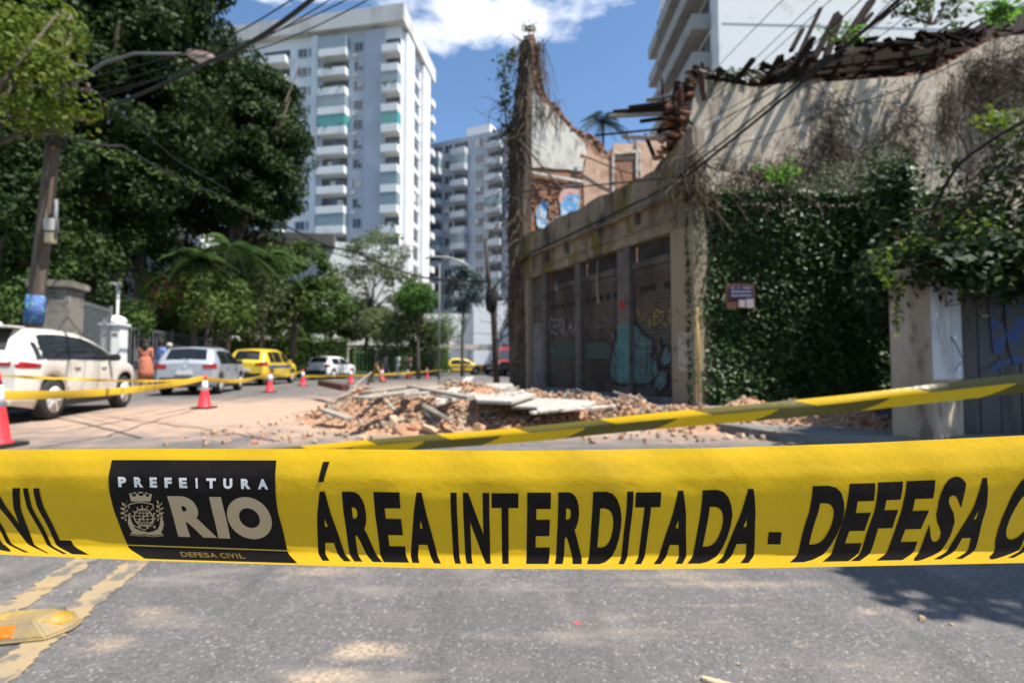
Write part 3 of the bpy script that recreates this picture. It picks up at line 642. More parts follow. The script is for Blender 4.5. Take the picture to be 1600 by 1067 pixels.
n = 7; vs = [p for r in ringp for p in r]; fs = [(i * n + j, i * n + (j + 1) % n, (i + 1) * n + (j + 1) % n, (i + 1) * n + j) for i in range(len(zs) - 1) for j in range(n)] + [tuple((len(zs) - 1) * n + j for j in range(n))]
me.add(vs, fs).build('corner_pier', 'pier_stone', RH)
# dead roots clinging to the pier and the gable
tw = MB()
st = []
for _ in range(330):
    z = random.uniform(2, 12.6) if random.random() < .5 else random.uniform(7, 12.6); i = min(range(len(zs)), key=lambda q: abs(zs[q] - z)); st.append(FP.pt(FP.u(random.uniform(left[i], right[i] + 1)), z, random.choice([.16, .2, .1])))
twigs(tw, st, 1.3, 7, .02, (0, 0, -.7), .55)
st = [GP.pt(*GP.uz(random.uniform(838, 850), random.uniform(60, 150)), random.uniform(.05, .2)) for _ in range(40)]
twigs(tw, st, 1.6, 6, .016, (0.12, 0, -1), .25)
st = [GP.pt(*GP.uz(random.uniform(838, 878), random.uniform(155, 185)), .1) for _ in range(26)]
twigs(tw, st, .9, 6, .02, (0, 0, -.8), .3)
tw.build('dead_vines', 'vine_wood', RH, fix=False)['kind'] = 'stuff'
# bent rebar and pipes sticking out of the gable
for a, b, r in (((806, 222), (870, 300), .035), ((905, 247), (978, 276), .03), ((960, 262), (968, 300), .03)):
    pa, pb = GP.pt(*GP.uz(*a), .25), GP.pt(*GP.uz(*b), .35); MB().tube([pa, (pa + pb) / 2 + Vector((.03, 0, -.05)), pb], r, 6).build('pipe_stub', 'vine_dry', RH)
pa = GP.pt(*GP.uz(904, 248), .28); MB().lathe([(0, -.1), (.09, -.06), (.11, 0), (.08, .08), (0, .1)], pa, n=8).build('brick_lump', 'peach_plaster', RH)
# ---- near party wall: long stained plaster wall under the fallen roof
SO = Vector((3.72, 11.75, 0)); SDIR = Vector((1, .30, 0)).normalized(); SP_ = Plane(SO, SDIR)
def wy(px): return SP_.pt(SP_.u(px), 0).y - 11.85 if px > 1067 else 0.0       # how much deeper the wall stands at this bearing
tp = [(1067, 245), (1072, 215), (1082, 165), (1090, 128), (1104, 124), (1140, 130), (1180, 137), (1230, 130), (1262, 127), (1300, 128), (1350, 124), (1400, 121), (1440, 117), (1470, 108), (1482, 100), (1510, 84), (1545, 64), (1580, 56), (1640, 52)]
poly = [SP_.uz(*p) for p in tp]; poly = [(poly[0][0], .1)] + poly + [(poly[-1][0] + 2.5, poly[-1][1]), (poly[-1][0] + 2.5, .1)]
sw = MB().prism(poly, SP_, -.4, 0).build('party_wall', 'old_plaster', RH)
for a, b in zip(tp[3:-1], tp[4:]):
    (ua, za), (ub, zb_) = SP_.uz(*a), SP_.uz(*b); n = max(2, int(math.hypot(ub - ua, zb_ - za) / .2))
    for j in range(n):
        f = j / n
        if random.random() < .8: brick(SP_, ua + (ub - ua) * f, za + (zb_ - za) * f + random.uniform(-.02, .05), random.uniform(-.25, -.03), random.uniform(-.3, .3), random.uniform(-.2, .2), sw)
for i in range(34):                                                 # ragged brick end of the wall beside the parapet
    f = random.random(); py = 128 + 115 * f; px = 1090 - 24 * f + random.uniform(-10, 2); u, z = SP_.uz(px, py); brick(SP_, u, z, random.uniform(-.3, .0), random.uniform(-.4, .4), random.uniform(-.3, .3), sw)
# fallen roof: dark boards, fascia, broken rafters
def beam(a, b, Ya, Yb, w_, h_, m='charred_wood', name='roof_beam'):
    return MB().bar(at(*a, Ya + wy(a[0])), at(*b, Yb + wy(b[0])), w_, h_).build(name, m, RH, bevel=.012, seg=1)
fp = [(1258, 100), (1300, 92), (1380, 82), (1440, 74), (1500, 52), (1530, 60), (1492, 92), (1472, 105), (1400, 117), (1290, 127), (1256, 126)]
MB().prism([SP_.uz(*p) for p in fp], SP_, -.55, -.42).build('fascia_board', 'charred_wood', RH)
beam((1246, 108), (1478, 78), 11.85, 12.3, .12, .16); beam((1250, 118), (1400, 104), 11.8, 12.2, .08, .10); beam((1420, 92), (1610, 62), 12.2, 12.6, .1, .14)
for a, b, ya, yb, w_ in [((1262, 112), (1308, 22), 12.6, 13.2, .16), ((1240, 104), (1282, 14), 12.4, 13.4, .11), ((1290, 92), (1312, 28), 12.3, 12.9, .17), ((1310, 78), (1362, 2), 12.4, 12.9, .2), ((1332, 58), (1362, 22), 12.6, 13, .12),
                      ((1236, 80), (1254, 46), 12.6, 12.9, .12), ((1186, 128), (1262, 92), 12.2, 12.6, .14), ((1160, 133), (1240, 104), 12.0, 12.4, .1), ((1092, 118), (1182, 134), 11.9, 12.2, .14),
                      ((1084, 104), (1150, 126), 11.9, 12.6, .09), ((1096, 98), (1106, 128), 12, 12.2, .06)]: beam(a, b, ya, yb, w_, w_ * .8)
for i in range(90):                                                 # heap of broken battens and boards along the crest
    f = random.random(); px = 1185 + 420 * f; yc = np.interp(px, [1185, 1230, 1260, 1300, 1340, 1420, 1480, 1540, 1605], [124, 102, 84, 82, 68, 58, 52, 48, 48]); Y = random.uniform(12.2, 14) + wy(px)
    c = at(px, yc + random.uniform(-8, 34), Y); L = random.uniform(.3, 1.3); an = random.uniform(-.5, .6); az = random.uniform(-1.2, 1.2); d = Vector((math.cos(an) * math.cos(az), math.sin(az) * .7, math.sin(an))) * L / 2
    MB().bar(c - d, c + d, random.uniform(.05, .2), random.uniform(.03, .07)).build('roof_batten', 'charred_wood', RH)
for i in range(26):
    f = random.random(); px = 1086 + 110 * f; c = at(px, 118 + 8 * f + random.uniform(-9, 10), random.uniform(11.9, 12.6) + wy(px)); L = random.uniform(.3, .9); d = Vector((math.cos(i), .3, .3 * math.sin(i * 2))) * L / 2
    MB().bar(c - d, c + d, random.uniform(.05, .14), .04).build('roof_batten', 'charred_wood' if i % 3 else 'grey_wood', RH)
rt = [(1196, 132), (1214, 118), (1232, 100), (1246, 96), (1262, 84), (1284, 88), (1300, 78), (1322, 70), (1338, 62), (1360, 66), (1384, 55), (1410, 58), (1436, 48), (1462, 52), (1486, 44), (1520, 46), (1548, 38), (1580, 44), (1610, 40), (1650, 44), (1650, 70), (1560, 78), (1490, 112), (1400, 124), (1260, 130)]
MB().prism([SP_.uz(*p) for p in rt], SP_, -1.5, -.62).build('fallen_roof', 'charred_wood', RH)
for i in range(150):
    px = random.uniform(1200, 1640); yc = np.interp(px, [1200, 1240, 1300, 1340, 1480, 1640], [130, 98, 80, 66, 48, 42]); py = random.uniform(yc, np.interp(px, [1200, 1480, 1560, 1640], [130, 112, 76, 60])); u, z = SP_.uz(px, py)
    c = SP_.pt(u, z, random.uniform(-.6, -.3)); L = random.uniform(.2, .8); an = random.uniform(-.5, .7); d = (SP_.d * math.cos(an) + Vector((0, 0, math.sin(an))) + SP_.n * random.uniform(-.3, .3)) * L / 2
    MB().bar(c - d, c + d, random.uniform(.05, .16), random.uniform(.03, .06)).build('roof_batten', random.choice(['charred_wood', 'charred_wood', 'rusty_wood']), RH)
bk = MB(); rows = []
for j, (dy, lift) in enumerate(((0, 0), (1.2, 30), (2.6, 52))):
    rows.append([at(px, np.interp(px, [1200, 1260, 1340, 1480, 1640], [134, 126, 122, 100, 60]) - lift * np.interp(px, [1200, 1260, 1330], [.2, .5, 1.0]) * random.uniform(.8, 1.1), 12.3 + dy + wy(px)) for px in range(1200, 1661, 20)])
bk.grid(rows).build('roof_deck', 'charred_wood', RH, fix=False)
# beams jutting over the wall face, whose shadows rake across the plaster
for px, L, w_ in ((1120, .5, .10), (1150, .9, .12), (1195, 1.0, .10), (1228, 1.2, .12), (1250, .7, .14), (1300, .5, .1), (1340, .6, .08), (1445, .7, .1)):
    py = np.interp(px, [1090, 1180, 1260, 1400, 1470], [122, 130, 120, 114, 104]); a = at(px, py, 11.85 + wy(px)); d = Vector((random.uniform(-.25, .1), -1, random.uniform(-.05, .3))).normalized()
    MB().bar(a - d * .6, a + d * L, w_, w_ * .8).build('roof_beam', 'charred_wood', RH, bevel=.01, seg=1)
# roof timbers sticking out to the left over the street front
for a, b, ya, yb, w_, m in [((952, 182), (1040, 178), 13.4, 13.0, .10, 'grey_wood'), ((958, 176), (1050, 170), 13.6, 13.2, .13, 'charred_wood'), ((982, 170), (1062, 160), 13.2, 12.8, .14, 'charred_wood'), ((1010, 157), (1070, 146), 13.2, 12.8, .10, 'grey_wood'),
                           ((930, 212), (1030, 202), 14.2, 13.6, .06, 'charred_wood'), ((1034, 122), (1036, 160), 13, 13, .06, 'charred_wood'), ((972, 214), (1040, 216), 14.0, 13.4, .12, 'white_wood'), ((1008, 210), (1024, 250), 13.8, 13.5, .10, 'charred_wood'),
                           ((1000, 190), (1075, 180), 13.0, 12.4, .10, 'charred_wood'), ((1046, 200), (1060, 128), 12.6, 12.4, .16, 'charred_wood'), ((1028, 208), (1080, 150), 12.8, 12.4, .12, 'charred_wood'), ((1052, 170), (1092, 140), 12.4, 12.1, .2, 'charred_wood'), ((1046, 240), (1066, 178), 12.5, 12.2, .2, 'charred_wood')]:
    beam(a, b, ya, yb, w_, w_ * .8, m)
for i in range(100):                                                # splintered rafters and laths where the street corner tore away
    f = random.random(); py = 128 + 112 * f; px = np.interp(py, [128, 150, 190, 225, 245], [1084, 1068, 1056, 1052, 1050]) + random.uniform(-6, 22); c = at(px, py, random.uniform(11.9, 13.2)); L = random.uniform(.25, .8); an = random.uniform(-.3, 1.5); d = Vector((math.cos(an) * random.choice((1, -1)), random.uniform(-.5, .5), math.sin(an))) * L / 2
    MB().bar(c - d, c + d, random.uniform(.06, .18), random.uniform(.03, .06)).build('roof_batten', random.choice(['charred_wood', 'rusty_wood', 'rusty_wood']), RH)
for i in range(36):
    f = random.random(); px = 1044 + 46 * f + random.uniform(-4, 4); py = np.interp(px, [1040, 1048, 1062, 1080, 1094], [225, 190, 150, 128, 130]) + random.uniform(0, 1) ** 1.3 * 95; u, z = SP_.uz(min(px, 1088), min(py, 243)); brick(SP_, u, z, random.uniform(-.5, -.38), random.uniform(-.5, .5), random.uniform(-.4, .4), sw)
# dry creepers over the plaster wall
tw = MB(); st = []
for cx, cy, sx, sy, n in [(1290, 250, 46, 40, 240), (1300, 190, 30, 45, 150), (1405, 200, 30, 55, 190), (1220, 265, 55, 22, 200), (1360, 250, 40, 40, 130), (1550, 160, 50, 75, 520), (1120, 285, 60, 28, 300), (1470, 180, 8, 40, 50), (1530, 120, 30, 30, 200), (1590, 110, 25, 40, 200)]:
    for _ in range(n): u, z = SP_.uz(random.gauss(cx, sx * .6), random.gauss(cy, sy * .6)); st.append(SP_.pt(u, z, random.uniform(.03, .16)))
twigs(tw, st, 1.0, 6, .011, (0, -.03, -.5), .5); tw.build('dry_creeper', 'vine_wood', RH, fix=False)['kind'] = 'stuff'
tw = MB(); st = []
for _ in range(46): u, z = SP_.uz(random.gauss(1478, 9), random.uniform(115, 190)); st.append(SP_.pt(u, z, random.uniform(.05, .2)))
twigs(tw, st, 1.5, 7, .013, (0, 0, -1.0), .16); tw.build('hanging_roots', 'vine_wood', RH, fix=False)['kind'] = 'stuff'
# ------------------------------------------------------------------ ivy-covered garden wall
IP = Plane((3.86, 10.95, 0), (1, .02, 0)); iu = IP.u; zi = IP.uz(1200, 312)[1]
layers('wall_render', (.27, .24, .19), [((.15, .14, .10), 2, .45, .62)], rough=.9)
GW = thing('garden_wall', 'garden wall thickly covered in dark green ivy, right of the shutters', 'wall', (6, 11, 0))
MB().pbox(IP, 0, 6.2, .1, zi - .15, -.4, 0).build('wall', 'wall_render', GW)
n = 27000; U = RNG.uniform(-.16, 6.2, n); Z = RNG.uniform(.1, zi + .02, n); Z = np.where(RNG.uniform(0, 1, n) < .12, zi + RNG.normal(0, .08, n), Z)
bul = .17 + .03 * np.sin(U * 2.3 + Z) + .03 * np.sin(Z * 3.1 + U * 1.3); Dp = RNG.uniform(0, 1, n) ** .6 * bul + .02
hole = ((U - iu(1150)) / .28) ** 2 + ((Z - IP.uz(1150, 455)[1]) / .26) ** 2 < 1; Dp = np.where(hole, np.minimum(Dp, .03), Dp)
keep = ~(hole & (RNG.uniform(0, 1, n) < .8)); U, Z, Dp = U[keep], Z[keep], Dp[keep]; n = len(U)
pd, pn, po = np.array(IP.d), np.array(IP.n), np.array(IP.o)
C = po + pd * U[:, None] + pn * Dp[:, None] + np.array([0, 0, 1]) * Z[:, None]; D = np.tile(pn * .7 + np.array([.25, 0, .8]), (n, 1))
leaf_mesh('ivy', C, D, .10, 'leaf_ivy', GW, .75, .45, 'stuff')
# fringe of grey-green weeds on top of the wall
Pp, Dd = [], []
for cx, cy, sx, sy, k in [(1310, 278, 50, 24, 500), (1370, 262, 40, 34, 620), (1420, 280, 26, 26, 350), (1240, 294, 50, 8, 240), (1130, 298, 40, 7, 200), (1093, 340, 8, 40, 600), (1094, 400, 6, 40, 400), (1092, 480, 8, 40, 400), (1088, 590, 7, 40, 250)]:
    for _ in range(k):
        p = at(random.gauss(cx, sx * .55), random.gauss(cy, sy * .55), random.uniform(10.55, 11.3)); Pp.append(p); Dd.append((random.gauss(0, .4), -.6, .6))
leaf_mesh('wall_top_weeds', np.array(Pp), np.array(Dd), .075, 'leaf_grey', GW, .4, .6, 'stuff')
tw = MB(); st = [at(random.gauss(1084, 14), random.gauss(268, 22), random.uniform(10.3, 10.6)) for _ in range(170)] + [at(random.uniform(1095, 1250), random.uniform(262, 306), random.uniform(10.9, 11.3)) for _ in range(260)]
twigs(tw, st, .8, 6, .011, (0, -.03, -.6), .5); tw.build('dead_creeper', 'vine_wood', GW, fix=False)['kind'] = 'stuff'
# street name plate and house number
sx0, sz0 = IP.uz(1131, 468)
layers('sign_blue', (.03, .03, .12), rough=.4); layers('sign_white', (.42, .37, .36), rough=.5); layers('sign_rust', (.13, .055, .03), [((.12, .05, .03), 20, .5, .6)], rough=.8)
SG = thing('street_sign', 'small blue street name plate with number tiles on rusty board in the ivy', 'sign', tuple(IP.pt(sx0, 2, .3)))
def sgb(name, m, x0, y0, x1, y1, d0, d1):
    a = IP.uz(x0, y1); b = IP.uz(x1, y0); return MB().pbox(IP, a[0], b[0], a[1], b[1], d0, d1).build(name, m, SG)
sgb('board', 'sign_rust', 1126, 447, 1168, 484.5, .26, .30); sgb('plate', 'sign_blue', 1130, 451, 1165, 469, .303, .315)
for y in (453.5, 459, 465): 
    x = 1132.5
    while x < 1162:
        w_ = random.uniform(1.2, 2.6)
        if random.random() < .82: sgb('lettering', 'sign_white', x, y - 1.2, x + w_ * .8, y + 1.2, .316, .318)
        x += w_ + .5
sgb('number_tile', 'sign_white', 1144, 471.5, 1153.5, 482.5, .303, .315); sgb('number_tile', 'sign_white', 1155.5, 470, 1166.5, 483.5, .303, .315)
# yellow gas pipe at the corner
pa = at(1089.5, 478, 10.6); layers('pipe_yellow', (.42, .28, .08), [((.25, .16, .06), 9, .5, .65)], rough=.6)
GPp = thing('gas_pipe', 'thin ochre pipe running up beside the ivy at the garage corner', 'pipe', (pa.x, pa.y, .12))
MB().tube([(pa.x, pa.y, .12), (pa.x, pa.y, pa.z)], .028, 8).build('pipe', 'pipe_yellow', GPp, True); MB().lathe([(.05, 0), (.05, .05), (.03, .07)], (pa.x, pa.y, .12)).build('collar', 'post_steel', GPp)
ba = at(1082, 478, 10.6); MB().bar(ba, pa + Vector((.05, 0, 0)), .03, .03).build('bracket', 'post_steel', GPp)
# notice pasted low on the pier
u0, z0 = fz(1083, 580); u1, z1 = fz(1057, 520); layers('notice_paper', (.40, .34, .27), [((.25, .2, .16), 9, .5, .6)], rough=.9)
NP = tag(MB().pbox(FP, min(u0, u1) + .04, max(u0, u1) - .05, z0, z1, .003, .012).build('pasted_notice', 'notice_paper'), 'faded paper notice pasted on the pier between shutters and ivy', 'notice')

# ------------------------------------------------------------------ gate and pillar on the right
layers('pillar_beige', (.42, .33, .25), [((.30, .235, .175), 2, .45, .65, (1, 1, .3)), ((.16, .125, .09), 4, .56, .68, (1, 1, .4))], rough=.9, bump=.2)
layers('pillar_white', (.55, .55, .56), [((.36, .35, .34), 3, .48, .66, (1, 1, .4))], rough=.85)
layers('gate_board', (.065, .064, .063), [((.035, .034, .033), 3, .45, .6, (1, 1, .2))], rough=.65)
layers('gate_blue', (.025, .065, .19), [((.06, .062, .066), 7, .45, .54)], rough=.7)
K = Vector((.819 * 6.0, 6.0, 0)); dl = Vector((-.5, .87, 0)).normalized(); dr = Vector((.87, .5, 0)).normalized()
ztp = at(1455, 428, 6.0).z
PL = thing('gate_pillar', 'beige and whitewashed gate pillar half hidden by the vine', 'pillar', (K.x, K.y, .1))
q = [K, K + dr * .80, K + dr * .80 + dl * .42, K + dl * .42]; zb = at(1455, 596, 6).z
for (z0, z1, g, m) in ((.0, zb, .012, 'pillar_beige'), (zb + .001, ztp, 0, 'pillar_beige')):
    c = sum(q, Vector()) / 4; qq = [c + (p - c) * (1 + g) for p in q]; MB().add([p + Vector((0, 0, z0)) for p in qq] + [p + Vector((0, 0, z1)) for p in qq], [(0, 1, 2, 3), (4, 5, 6, 7), (0, 1, 5, 4), (1, 2, 6, 5), (2, 3, 7, 6), (3, 0, 4, 7)]).build('shaft' if z0 else 'plinth', m, PL)
MB().fbox(K, dr, dl, Vector((0, 0, 1)), .01, .79, -.012, -.003, zb + .02, ztp - .02).build('whitewash', 'pillar_white', PL)
MB().fbox(K, dr, dl, Vector((0, 0, 1)), .50, .79, -.02, -.013, zb + .02, ztp - .02).build('grey_trim', 'tower_grey', PL)
cc = sum(q, Vector()) / 4; qq = [cc + (p - cc) * 1.12 for p in q]; MB().add([p + Vector((0, 0, ztp + .002)) for p in qq] + [p + Vector((0, 0, ztp + .09)) for p in qq], [(0, 1, 2, 3), (4, 5, 6, 7), (0, 1, 5, 4), (1, 2, 6, 5), (2, 3, 7, 6), (3, 0, 4, 7)]).build('cap', 'pillar_beige', PL)
GS = Plane(K + dr * .84 + Vector((0, .05, 0)), (1, .0, 0)); GT = thing('metal_gate', 'dark sheet-metal gate of vertical boards with blue spray paint', 'gate', tuple(GS.pt(.8, 0)))
for i in range(9): MB().pbox(GS, i * .262, i * .262 + .252, .12, 2.0, -.05, random.uniform(-.01, .006)).build('gate_board', 'gate_board', GT, bevel=.006, seg=1)
MB().pbox(GS, 0, 2.4, .10, 2.1, -.09, -.052).build('gate_backing', 'gate_board', GT); MB().pbox(GS, -.02, 2.4, 2.02, 2.16, -.06, .03).build('head_rail', 'gate_board', GT)
gp = [[(1543, 470), (1560, 462), (1566, 482), (1560, 500), (1572, 520), (1568, 556), (1552, 552), (1548, 520)], [(1568, 468), (1590, 462), (1600, 470), (1604, 560), (1584, 572), (1574, 540)], [(1524, 570), (1530, 578), (1546, 574), (1560, 562), (1580, 560), (1578, 568), (1556, 578), (1532, 584)]]
for g in gp: MB().add([GS.pt(*GS.uz(*p), .009) for p in g], [tuple(range(len(g)))]).build('graffiti', 'gate_blue', GT, fix=False)
SWo = K + dl * .42; SWd = Vector((8.1, 11.0, 0)) - SWo; SW = Plane(SWo, SWd)
sidew = thing('side_wall', 'dark boundary wall running back from gate pillar to the ivy wall', 'wall', tuple(SWo)); MB().fbox(SWo, SWd.normalized(), Vector((SWd.y, -SWd.x, 0)).normalized(), Vector((0, 0, 1)), .01, SWd.length - .3, .02, .32, .0, 1.95).build('wall', 'wall_render', sidew)
sdn = SWd.normalized(); snn = Vector((SWd.y, -SWd.x, 0)).normalized()
MB().fbox(SWo, sdn, snn, Vector((0, 0, 1)), 3.2, SWd.length - .4, .08, .26, 1.952, 4.2).build('shadow_block', 'vine_wood', sidew)  # block added above the wall to throw the slanting shadow onto the ivy
n = 9000; U = RNG.uniform(2.95, SWd.length - .3, n); U = np.where(RNG.uniform(0, 1, n) < .4, RNG.uniform(2.8, 3.3, n), U); V = RNG.uniform(-.06, .40, n); Z = RNG.uniform(1.7, 4.3 + .1 * np.sin(U * 5), n)
C = np.array(SWo) + np.array(sdn) * U[:, None] + np.array(snn) * V[:, None] + np.array([0, 0, 1]) * Z[:, None]
leaf_mesh('ivy', C, np.array(snn) * (V[:, None] - .17) * 3 - np.array(sdn) * .5 + np.array([0, 0, .8]), .11, 'leaf_ivy', sidew, .75, .6, 'stuff')
# ------------------------------------------------------------------ trees, palms, shrubs
layers('bark', (.10, .08, .06), [((.05, .04, .03), 3, .45, .62, (1, 1, .3)), ((.16, .14, .11), 5, .6, .7)], rough=.95, bump=.6, bscale=20)
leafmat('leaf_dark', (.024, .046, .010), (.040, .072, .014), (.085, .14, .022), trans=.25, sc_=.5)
leafmat('leaf_mid', (.065, .115, .025), (.09, .145, .032), (.14, .19, .045), trans=.3, sc_=.6)
leafmat('leaf_pale', (.14, .18, .07), (.18, .21, .095), (.10, .14, .06), trans=.35, sc_=.8)
leafmat('leaf_lime', (.16, .25, .025), (.12, .20, .03), trans=.4, sc_=2)
leafmat('leaf_near', (.10, .15, .015), (.14, .17, .02), (.06, .10, .015), trans=.4, sc_=2)
leafmat('leaf_yellow', (.15, .20, .045), (.12, .17, .04), trans=.4, sc_=2)
leafmat('leaf_round', (.06, .15, .022), (.085, .18, .03), trans=.3, sc_=2)
leafmat('leaf_silver', (.10, .14, .13), (.14, .18, .16), trans=.2, sc_=2)
layers('flower_pink', (.5, .05, .14), rough=.7)
def tree(name, label, base, crowns, trunk_r, m, leaf, group=None, lean=(0, 0), cat='tree', limbs=5, bark='bark'):
    """base (x,y); crowns: (centre, radii, clumps, leaves per clump, clump radius)"""
    t = thing(name, label, cat, (base[0], base[1], 0), group=group)
    b = Vector((base[0], base[1], 0)); top = Vector(crowns[0][0])
    tr = MB(); mid = b.lerp(top, .5) + Vector((lean[0], lean[1], 0)); tr.tube([b - Vector((0, 0, .1)), b.lerp(mid, .4), mid, mid.lerp(top, .6)], [trunk_r * 1.25, trunk_r, trunk_r * .75, trunk_r * .45], 9)
    tr.build('trunk', bark, t, True, fix=False)
    for i in range(limbs):
        cr = crowns[i % len(crowns)]; c = Vector(cr[0]); e_ = c + Vector([random.gauss(0, .5) * r for r in cr[1]]); s = mid.lerp(top, random.uniform(-.15, .5))
        MB().tube([s, s.lerp(e_, .5) + Vector((0, 0, random.uniform(.0, .5))), e_], [trunk_r * .4, trunk_r * .25, trunk_r * .08], 6).build('limb', bark, t, True, fix=False)
    P_, D_ = [], []
    for c, r, ncl, nper, crad in crowns:
        p, d = clump_pts(c, r, ncl, nper, crad); P_.append(p); D_.append(d)
    leaf_mesh('crown', np.concatenate(P_), np.concatenate(D_), leaf, m, t, .55)
    return t
def tpx(px, py, Y): return tuple(at(px, py, Y))
def gpx(px, Y): p = at(px, 560, Y); return (p.x, p.y)
# the dark wall of trees over the left pavement
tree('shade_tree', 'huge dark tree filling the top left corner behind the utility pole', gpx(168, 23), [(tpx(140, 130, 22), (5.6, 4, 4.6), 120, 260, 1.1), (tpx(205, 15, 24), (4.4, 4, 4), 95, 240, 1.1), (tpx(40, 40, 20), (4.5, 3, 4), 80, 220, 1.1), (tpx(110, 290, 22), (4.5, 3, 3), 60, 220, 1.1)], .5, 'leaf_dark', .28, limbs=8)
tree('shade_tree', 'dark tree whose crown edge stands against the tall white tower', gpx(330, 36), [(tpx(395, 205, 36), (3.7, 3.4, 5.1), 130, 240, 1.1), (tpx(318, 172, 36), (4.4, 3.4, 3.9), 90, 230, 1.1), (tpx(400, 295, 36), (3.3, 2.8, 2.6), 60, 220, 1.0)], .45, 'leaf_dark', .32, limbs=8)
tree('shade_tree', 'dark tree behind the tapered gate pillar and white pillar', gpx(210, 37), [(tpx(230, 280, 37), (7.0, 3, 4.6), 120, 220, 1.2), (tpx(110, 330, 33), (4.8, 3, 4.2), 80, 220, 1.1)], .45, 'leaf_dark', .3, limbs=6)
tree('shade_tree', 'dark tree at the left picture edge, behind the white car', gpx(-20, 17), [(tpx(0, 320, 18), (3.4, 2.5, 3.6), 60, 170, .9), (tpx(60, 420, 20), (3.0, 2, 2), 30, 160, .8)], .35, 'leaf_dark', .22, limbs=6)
tree('street_tree', 'near tree whose sunlit yellow-green sprays enter at the left edge', (-10.6, 7.5), [(tpx(18, 125, 9.2), (1.15, 1.0, 1.0), 26, 60, .42), (tpx(-60, 40, 9.0), (1.6, 1.2, 1.4), 30, 60, .5), (tpx(60, 60, 10.5), (1.0, .8, .7), 14, 50, .36)], .16, 'leaf_near', .15, limbs=6)
tree('tree', 'sparse grey-green street tree in front of the white building', gpx(566, 39), [(tpx(590, 400, 39), (2.5, 1.7, 2.0), 52, 80, .65), (tpx(550, 450, 39), (2.0, 1.5, 1.8), 44, 80, .65), (tpx(628, 450, 39), (1.8, 1.3, 1.5), 30, 80, .6), (tpx(600, 505, 39), (2.9, 1.5, 1.4), 60, 90, .6)], .16, 'leaf_pale', .19, limbs=9)
tree('tree', 'round clipped bright green tree left of the silvery one', gpx(654, 33), [(tpx(652, 467, 33), (1.3, 1.2, 1.1), 110, 110, .5)], .12, 'leaf_round', .14, limbs=4)
tree('tree', 'silvery broad-leaved tree on thin dark trunk beyond the taxi', gpx(722, 40), [(tpx(723, 452, 40), (1.9, 1.4, 1.8), 34, 40, .5)], .12, 'leaf_silver', .36, limbs=9)
tree('tree', 'leafy green tree above the yellow taxi estate', gpx(455, 31), [(tpx(465, 425, 31), (2.5, 1.8, 2.0), 60, 110, .65), (tpx(500, 480, 31), (1.9, 1.3, 1.5), 44, 110, .6), (tpx(420, 470, 31), (2.2, 1.3, 1.8), 44, 110, .6)], .2, 'leaf_mid', .22, limbs=7)
tree('tree', 'bushy tree with yellow-green leaves beside the palms', gpx(300, 27), [(tpx(310, 445, 27), (1.5, 1, 1.5), 34, 80, .5), (tpx(275, 480, 27), (1.4, 1, .9), 24, 80, .45)], .15, 'leaf_yellow', .2, limbs=5)
tree('tree', 'dense green tree at the garden corner behind the white hatchback', gpx(520, 40), [(tpx(515, 485, 40), (2.6, 1.3, 2.2), 60, 110, .6), (tpx(560, 500, 40.5), (2.6, 1.2, 1.6), 50, 110, .6), (tpx(480, 500, 40), (2.2, 1.2, 1.8), 40, 110, .6)], .18, 'leaf_mid', .22, limbs=5)
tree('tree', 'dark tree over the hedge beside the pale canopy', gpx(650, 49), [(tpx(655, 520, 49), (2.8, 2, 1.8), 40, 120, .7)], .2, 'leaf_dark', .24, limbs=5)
# a tree just outside the frame on the right, whose shade falls on the asphalt
tree('street_tree', 'roadside tree on the right pavement by the camera, outside the picture', (7.3, 1.2), [((5.3, 2.0, 4.9), (1.2, 1.05, .55), 90, 260, .36), ((6.8, 1.2, 5.6), (1.8, 1.5, 1.1), 60, 200, .5)], .15, 'leaf_mid', .15, limbs=5)
# palms
leafmat('leaf_palm', (.045, .085, .02), (.065, .115, .03), (.12, .16, .045), trans=.3)
def palm(label, base, h, nf, L, m, crown_tilt=0):
    t = thing('palm_tree', label, 'palm', (base[0], base[1], 0), group='palms in the garden'); b = Vector((base[0], base[1], 0))
    MB().tube([b, b + Vector((.05, 0, h * .5)), b + Vector((.15, 0, h))], [.17, .13, .11], 8).build('trunk', 'bark', t, True, fix=False)
    top = b + Vector((.15, 0, h))
    for i in range(nf):
        a = 2 * math.pi * i / nf + random.uniform(-.2, .2); el = random.uniform(-.25, 1.15); d = Vector((math.cos(a), math.sin(a), 0)); s = Vector((-d.y, d.x, 0)); f = MB(); pts = []
        for k in range(11):
            x = k / 10; pts.append(top + d * (L * (x * math.cos(el) + .18 * x * x)) + Vector((0, 0, L * (x * math.sin(el) - .85 * x * x))))
        f.tube(pts, [.03 - .025 * k / 10 for k in range(11)], 4, False)
        for k in range(1, 22):
            x = k / 22; j = x * 10; i0 = int(j); p = pts[i0].lerp(pts[min(i0 + 1, 10)], j - i0); ll = L * .34 * math.sin(math.pi * (x * .85 + .12))
            for sg in (-1, 1):
                q = p + s * sg * ll * .8 + d * ll * .45 + Vector((0, 0, -ll * .45)); ww = d * .05; f.add([p - ww, p + ww, q], [(0, 1, 2)])
        f.build('frond', m, t, fix=False)
palm('tall palm with arching fronds left of the leafy tree', gpx(352, 26), at(0, 385, 26).z, 24, 2.3, 'leaf_palm')
palm('lower palm with drooping fronds above the white pillar', gpx(300, 24), at(0, 405, 24).z, 22, 1.8, 'leaf_palm')
palm('palm with greyer fronds above the taxi estate', gpx(408, 28), at(0, 400, 28).z, 22, 2.0, 'leaf_palm')
palm('short palm with yellowing fronds, lowest of the garden palms', gpx(335, 25), at(0, 450, 25).z, 13, 1.8, 'leaf_yellow')
palm('distant palm top showing above the broken gable', (at(940, 200, 46).x, 46), at(0, 190, 46).z, 15, 2.6, 'leaf_silver')
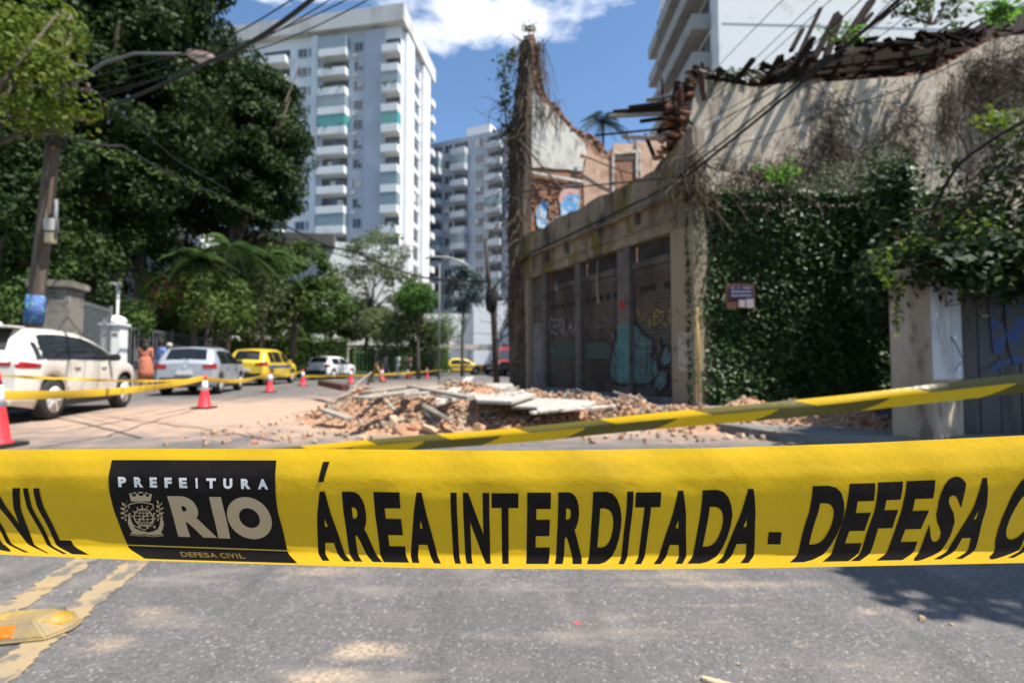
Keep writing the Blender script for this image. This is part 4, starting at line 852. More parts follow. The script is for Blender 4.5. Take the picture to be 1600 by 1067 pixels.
# shrubs inside the railings
def shrub(label, px, py, Y, r, ncl, nper, m, leaf=.16, group='shrubs behind the railings'):
    r = tuple(v * 1.15 for v in r); c = at(px, py, Y); t = thing('shrub', label, 'shrub', (c.x, c.y, 0), group=group); st = MB()
    for k in range(5): st.tube([(c.x, c.y, 0), (c.x + random.uniform(-.3, .3) * r[0], c.y, c.z * .6), (c.x + random.uniform(-.6, .6) * r[0], c.y + random.uniform(-.3, .3), c.z + r[2] * .3)], [.035, .025, .01], 5)
    st.build('stems', 'bark', t, fix=False); p, d = clump_pts(c, r, ncl, nper, .38 * r[2] + .15); leaf_mesh('foliage', p, d, leaf, m, t, .6)
SH = [('lime green bush with pink flowers behind the railing', 245, 450, 25, (1.0, .6, .8), 16, 60, 'leaf_lime'), ('mid green shrub right of the white lamp pillar', 205, 495, 21, (.8, .5, .8), 16, 70, 'leaf_mid'),
      ('dark shrub behind the orange dress', 235, 510, 24, (1.0, .5, .7), 16, 70, 'leaf_dark'), ('green shrub above the silver car roof', 300, 515, 28, (1.2, .6, .6), 16, 70, 'leaf_mid'), ('broad pale shrub left of the taxi estate', 355, 505, 31, (1.2, .6, .8), 18, 70, 'leaf_pale'),
      ('large-leaved shrub over the taxi roof', 405, 505, 32, (1.3, .6, .8), 18, 70, 'leaf_lime'), ('mid green shrub between the taxi estate and brick posts', 455, 515, 34, (1.2, .6, .8), 18, 70, 'leaf_mid'), ('yellowish shrub below the grey-green street tree', 672, 520, 42, (1.4, .6, 1.0), 18, 70, 'leaf_yellow'),
      ('full green shrub hiding the feet of the tall palm', 352, 478, 24.5, (1.2, .6, 1.2), 26, 80, 'leaf_mid'), ('loose yellow-green shrub between the palms', 318, 470, 23.5, (1.0, .6, 1.2), 22, 80, 'leaf_yellow'), ('pale shrub at the foot of the greyer palm', 402, 476, 27, (1.2, .6, 1.3), 26, 80, 'leaf_pale'),
      ('dark dense shrub below the round bright tree', 640, 522, 34, (1.8, .6, 1.3), 34, 90, 'leaf_dark'), ('pale olive shrub right of the round bright tree trunk', 684, 520, 36, (1.3, .6, 1.3), 26, 80, 'leaf_pale'), ('mid green shrub left of the round bright tree', 606, 505, 33.5, (1.5, .6, 1.3), 28, 90, 'leaf_pale'),
      ('dark shrub at the far left beyond the white car', 20, 470, 17, (1.6, .8, 1.2), 24, 80, 'leaf_mid'), ('shrub behind the stone gate pillar', 130, 470, 20, (1.4, .8, 1.1), 22, 80, 'leaf_dark')]
for a in SH: shrub(*a)
fl = MB()
for _ in range(26):
    c = at(random.uniform(228, 285), random.uniform(432, 480), 24.3); fl.box(c, (.09, .05, .09), Matrix.Rotation(random.uniform(0, 3), 3, 'Y'))
tag(fl.build('flowers', 'flower_pink'), 'pink flowers scattered on the lime bush behind the railing', 'flowers', kind='stuff')
# wooded slope closing the view behind the garden
hill = MB(); rows = []
for j, (Y, z) in enumerate(((40, 0), (48, 6), (60, 14), (80, 22))):
    rows.append([Vector((x + random.uniform(-1, 1), Y - .25 * (x + 20), z * min(1, max(0, (-14 - x) / 14)) + random.uniform(-.5, .5) * (z > 0))) for x in range(-110, -8, 6)])
struct(hill.grid(rows).build('hill', 'soil', fix=False))
P_, D_ = [], []
for _ in range(260):
    px = random.uniform(-260, 440); Y = random.uniform(38, 46); c = at(px, random.uniform(250, 560), Y); p, d = clump_pts(c, (1.6, 1.2, 1.5), 4, 55, 1.0); P_.append(p); D_.append(d)
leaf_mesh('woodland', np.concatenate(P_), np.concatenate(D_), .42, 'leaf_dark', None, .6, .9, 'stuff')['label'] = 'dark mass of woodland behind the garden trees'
# clipped hedges
def hedge(label, px0, px1, yt, yb, Y0, Y1, m='leaf_lime', n=2600):
    a, b = at(px0, 560, Y0), at(px1, 560, Y1); ht = at(px0, yt, Y0).z; t = thing('hedge', label, 'hedge', (a.x, a.y, 0)); d = Vector((b.x - a.x, b.y - a.y, 0)); L = d.length; d.normalize(); nn = Vector((d.y, -d.x, 0))
    MB().fbox(Vector((a.x, a.y, 0)), d, nn, Vector((0, 0, 1)), .15, L - .15, -.3, .3, 0, ht - .15).build('branches', 'leaf_dark', t)
    U = RNG.uniform(0, L, n); V = RNG.uniform(-.5, .5, n); Z = RNG.uniform(.05, ht, n); k = RNG.uniform(0, 1, n) < .35; Z = np.where(k, ht + RNG.normal(0, .06, n), Z); V = np.where(k, V, np.sign(V) * (.42 + RNG.normal(0, .05, n)))
    C = np.array([a.x, a.y, 0]) + np.array(d) * U[:, None] + np.array(nn) * V[:, None] + np.array([0, 0, 1]) * Z[:, None]; D = np.array(nn) * V[:, None] * 1.0 + np.array([0, 0, .9])
    leaf_mesh('foliage', C, D, .16, m, t, .6, .6, 'stuff')
hedge('clipped lime green hedge behind the taxi estate', 335, 440, 533, 560, 29, 33)
hedge('low green hedge between the white hatchback and brick gate posts', 436, 545, 530, 560, 35.5, 36.5, 'leaf_mid')
hedge('long clipped hedge behind the green railing and walking man', 545, 700, 541, 585, 38, 44, 'leaf_lime', 5200)
# ------------------------------------------------------------------ vine over the gate, at the right edge
c0 = at(1500, 560, 7.4); VB = thing('vine', 'heavy dark vine smothering the gate top at the right edge', 'vine', (c0.x, c0.y, 0)); tw = MB(); P_, D_ = [], []
prng = random.Random(5)
def lower(px): return np.interp(px, [1370, 1400, 1450, 1500, 1700], [470, 440, 432, 440, 436])
def upper(px): return np.interp(px, [1385, 1410, 1450, 1480, 1540, 1600, 1700], [430, 400, 335, 268, 215, 170, 120])
st = []
for _ in range(250):
    px = prng.uniform(1450, 1700); py = prng.uniform(upper(px), lower(px)); Y = prng.uniform(6.2, 8.4); c = at(px, py, Y); st.append(c)
twigs(tw, st, 1.2, 8, .012, (-.05, -.1, -.3), .7)
tw.tube([(7.0, 7.6, 0), (7.1, 7.5, 1.5), (6.9, 7.4, 2.6), (6.3, 7.3, 3.4)], [.09, .08, .07, .05], 8)
tw.build('stems', 'vine_wood', VB, fix=False)['kind'] = 'stuff'
for _ in range(420):
    px = prng.uniform(1412, 1720); f = prng.random() ** .8; py = upper(px) + (lower(px) - upper(px)) * f; dens = .25 + .75 * f
    if prng.random() > dens: continue
    c = at(px, py, prng.uniform(6.0, 8.2)); k = int(26 * dens); q = RNG.normal(0, .2, (k, 3)); P_.append(np.array(c) + q); D_.append(q * 2 + np.array([0, -.2, .9]))
for _ in range(170):                                                 # leafy fringe along the lower lip
    px = prng.uniform(1440, 1860); c = at(px, lower(px) - prng.uniform(-4, 60), prng.uniform(5.55, 6.4) if px > 1470 else prng.uniform(5.8, 6.1)); q = RNG.normal(0, .13, (22, 3)); P_.append(np.array(c) + q); D_.append(q * 2 + np.array([0, -.3, .9]))
for _ in range(260):                                                 # the growth carries on along the boundary wall
    f = prng.uniform(.25, .97); zt_ = 4.5 if f > .45 else 2.6; c = SWo + SWd * f + Vector((prng.uniform(-.25, .35), prng.uniform(-.3, .2), prng.uniform(1.6, zt_))); q = RNG.normal(0, .16, (26, 3)); P_.append(np.array(c) + q); D_.append(q * 2 + np.array([-.3, -.3, .7]))
leafmat('leaf_vine', (.018, .035, .008), (.028, .052, .012), (.08, .12, .02), trans=.25, sc_=2)
leaf_mesh('leaves', np.concatenate(P_), np.concatenate(D_), .12, 'leaf_vine', VB, .6, .7, 'stuff')
P_, D_ = [], []
for cx, cy, sx, sy, k in [(1380, 408, 9, 10, 40), (1387, 434, 10, 7, 45), (1440, 380, 22, 9, 50), (1400, 470, 6, 24, 40), (1560, 190, 22, 12, 110), (1520, 355, 40, 14, 50)]:
    for _ in range(k): p = at(random.gauss(cx, sx), random.gauss(cy, sy), random.uniform(5.7, 6.1)); P_.append(p); D_.append((random.gauss(0, .3), -.3, 1))
leaf_mesh('sunlit_tint_sprays', np.array(P_), np.array(D_), .10, 'leaf_near', VB, .5, .6, 'stuff')  # brighter leaf colour gives these sprays their sunlit look
# bright self-sown plants
def sprig(label, px, py, Y, n, spread, leaf, h, m='leaf_bright', off=None):
    c = at(px, py, Y); t = thing('plant', label, 'plant', tuple(c)); mb = MB(); P_, D_ = [], []
    for k in range(n):
        e_ = c + Vector((random.gauss(0, spread), random.gauss(0, spread * .6), random.uniform(.3, 1) * h)); mb.tube([c, c.lerp(e_, .6) + Vector((0, 0, .05)), e_], [.012, .009, .005], 4)
        for q in range(9): f = random.uniform(.4, 1.05); p = c.lerp(e_, f) + Vector(RNG.normal(0, leaf * .5, 3)); P_.append(p); D_.append((random.gauss(0, .5), -.5, .8))
    mb.build('stems', 'vine_dry', t, fix=False); leaf_mesh('leaves', np.array(P_), np.array(D_), leaf, m, t, .55, .5)
sprig('bright green leafy sapling on top of the ivy wall', 1222, 296, 10.9, 14, .2, .15, .7)
sprig('bright leafy sapling on the collapsed roof near the right corner', 1552, 36, 12.4, 14, .3, .24, .5)
sprig('green weed on the fallen roof boards, at its left', 1398 - 240, 122, 12.3, 8, .3, .13, .3, 'leaf_mid')
sprig('dark leafy shrub rooted behind the roof crest', 1455, 40, 13, 26, .7, .2, 1.0, 'leaf_mid')
sprig('thin green shoots between the broken rafters', 1318, 66, 12.6, 9, .35, .14, .5, 'leaf_bright')
sprig('tuft of leaves crowning the tip of the gable', 826, 52, 18.3, 12, .16, .13, .42, 'leaf_mid')
sprig('small leafy tuft halfway up the gable edge', 822, 142, 18.0, 7, .15, .14, .22, 'leaf_mid')
c = at(790, 200, 18.9); t = thing('creeper', 'leafy creeper growing off the street side of the tall gable', 'creeper', tuple(c)); P_, D_ = [], []; tw = MB()
for cx, cy, s in [(788, 95, 9), (782, 118, 9), (796, 100, 8), (790, 140, 7), (786, 165, 7), (792, 190, 9), (788, 205, 10), (798, 225, 7), (800, 250, 6), (800, 80, 5)]:
    for _ in range(34): p = at(random.gauss(cx, s * .7), random.gauss(cy, s), random.uniform(18.4, 19.3)); P_.append(p); D_.append((-.5, -.3, .6))
tw.tube([at(803, 270, 18.8), at(796, 220, 18.9), at(790, 180, 18.9), at(790, 130, 18.9), at(790, 90, 18.9)], [.04, .035, .03, .02, .01], 6)
tw.build('stem', 'vine_wood', t, True, fix=False); leaf_mesh('leaves', np.array(P_), np.array(D_), .2, 'leaf_mid', t, .55, .6)
# ------------------------------------------------------------------ left pavement: pole, pillars, railings
layers('pole_wood', (.115, .085, .066), [((.07, .05, .04), 2, .45, .62, (3, 3, .2)), ((.33, .28, .24), 4, .6, .72, (3, 3, .3))], rough=.9, bump=.3)
layers('galv', (.42, .42, .41), rough=.5, metal=.4); layers('lamp_body', (.50, .36, .30), rough=.6); layers('lamp_glass', (.6, .6, .55), rough=.3)
layers('poster_blue', (.06, .12, .33), [((.12, .33, .38), 5, .5, .58), ((.30, .12, .16), 9, .6, .64)], rough=.7)
layers('box_white', (.42, .40, .37), rough=.6); layers('box_beige', (.34, .29, .18), rough=.7)
layers('stone', (.20, .18, .15), [((.11, .10, .08), 2.5, .45, .62), ((.28, .26, .22), 4, .6, .7)], rough=.95, bump=.6, bscale=9)
layers('paint_white', (.74, .73, .71), [((.58, .56, .53), 2, .58, .72)], rough=.8); layers('iron_grey', (.16, .165, .17), rough=.6); layers('iron_green', (.10, .17, .09), rough=.6); layers('cable_black', (.012, .012, .012), rough=.6)
pb = at(41, 560, 12.2); PT = at(106, 18, 12.0)
UP = thing('utility_pole', 'thick leaning utility pole with blue poster and boxes, behind the white car', 'utility pole', (pb.x, pb.y, .1))
pv_ = lambda z: Vector((pb.x, pb.y, 0)).lerp(Vector((PT.x, PT.y, 0)), z / PT.z) + Vector((0, 0, z))
MB().tube([pv_(z) for z in (.1, 2, 4, 6, 8, PT.z)], [.185, .17, .155, .135, .12, .11], 14).build('shaft', 'pole_wood', UP, True, fix=False)
zp0, zp1 = at(45, 506, 12.2).z, at(45, 462, 12.2).z
MB().tube([pv_(zp0), pv_(zp1)], [.192, .186], 16).build('poster', 'poster_blue', UP, True, fix=False)
q = at(80, 352, 12); MB().box(q, (.22, .2, .3)).build('meter_box', 'box_white', UP, bevel=.02); q = at(79, 372, 12); MB().box(q, (.2, .18, .26)).build('meter_box', 'box_beige', UP, bevel=.02)
a = at(88, 312, 12); b = at(86, 372, 12); MB().tube([a, b], .04, 8).build('conduit', 'iron_grey', UP, True)
MB().tube([at(98, 143, 12), at(120, 128, 11.9), at(160, 100, 11.6), at(210, 84, 11.3), at(300, 85, 10.9)], [.04, .038, .035, .032, .03], 8).build('lamp_arm', 'iron_grey', UP, True, fix=False)
MB().tube([at(60, 75, 12), at(100, 98, 12), at(135, 104, 11.9)], .025, 6).build('brace', 'iron_grey', UP, True, fix=False)
h = MB(); a = at(296, 85, 10.9); d = (at(334, 92, 10.8) - a); qx = d.to_track_quat('X', 'Z').to_matrix()
hl = h.box(a + d * .5, (d.length, .26, .16), qx).build('lamp_head', 'lamp_body', UP, bevel=.05, seg=3); MB().box(a + d * .55 - Vector((0, 0, .09)), (d.length * .6, .2, .05), qx).build('lens', 'lamp_glass', hl, bevel=.02)
for z in (6.9, 7.6): MB().bar(pv_(z) + Vector((-.7, -.1, 0)), pv_(z) + Vector((.7, .1, 0)), .09, .09).build('cross_arm', 'pole_wood', UP, bevel=.01)
for z in (6.9, 7.6):
    for s in (-.6, -.3, .35, .62): MB().lathe([(.03, 0), (.05, .04), (.035, .07), (.05, .1), (.02, .14)], pv_(z) + Vector((s, s * .14, .045)), n=8).build('insulator', 'pole_wood', UP, True)
q = at(88, 205, 11.9); MB().lathe([(.02, -.35), (.2, -.32), (.22, 0), (.2, .32), (.02, .36)], q, n=12).build('splice_case', 'cable_black', UP, True)
# stone gate pillar, white pillars, railings
def square_pillar(name, label, px, Y, w_, ztop, m, capm, dome=True, panel_=False, cat='pillar', group=None):
    c = at(px, 560, Y); t = thing(name, label, cat, (c.x, c.y, .1), math.atan2(SD.y, SD.x), group=group, local=True); h_ = w_ / 2
    MB().box((0, 0, (ztop - .32 - .1) / 2), (w_, w_, ztop - .32 - .1)).build('shaft', m, t, bevel=.02)
    if dome:
        MB().box((0, 0, ztop - .38), (w_ * 1.22, w_ * 1.22, .10)).build('cornice', capm, t, bevel=.02)
        MB().lathe([(w_ * .60, -.33 + ztop), (w_ * .58, -.22 + ztop), (w_ * .48, ztop - .11), (w_ * .25, ztop - .04), (0, ztop - .02)], (0, 0, 0), n=20).build('cap', capm, t, True)
    else: MB().box((0, 0, ztop - .3), (w_ * 1.25, w_ * 1.25, .22)).build('cap', capm, t, bevel=.04)
    if panel_:
        for x, sgn in ((-.14, 0), (.16, 0)): MB().box((-h_ - .006, x, ztop - .75), (.012, .16, .12)).build('plaque', 'iron_grey', t)
    return t
square_pillar('gate_pillar', 'rough grey stone gate pillar right of the utility pole', 88, 14.5, .85, at(0, 436, 14.5).z, 'stone', 'stone', False)
square_pillar('fence_pillar', 'white domed fence pillar carrying a slim post, beside the white car', 178, 19, .62, at(0, 496, 19).z, 'paint_white', 'paint_white', True, True)
square_pillar('fence_pillar', 'white domed fence pillar behind the silver car', 361, 33, .85, at(0, 526, 33).z, 'paint_white', 'paint_white')
c = at(181, 560, 19.3); LP_ = thing('camera_post', 'slim grey post with small white camera heads rising behind the white pillar', 'post', (c.x, c.y, .1))
zt = at(0, 445, 19.3).z; MB().tube([(c.x, c.y, .1), (c.x, c.y, zt)], .055, 10).build('shaft', 'galv', LP_, True, fix=False)
for s in (-1, 1): MB().box((c.x + s * .13, c.y - .1, zt + .03), (.12, .22, .10), Matrix.Rotation(.4 * s, 3, 'Z')).build('camera_head', 'box_white', LP_, bevel=.03)
def railing(label, pa, pb_, Ya, Yb, ztop, zwall, gap, m='iron_grey', rmat='stone', name='railing', cat='railing', post=14):
    a, b = at(pa, 560, Ya), at(pb_, 560, Yb); a.z = b.z = 0; d = b - a; L = d.length; d.normalize(); nn = Vector((d.y, -d.x, 0)); t = thing(name, label, cat, (a.x, a.y, .1)); ez = Vector((0, 0, 1))
    if zwall: MB().fbox(a, d, nn, ez, 0, L, -.15, .15, .05, zwall).build('base_wall', rmat, t)
    for z in (ztop - .12, zwall + .15): MB().fbox(a, d, nn, ez, 0, L, -.02, .02, z, z + .05).build('rail', m, t)
    n = int(L / gap); me = MB().box((0, 0, (ztop - zwall) / 2), (.035, .03, ztop - zwall)).mesh('bar')
    me.materials.append(MATS[m]); mp = MB().box((0, 0, (ztop - zwall + .1) / 2), (.09, .09, ztop - zwall + .1)).mesh('post'); mp.materials.append(MATS[m])
    for i in range(min(n, 280)):
        o = link('post' if i % post == 0 else 'bar', mp if i % post == 0 else me, None, t); o.location = a + d * (i + .5) * (L / n) + Vector((0, 0, zwall))
zr = at(0, 506, 19).z
railing('grey iron railing between the two white domed pillars', 186, 355, 19.2, 33, zr, .75, .34)
railing('dark iron railing between the stone pillar and white domed pillar', 104, 172, 15.2, 18.8, at(0, 468, 16).z, .8, .26)
railing('green iron railing in front of the long hedge', 552, 700, 37.2, 43.2, at(0, 548, 38).z, .2, .3, 'iron_green', 'pavement')
layers('post_brick', (.34, .18, .12), rough=.9)
for px, Y, lab in ((493, 37, 'slim terracotta gate post behind the white hatchback'), (521, 38, 'slim terracotta gate post with white ball, right of its twin')):
    c = at(px, 560, Y); zt = at(0, 536 if px < 500 else 541, Y).z; t = thing('gate_post', lab, 'post', (c.x, c.y, 0)); MB().box((c.x, c.y, zt / 2), (.42, .42, zt)).build('shaft', 'post_brick', t, bevel=.02)
    MB().lathe([(.16, 0), (.2, .12), (.14, .26), (0, .3)], (c.x, c.y, zt), n=12).build('finial', 'paint_white', t, True)
# dark leaning pole and lamp down the street
layers('pole_dark', (.045, .038, .032), rough=.9)
pA, pB_ = at(776, 603, 23.2), at(758, 372, 23.2); DP = thing('utility_pole', 'thin dark leaning utility pole left of the ruin', 'utility pole', (pA.x, pA.y, 0))
pm = at(771, 480, 23.2); pA.z = 0; MB().tube([pA, pA.lerp(pm, .5), pm, at(764, 440, 23.2), pB_], [.15, .14, .14, .11, .07], 10).build('shaft', 'pole_dark', DP, True, fix=False)
MB().lathe([(.05, -.7), (.24, -.55), (.30, -.1), (.25, .35), (.1, .7)], at(768, 466, 23.2), n=10).build('cable_bundle', 'cable_black', DP, True)
tw = MB(); twigs(tw, [at(random.gauss(778, 9), random.gauss(470, 28), 23.2) for _ in range(40)], 1.3, 6, .018, (.3, 0, -.1), .6); tw.build('loose_wires', 'cable_black', DP, fix=False)['kind'] = 'stuff'
c = at(686, 560, 30); t = thing('street_lamp', 'grey street lamp with long curved arm before the distant block', 'street lamp', (c.x, c.y, 0))
MB().tube([(c.x, c.y, 0), (c.x, c.y, at(0, 412, 30).z)], [.06, .045], 8).build('post', 'iron_grey', t, True, fix=False)
MB().tube([at(664, 404, 30), at(680, 401, 30), at(700, 402, 30), at(718, 407, 30), at(731, 414, 30)], [.05, .05, .05, .045, .06], 8).build('arm', 'galv', t, True, fix=False)
MB().box(at(733, 416, 30), (.5, .2, .12), Matrix.Rotation(.3, 3, 'Y')).build('lamp_head', 'galv', t, bevel=.03)

# ------------------------------------------------------------------ vehicles
def carpaint(name, c, coat=.6): layers(name, c, [(tuple(.6 * v + .4 * d for v, d in zip(c, (.36, .28, .20))), 1.4, .48, .72, (1, 1, 1.6)), (tuple(.8 * v + .2 * d for v, d in zip(c, (.36, .28, .20))), 6, .5, .7)], rough=.35, coat=coat, spec=.5)
carpaint('paint_cream', (.66, .63, .56)); carpaint('paint_silver', (.42, .45, .50)); MATS['paint_silver'].node_tree.nodes['Principled BSDF'].inputs['Metallic'].default_value = .35
carpaint('paint_yellow', (.72, .50, .02)); carpaint('paint_carwhite', (.80, .80, .80)); carpaint('paint_black', (.02, .02, .022)); carpaint('paint_red', (.50, .015, .02))
layers('car_glass', (.012, .014, .016), rough=.05, spec=.7); layers('plastic_black', (.02, .02, .02), rough=.6); layers('tail_red', (.30, .012, .016), rough=.15, coat=.5); layers('tail_clear', (.6, .55, .52), rough=.2)
layers('tyre', (.02, .02, .02), rough=.85); layers('rim', (.55, .54, .52), rough=.4, metal=.2); layers('plate', (.55, .55, .55), rough=.5); layers('stripe_blue', (.03, .07, .25), rough=.4); layers('under', (.012, .012, .012), rough=.9)
def car(name, label, cat, rear, heading, L, W, H, prof, belt, wheels, R, paint_, glass_rear, glass_front, side_win, tail, extras=(), clear=.22, dirty=None):
    """rear: world position of the rear-bumper centre; prof: (x,z) of the top outline, rear to front"""
    t = thing(name, label, cat, (rear[0], rear[1], .0), heading, local=True); PX = [p[0] for p in prof]; PZ = [p[1] for p in prof]
    def ztop(x): return float(np.interp(x, PX, PZ))
    Ra = R + .07
    def zbot(x):
        z = clear + .10 * max(0, 1 - x / .5) + .05 * max(0, 1 - (L - x) / .5)
        for w_ in wheels:
            if abs(x - w_) < Ra: z = max(z, R + math.sqrt(Ra * Ra - (x - w_) ** 2))
        return z
    def plan(x):
        f = 1.0
        if x < .55: f -= .13 * (1 - x / .55) ** 2.2
        if x > L - .8: f -= .24 * (1 - (L - x) / .8) ** 2.2
        return f
    FS = [0, .12, .3, .45, .6, .72, .82, .9, .96, 1.0]; MUL = [.94, .985, 1, 1, 1, .995, .99, .98, .95, .86]
    def hw(x, z):
        b_, t_ = zbot(x), ztop(x); f = min(1, max(0, (z - b_) / max(.05, t_ - b_))); w_ = W / 2 * plan(x) * float(np.interp(f, FS, MUL))
        if z > belt: w_ *= 1 - .24 * ((z - belt) / (H - belt)) ** 1.1
        else: w_ *= 1 - .03 * ((belt - .25 - z) / .5) ** 2
        return w_
    xs = sorted(set([round(v, 3) for v in list(np.linspace(0, L, 36)) + PX + [w_ + Ra * c for w_ in wheels for c in (-1.001, -1, -.93, -.78, -.55, -.28, 0, .28, .55, .78, .93, 1, 1.001)]]))
    rings = []
    for x in xs:
        b_, t_ = zbot(x), ztop(x); r = [Vector((x, 0, b_))] + [Vector((x, hw(x, b_ + (t_ - b_) * f), b_ + (t_ - b_) * f)) for f in FS] + [Vector((x, 0, t_ + .035))]
        r = r + [Vector((p.x, -p.y, p.z)) for p in reversed(r[1:-1])]; rings.append(r)
    n = len(rings[0]); m = MB(); m.add([p for r in rings for p in r], [(i * n + j, i * n + (j + 1) % n, (i + 1) * n + (j + 1) % n, (i + 1) * n + j) for i in range(len(xs) - 1) for j in range(n)] + [tuple(range(n)), tuple((len(xs) - 1) * n + j for j in range(n))])
    o = m.build('body', paint_, t, True); o.data.materials.append(MATS['under'])
    for p in o.data.polygons:
        if p.normal.z < -.55 or (p.center.z < R + Ra * 1.02 and abs(p.normal.y) < .4 and any(abs(p.center.x - w_) < Ra * .99 for w_ in wheels)): p.material_index = 1
        if p.normal.length and abs(p.normal.x) > .97 and (p.center.x < .01): p.use_smooth = False
    def side_patch(nm, mat_, sgn, x0, x1, zlo, zhi, off=.007, k=10):
        rows = []
        for i in range(k + 1):
            x = x0 + (x1 - x0) * i / k; a, b_ = zlo(x), zhi(x); rows.append([Vector((x, sgn * (hw(x, a + (b_ - a) * q / 4) + off), a + (b_ - a) * q / 4)) for q in range(5)])
        return MB().grid(rows).build(nm, mat_, t, True, fix=False)
    def top_patch(nm, mat_, x0, x1, yf, off=.012, k=8, parent=None):
        rows = []
        for i in range(k + 1):
            x = x0 + (x1 - x0) * i / k; z = ztop(x); w_ = hw(x, z) * yf; e_ = .01; nx = Vector((-(ztop(x + e_) - ztop(x - e_)) / (2 * e_), 0, 1)).normalized()
            rows.append([Vector((x, w_ * y, z + .035 * (1 - abs(y) * yf / 1.0) )) + nx * off for y in np.linspace(-1, 1, 7)])
        return MB().grid(rows).build(nm, mat_, t, True, fix=False)
    top_patch('rear_window', 'car_glass', *glass_rear); top_patch('windscreen', 'car_glass', *glass_front)
    for x0, x1 in side_win:
        lo = lambda x: belt + .02; hi = lambda x: max(belt + .03, ztop(x) - .10)
        for s in (1, -1): side_patch('side_window', 'car_glass', s, x0, x1, lo, hi)
    dx = [side_win[0][0] + .25, (wheels[0] + wheels[1]) / 2 + .05, wheels[1] - R - .12]
    dx[0] = max(dx[0], wheels[0] + R + .05) if dx[0] < wheels[0] + R else dx[0]
    for s in (1, -1):
        for a, b_ in ((dx[0], dx[1] - .012), (dx[1] + .012, dx[2])):
            d_ = side_patch('door', paint_, s, a, b_, lambda x: clear + .17, lambda x: belt - .015, .011)
            xh = a + .12; yh = hw(xh, belt - .12) + .02; MB().box((xh + .1, s * (yh + .01), belt - .12), (.2, .03, .035)).build('handle', paint_, d_, bevel=.008)
        side_patch('sill', 'plastic_black', s, wheels[0] + Ra, wheels[1] - Ra, lambda x: clear - .0, lambda x: clear + .12, .01)
        xm = side_win[-1][1] - .35; MB().box((xm, s * (hw(xm, belt) + .12), belt + .07), (.12, .2, .14)).build('wing_mirror', 'plastic_black' if name != 'taxi' else paint_, t, bevel=.03)
        for x0, x1, z0, z1, mm in tail['side']: side_patch('tail_light', mm, s, x0, x1, lambda x: z0 + (x * tail.get('slope', 0)), lambda x: z1 + (x * tail.get('slope2', 0)), .014, 6)
        for y0, y1, z0, z1, mm in tail['rear']: MB().add([(-.012, s * y0, z0), (-.012, s * y1, z0), (-.012, s * y1, z1), (-.012, s * y0, z1), (.05, s * y0, z0), (.05, s * y1, z0), (.05, s * y1, z1), (.05, s * y0, z1)], [(0, 1, 2, 3), (0, 1, 5, 4), (1, 2, 6, 5), (2, 3, 7, 6), (3, 0, 4, 7)]).build('tail_light', mm, t)
    MB().box((-.02, 0, clear + .24), (.10, W * .80, .22)).build('rear_bumper', tail.get('bumper', 'plastic_black'), t, bevel=.03)
    MB().box((-.035, 0, tail['plate']), (.06, .42, .13)).build('number_plate', 'plate', t)
    for w_ in wheels:
        for s in (1, -1):
            M = Matrix.Rotation(math.pi / 2, 3, 'X'); c = Vector((w_, s * (W / 2 - .125), R))
            wh = MB().lathe([(R * .62, -.105), (R * .93, -.105), (R, -.075), (R, .075), (R * .93, .105), (R * .62, .105)], c, M, 24).build('wheel', 'tyre', t, True)
            rm = MB().lathe([(0, -.085), (R * .2, -.095), (R * .58, -.07), (R * .66, -.108)], c, Matrix.Rotation(math.pi / 2 * s, 3, 'X'), 20)
            ro = rm.build('rim', 'rim', wh, True)
            sp_ = MB()
            for k in range(5):
                a = 2 * math.pi * k / 5; sp_.bar(c + Vector((math.cos(a) * R * .12, s * .10, math.sin(a) * R * .12)), c + Vector((math.cos(a) * R * .62, s * .095, math.sin(a) * R * .62)), .045, .05)
            sp_.build('spokes', 'rim', wh)
    for ex in extras: ex(t, hw, ztop, side_patch)
    return t
def rails(t, hw, ztop, sp):
    for s in (1, -1): MB().tube([Vector((x, s * (hw(x, ztop(x)) * .93), ztop(x) + .05)) for x in (.75, 1.4, 2.1, 2.7)], .018, 5).build('roof_rail', 'plastic_black', t, True)
def spoiler(z, x0, x1, w_, m):
    return lambda t, hw, ztop, sp: MB().box(((x0 + x1) / 2, 0, z), (x1 - x0, w_, .04)).build('roof_spoiler', m, t, bevel=.015)
def wiper(z): return lambda t, hw, ztop, sp: MB().bar((.02, -.1, z), (.14, .35, z + .12), .02, .015).build('wiper', 'plastic_black', t)
def aerial(x): return lambda t, hw, ztop, sp: MB().box((x, 0, ztop(x) + .075), (.16, .035, .09)).build('roof_fin', 'paint_cream', t, bevel=.015)
def badge(z): return lambda t, hw, ztop, sp: MB().lathe([(.0, .012), (.05, .012), (.055, 0)], (-.008, 0, z), Matrix.Rotation(-math.pi / 2, 3, 'Y'), 12).build('badge', 'rim', t)
def stripe(z0, z1, x0, x1):
    def f(t, hw, ztop, sp):
        for s in (1, -1): sp('side_stripe', 'stripe_blue', s, x0, x1, lambda x: z0, lambda x: z1, .018)
    return f
HD = math.atan2(SD.y, SD.x)
SN_ = -SN                                   # street's left
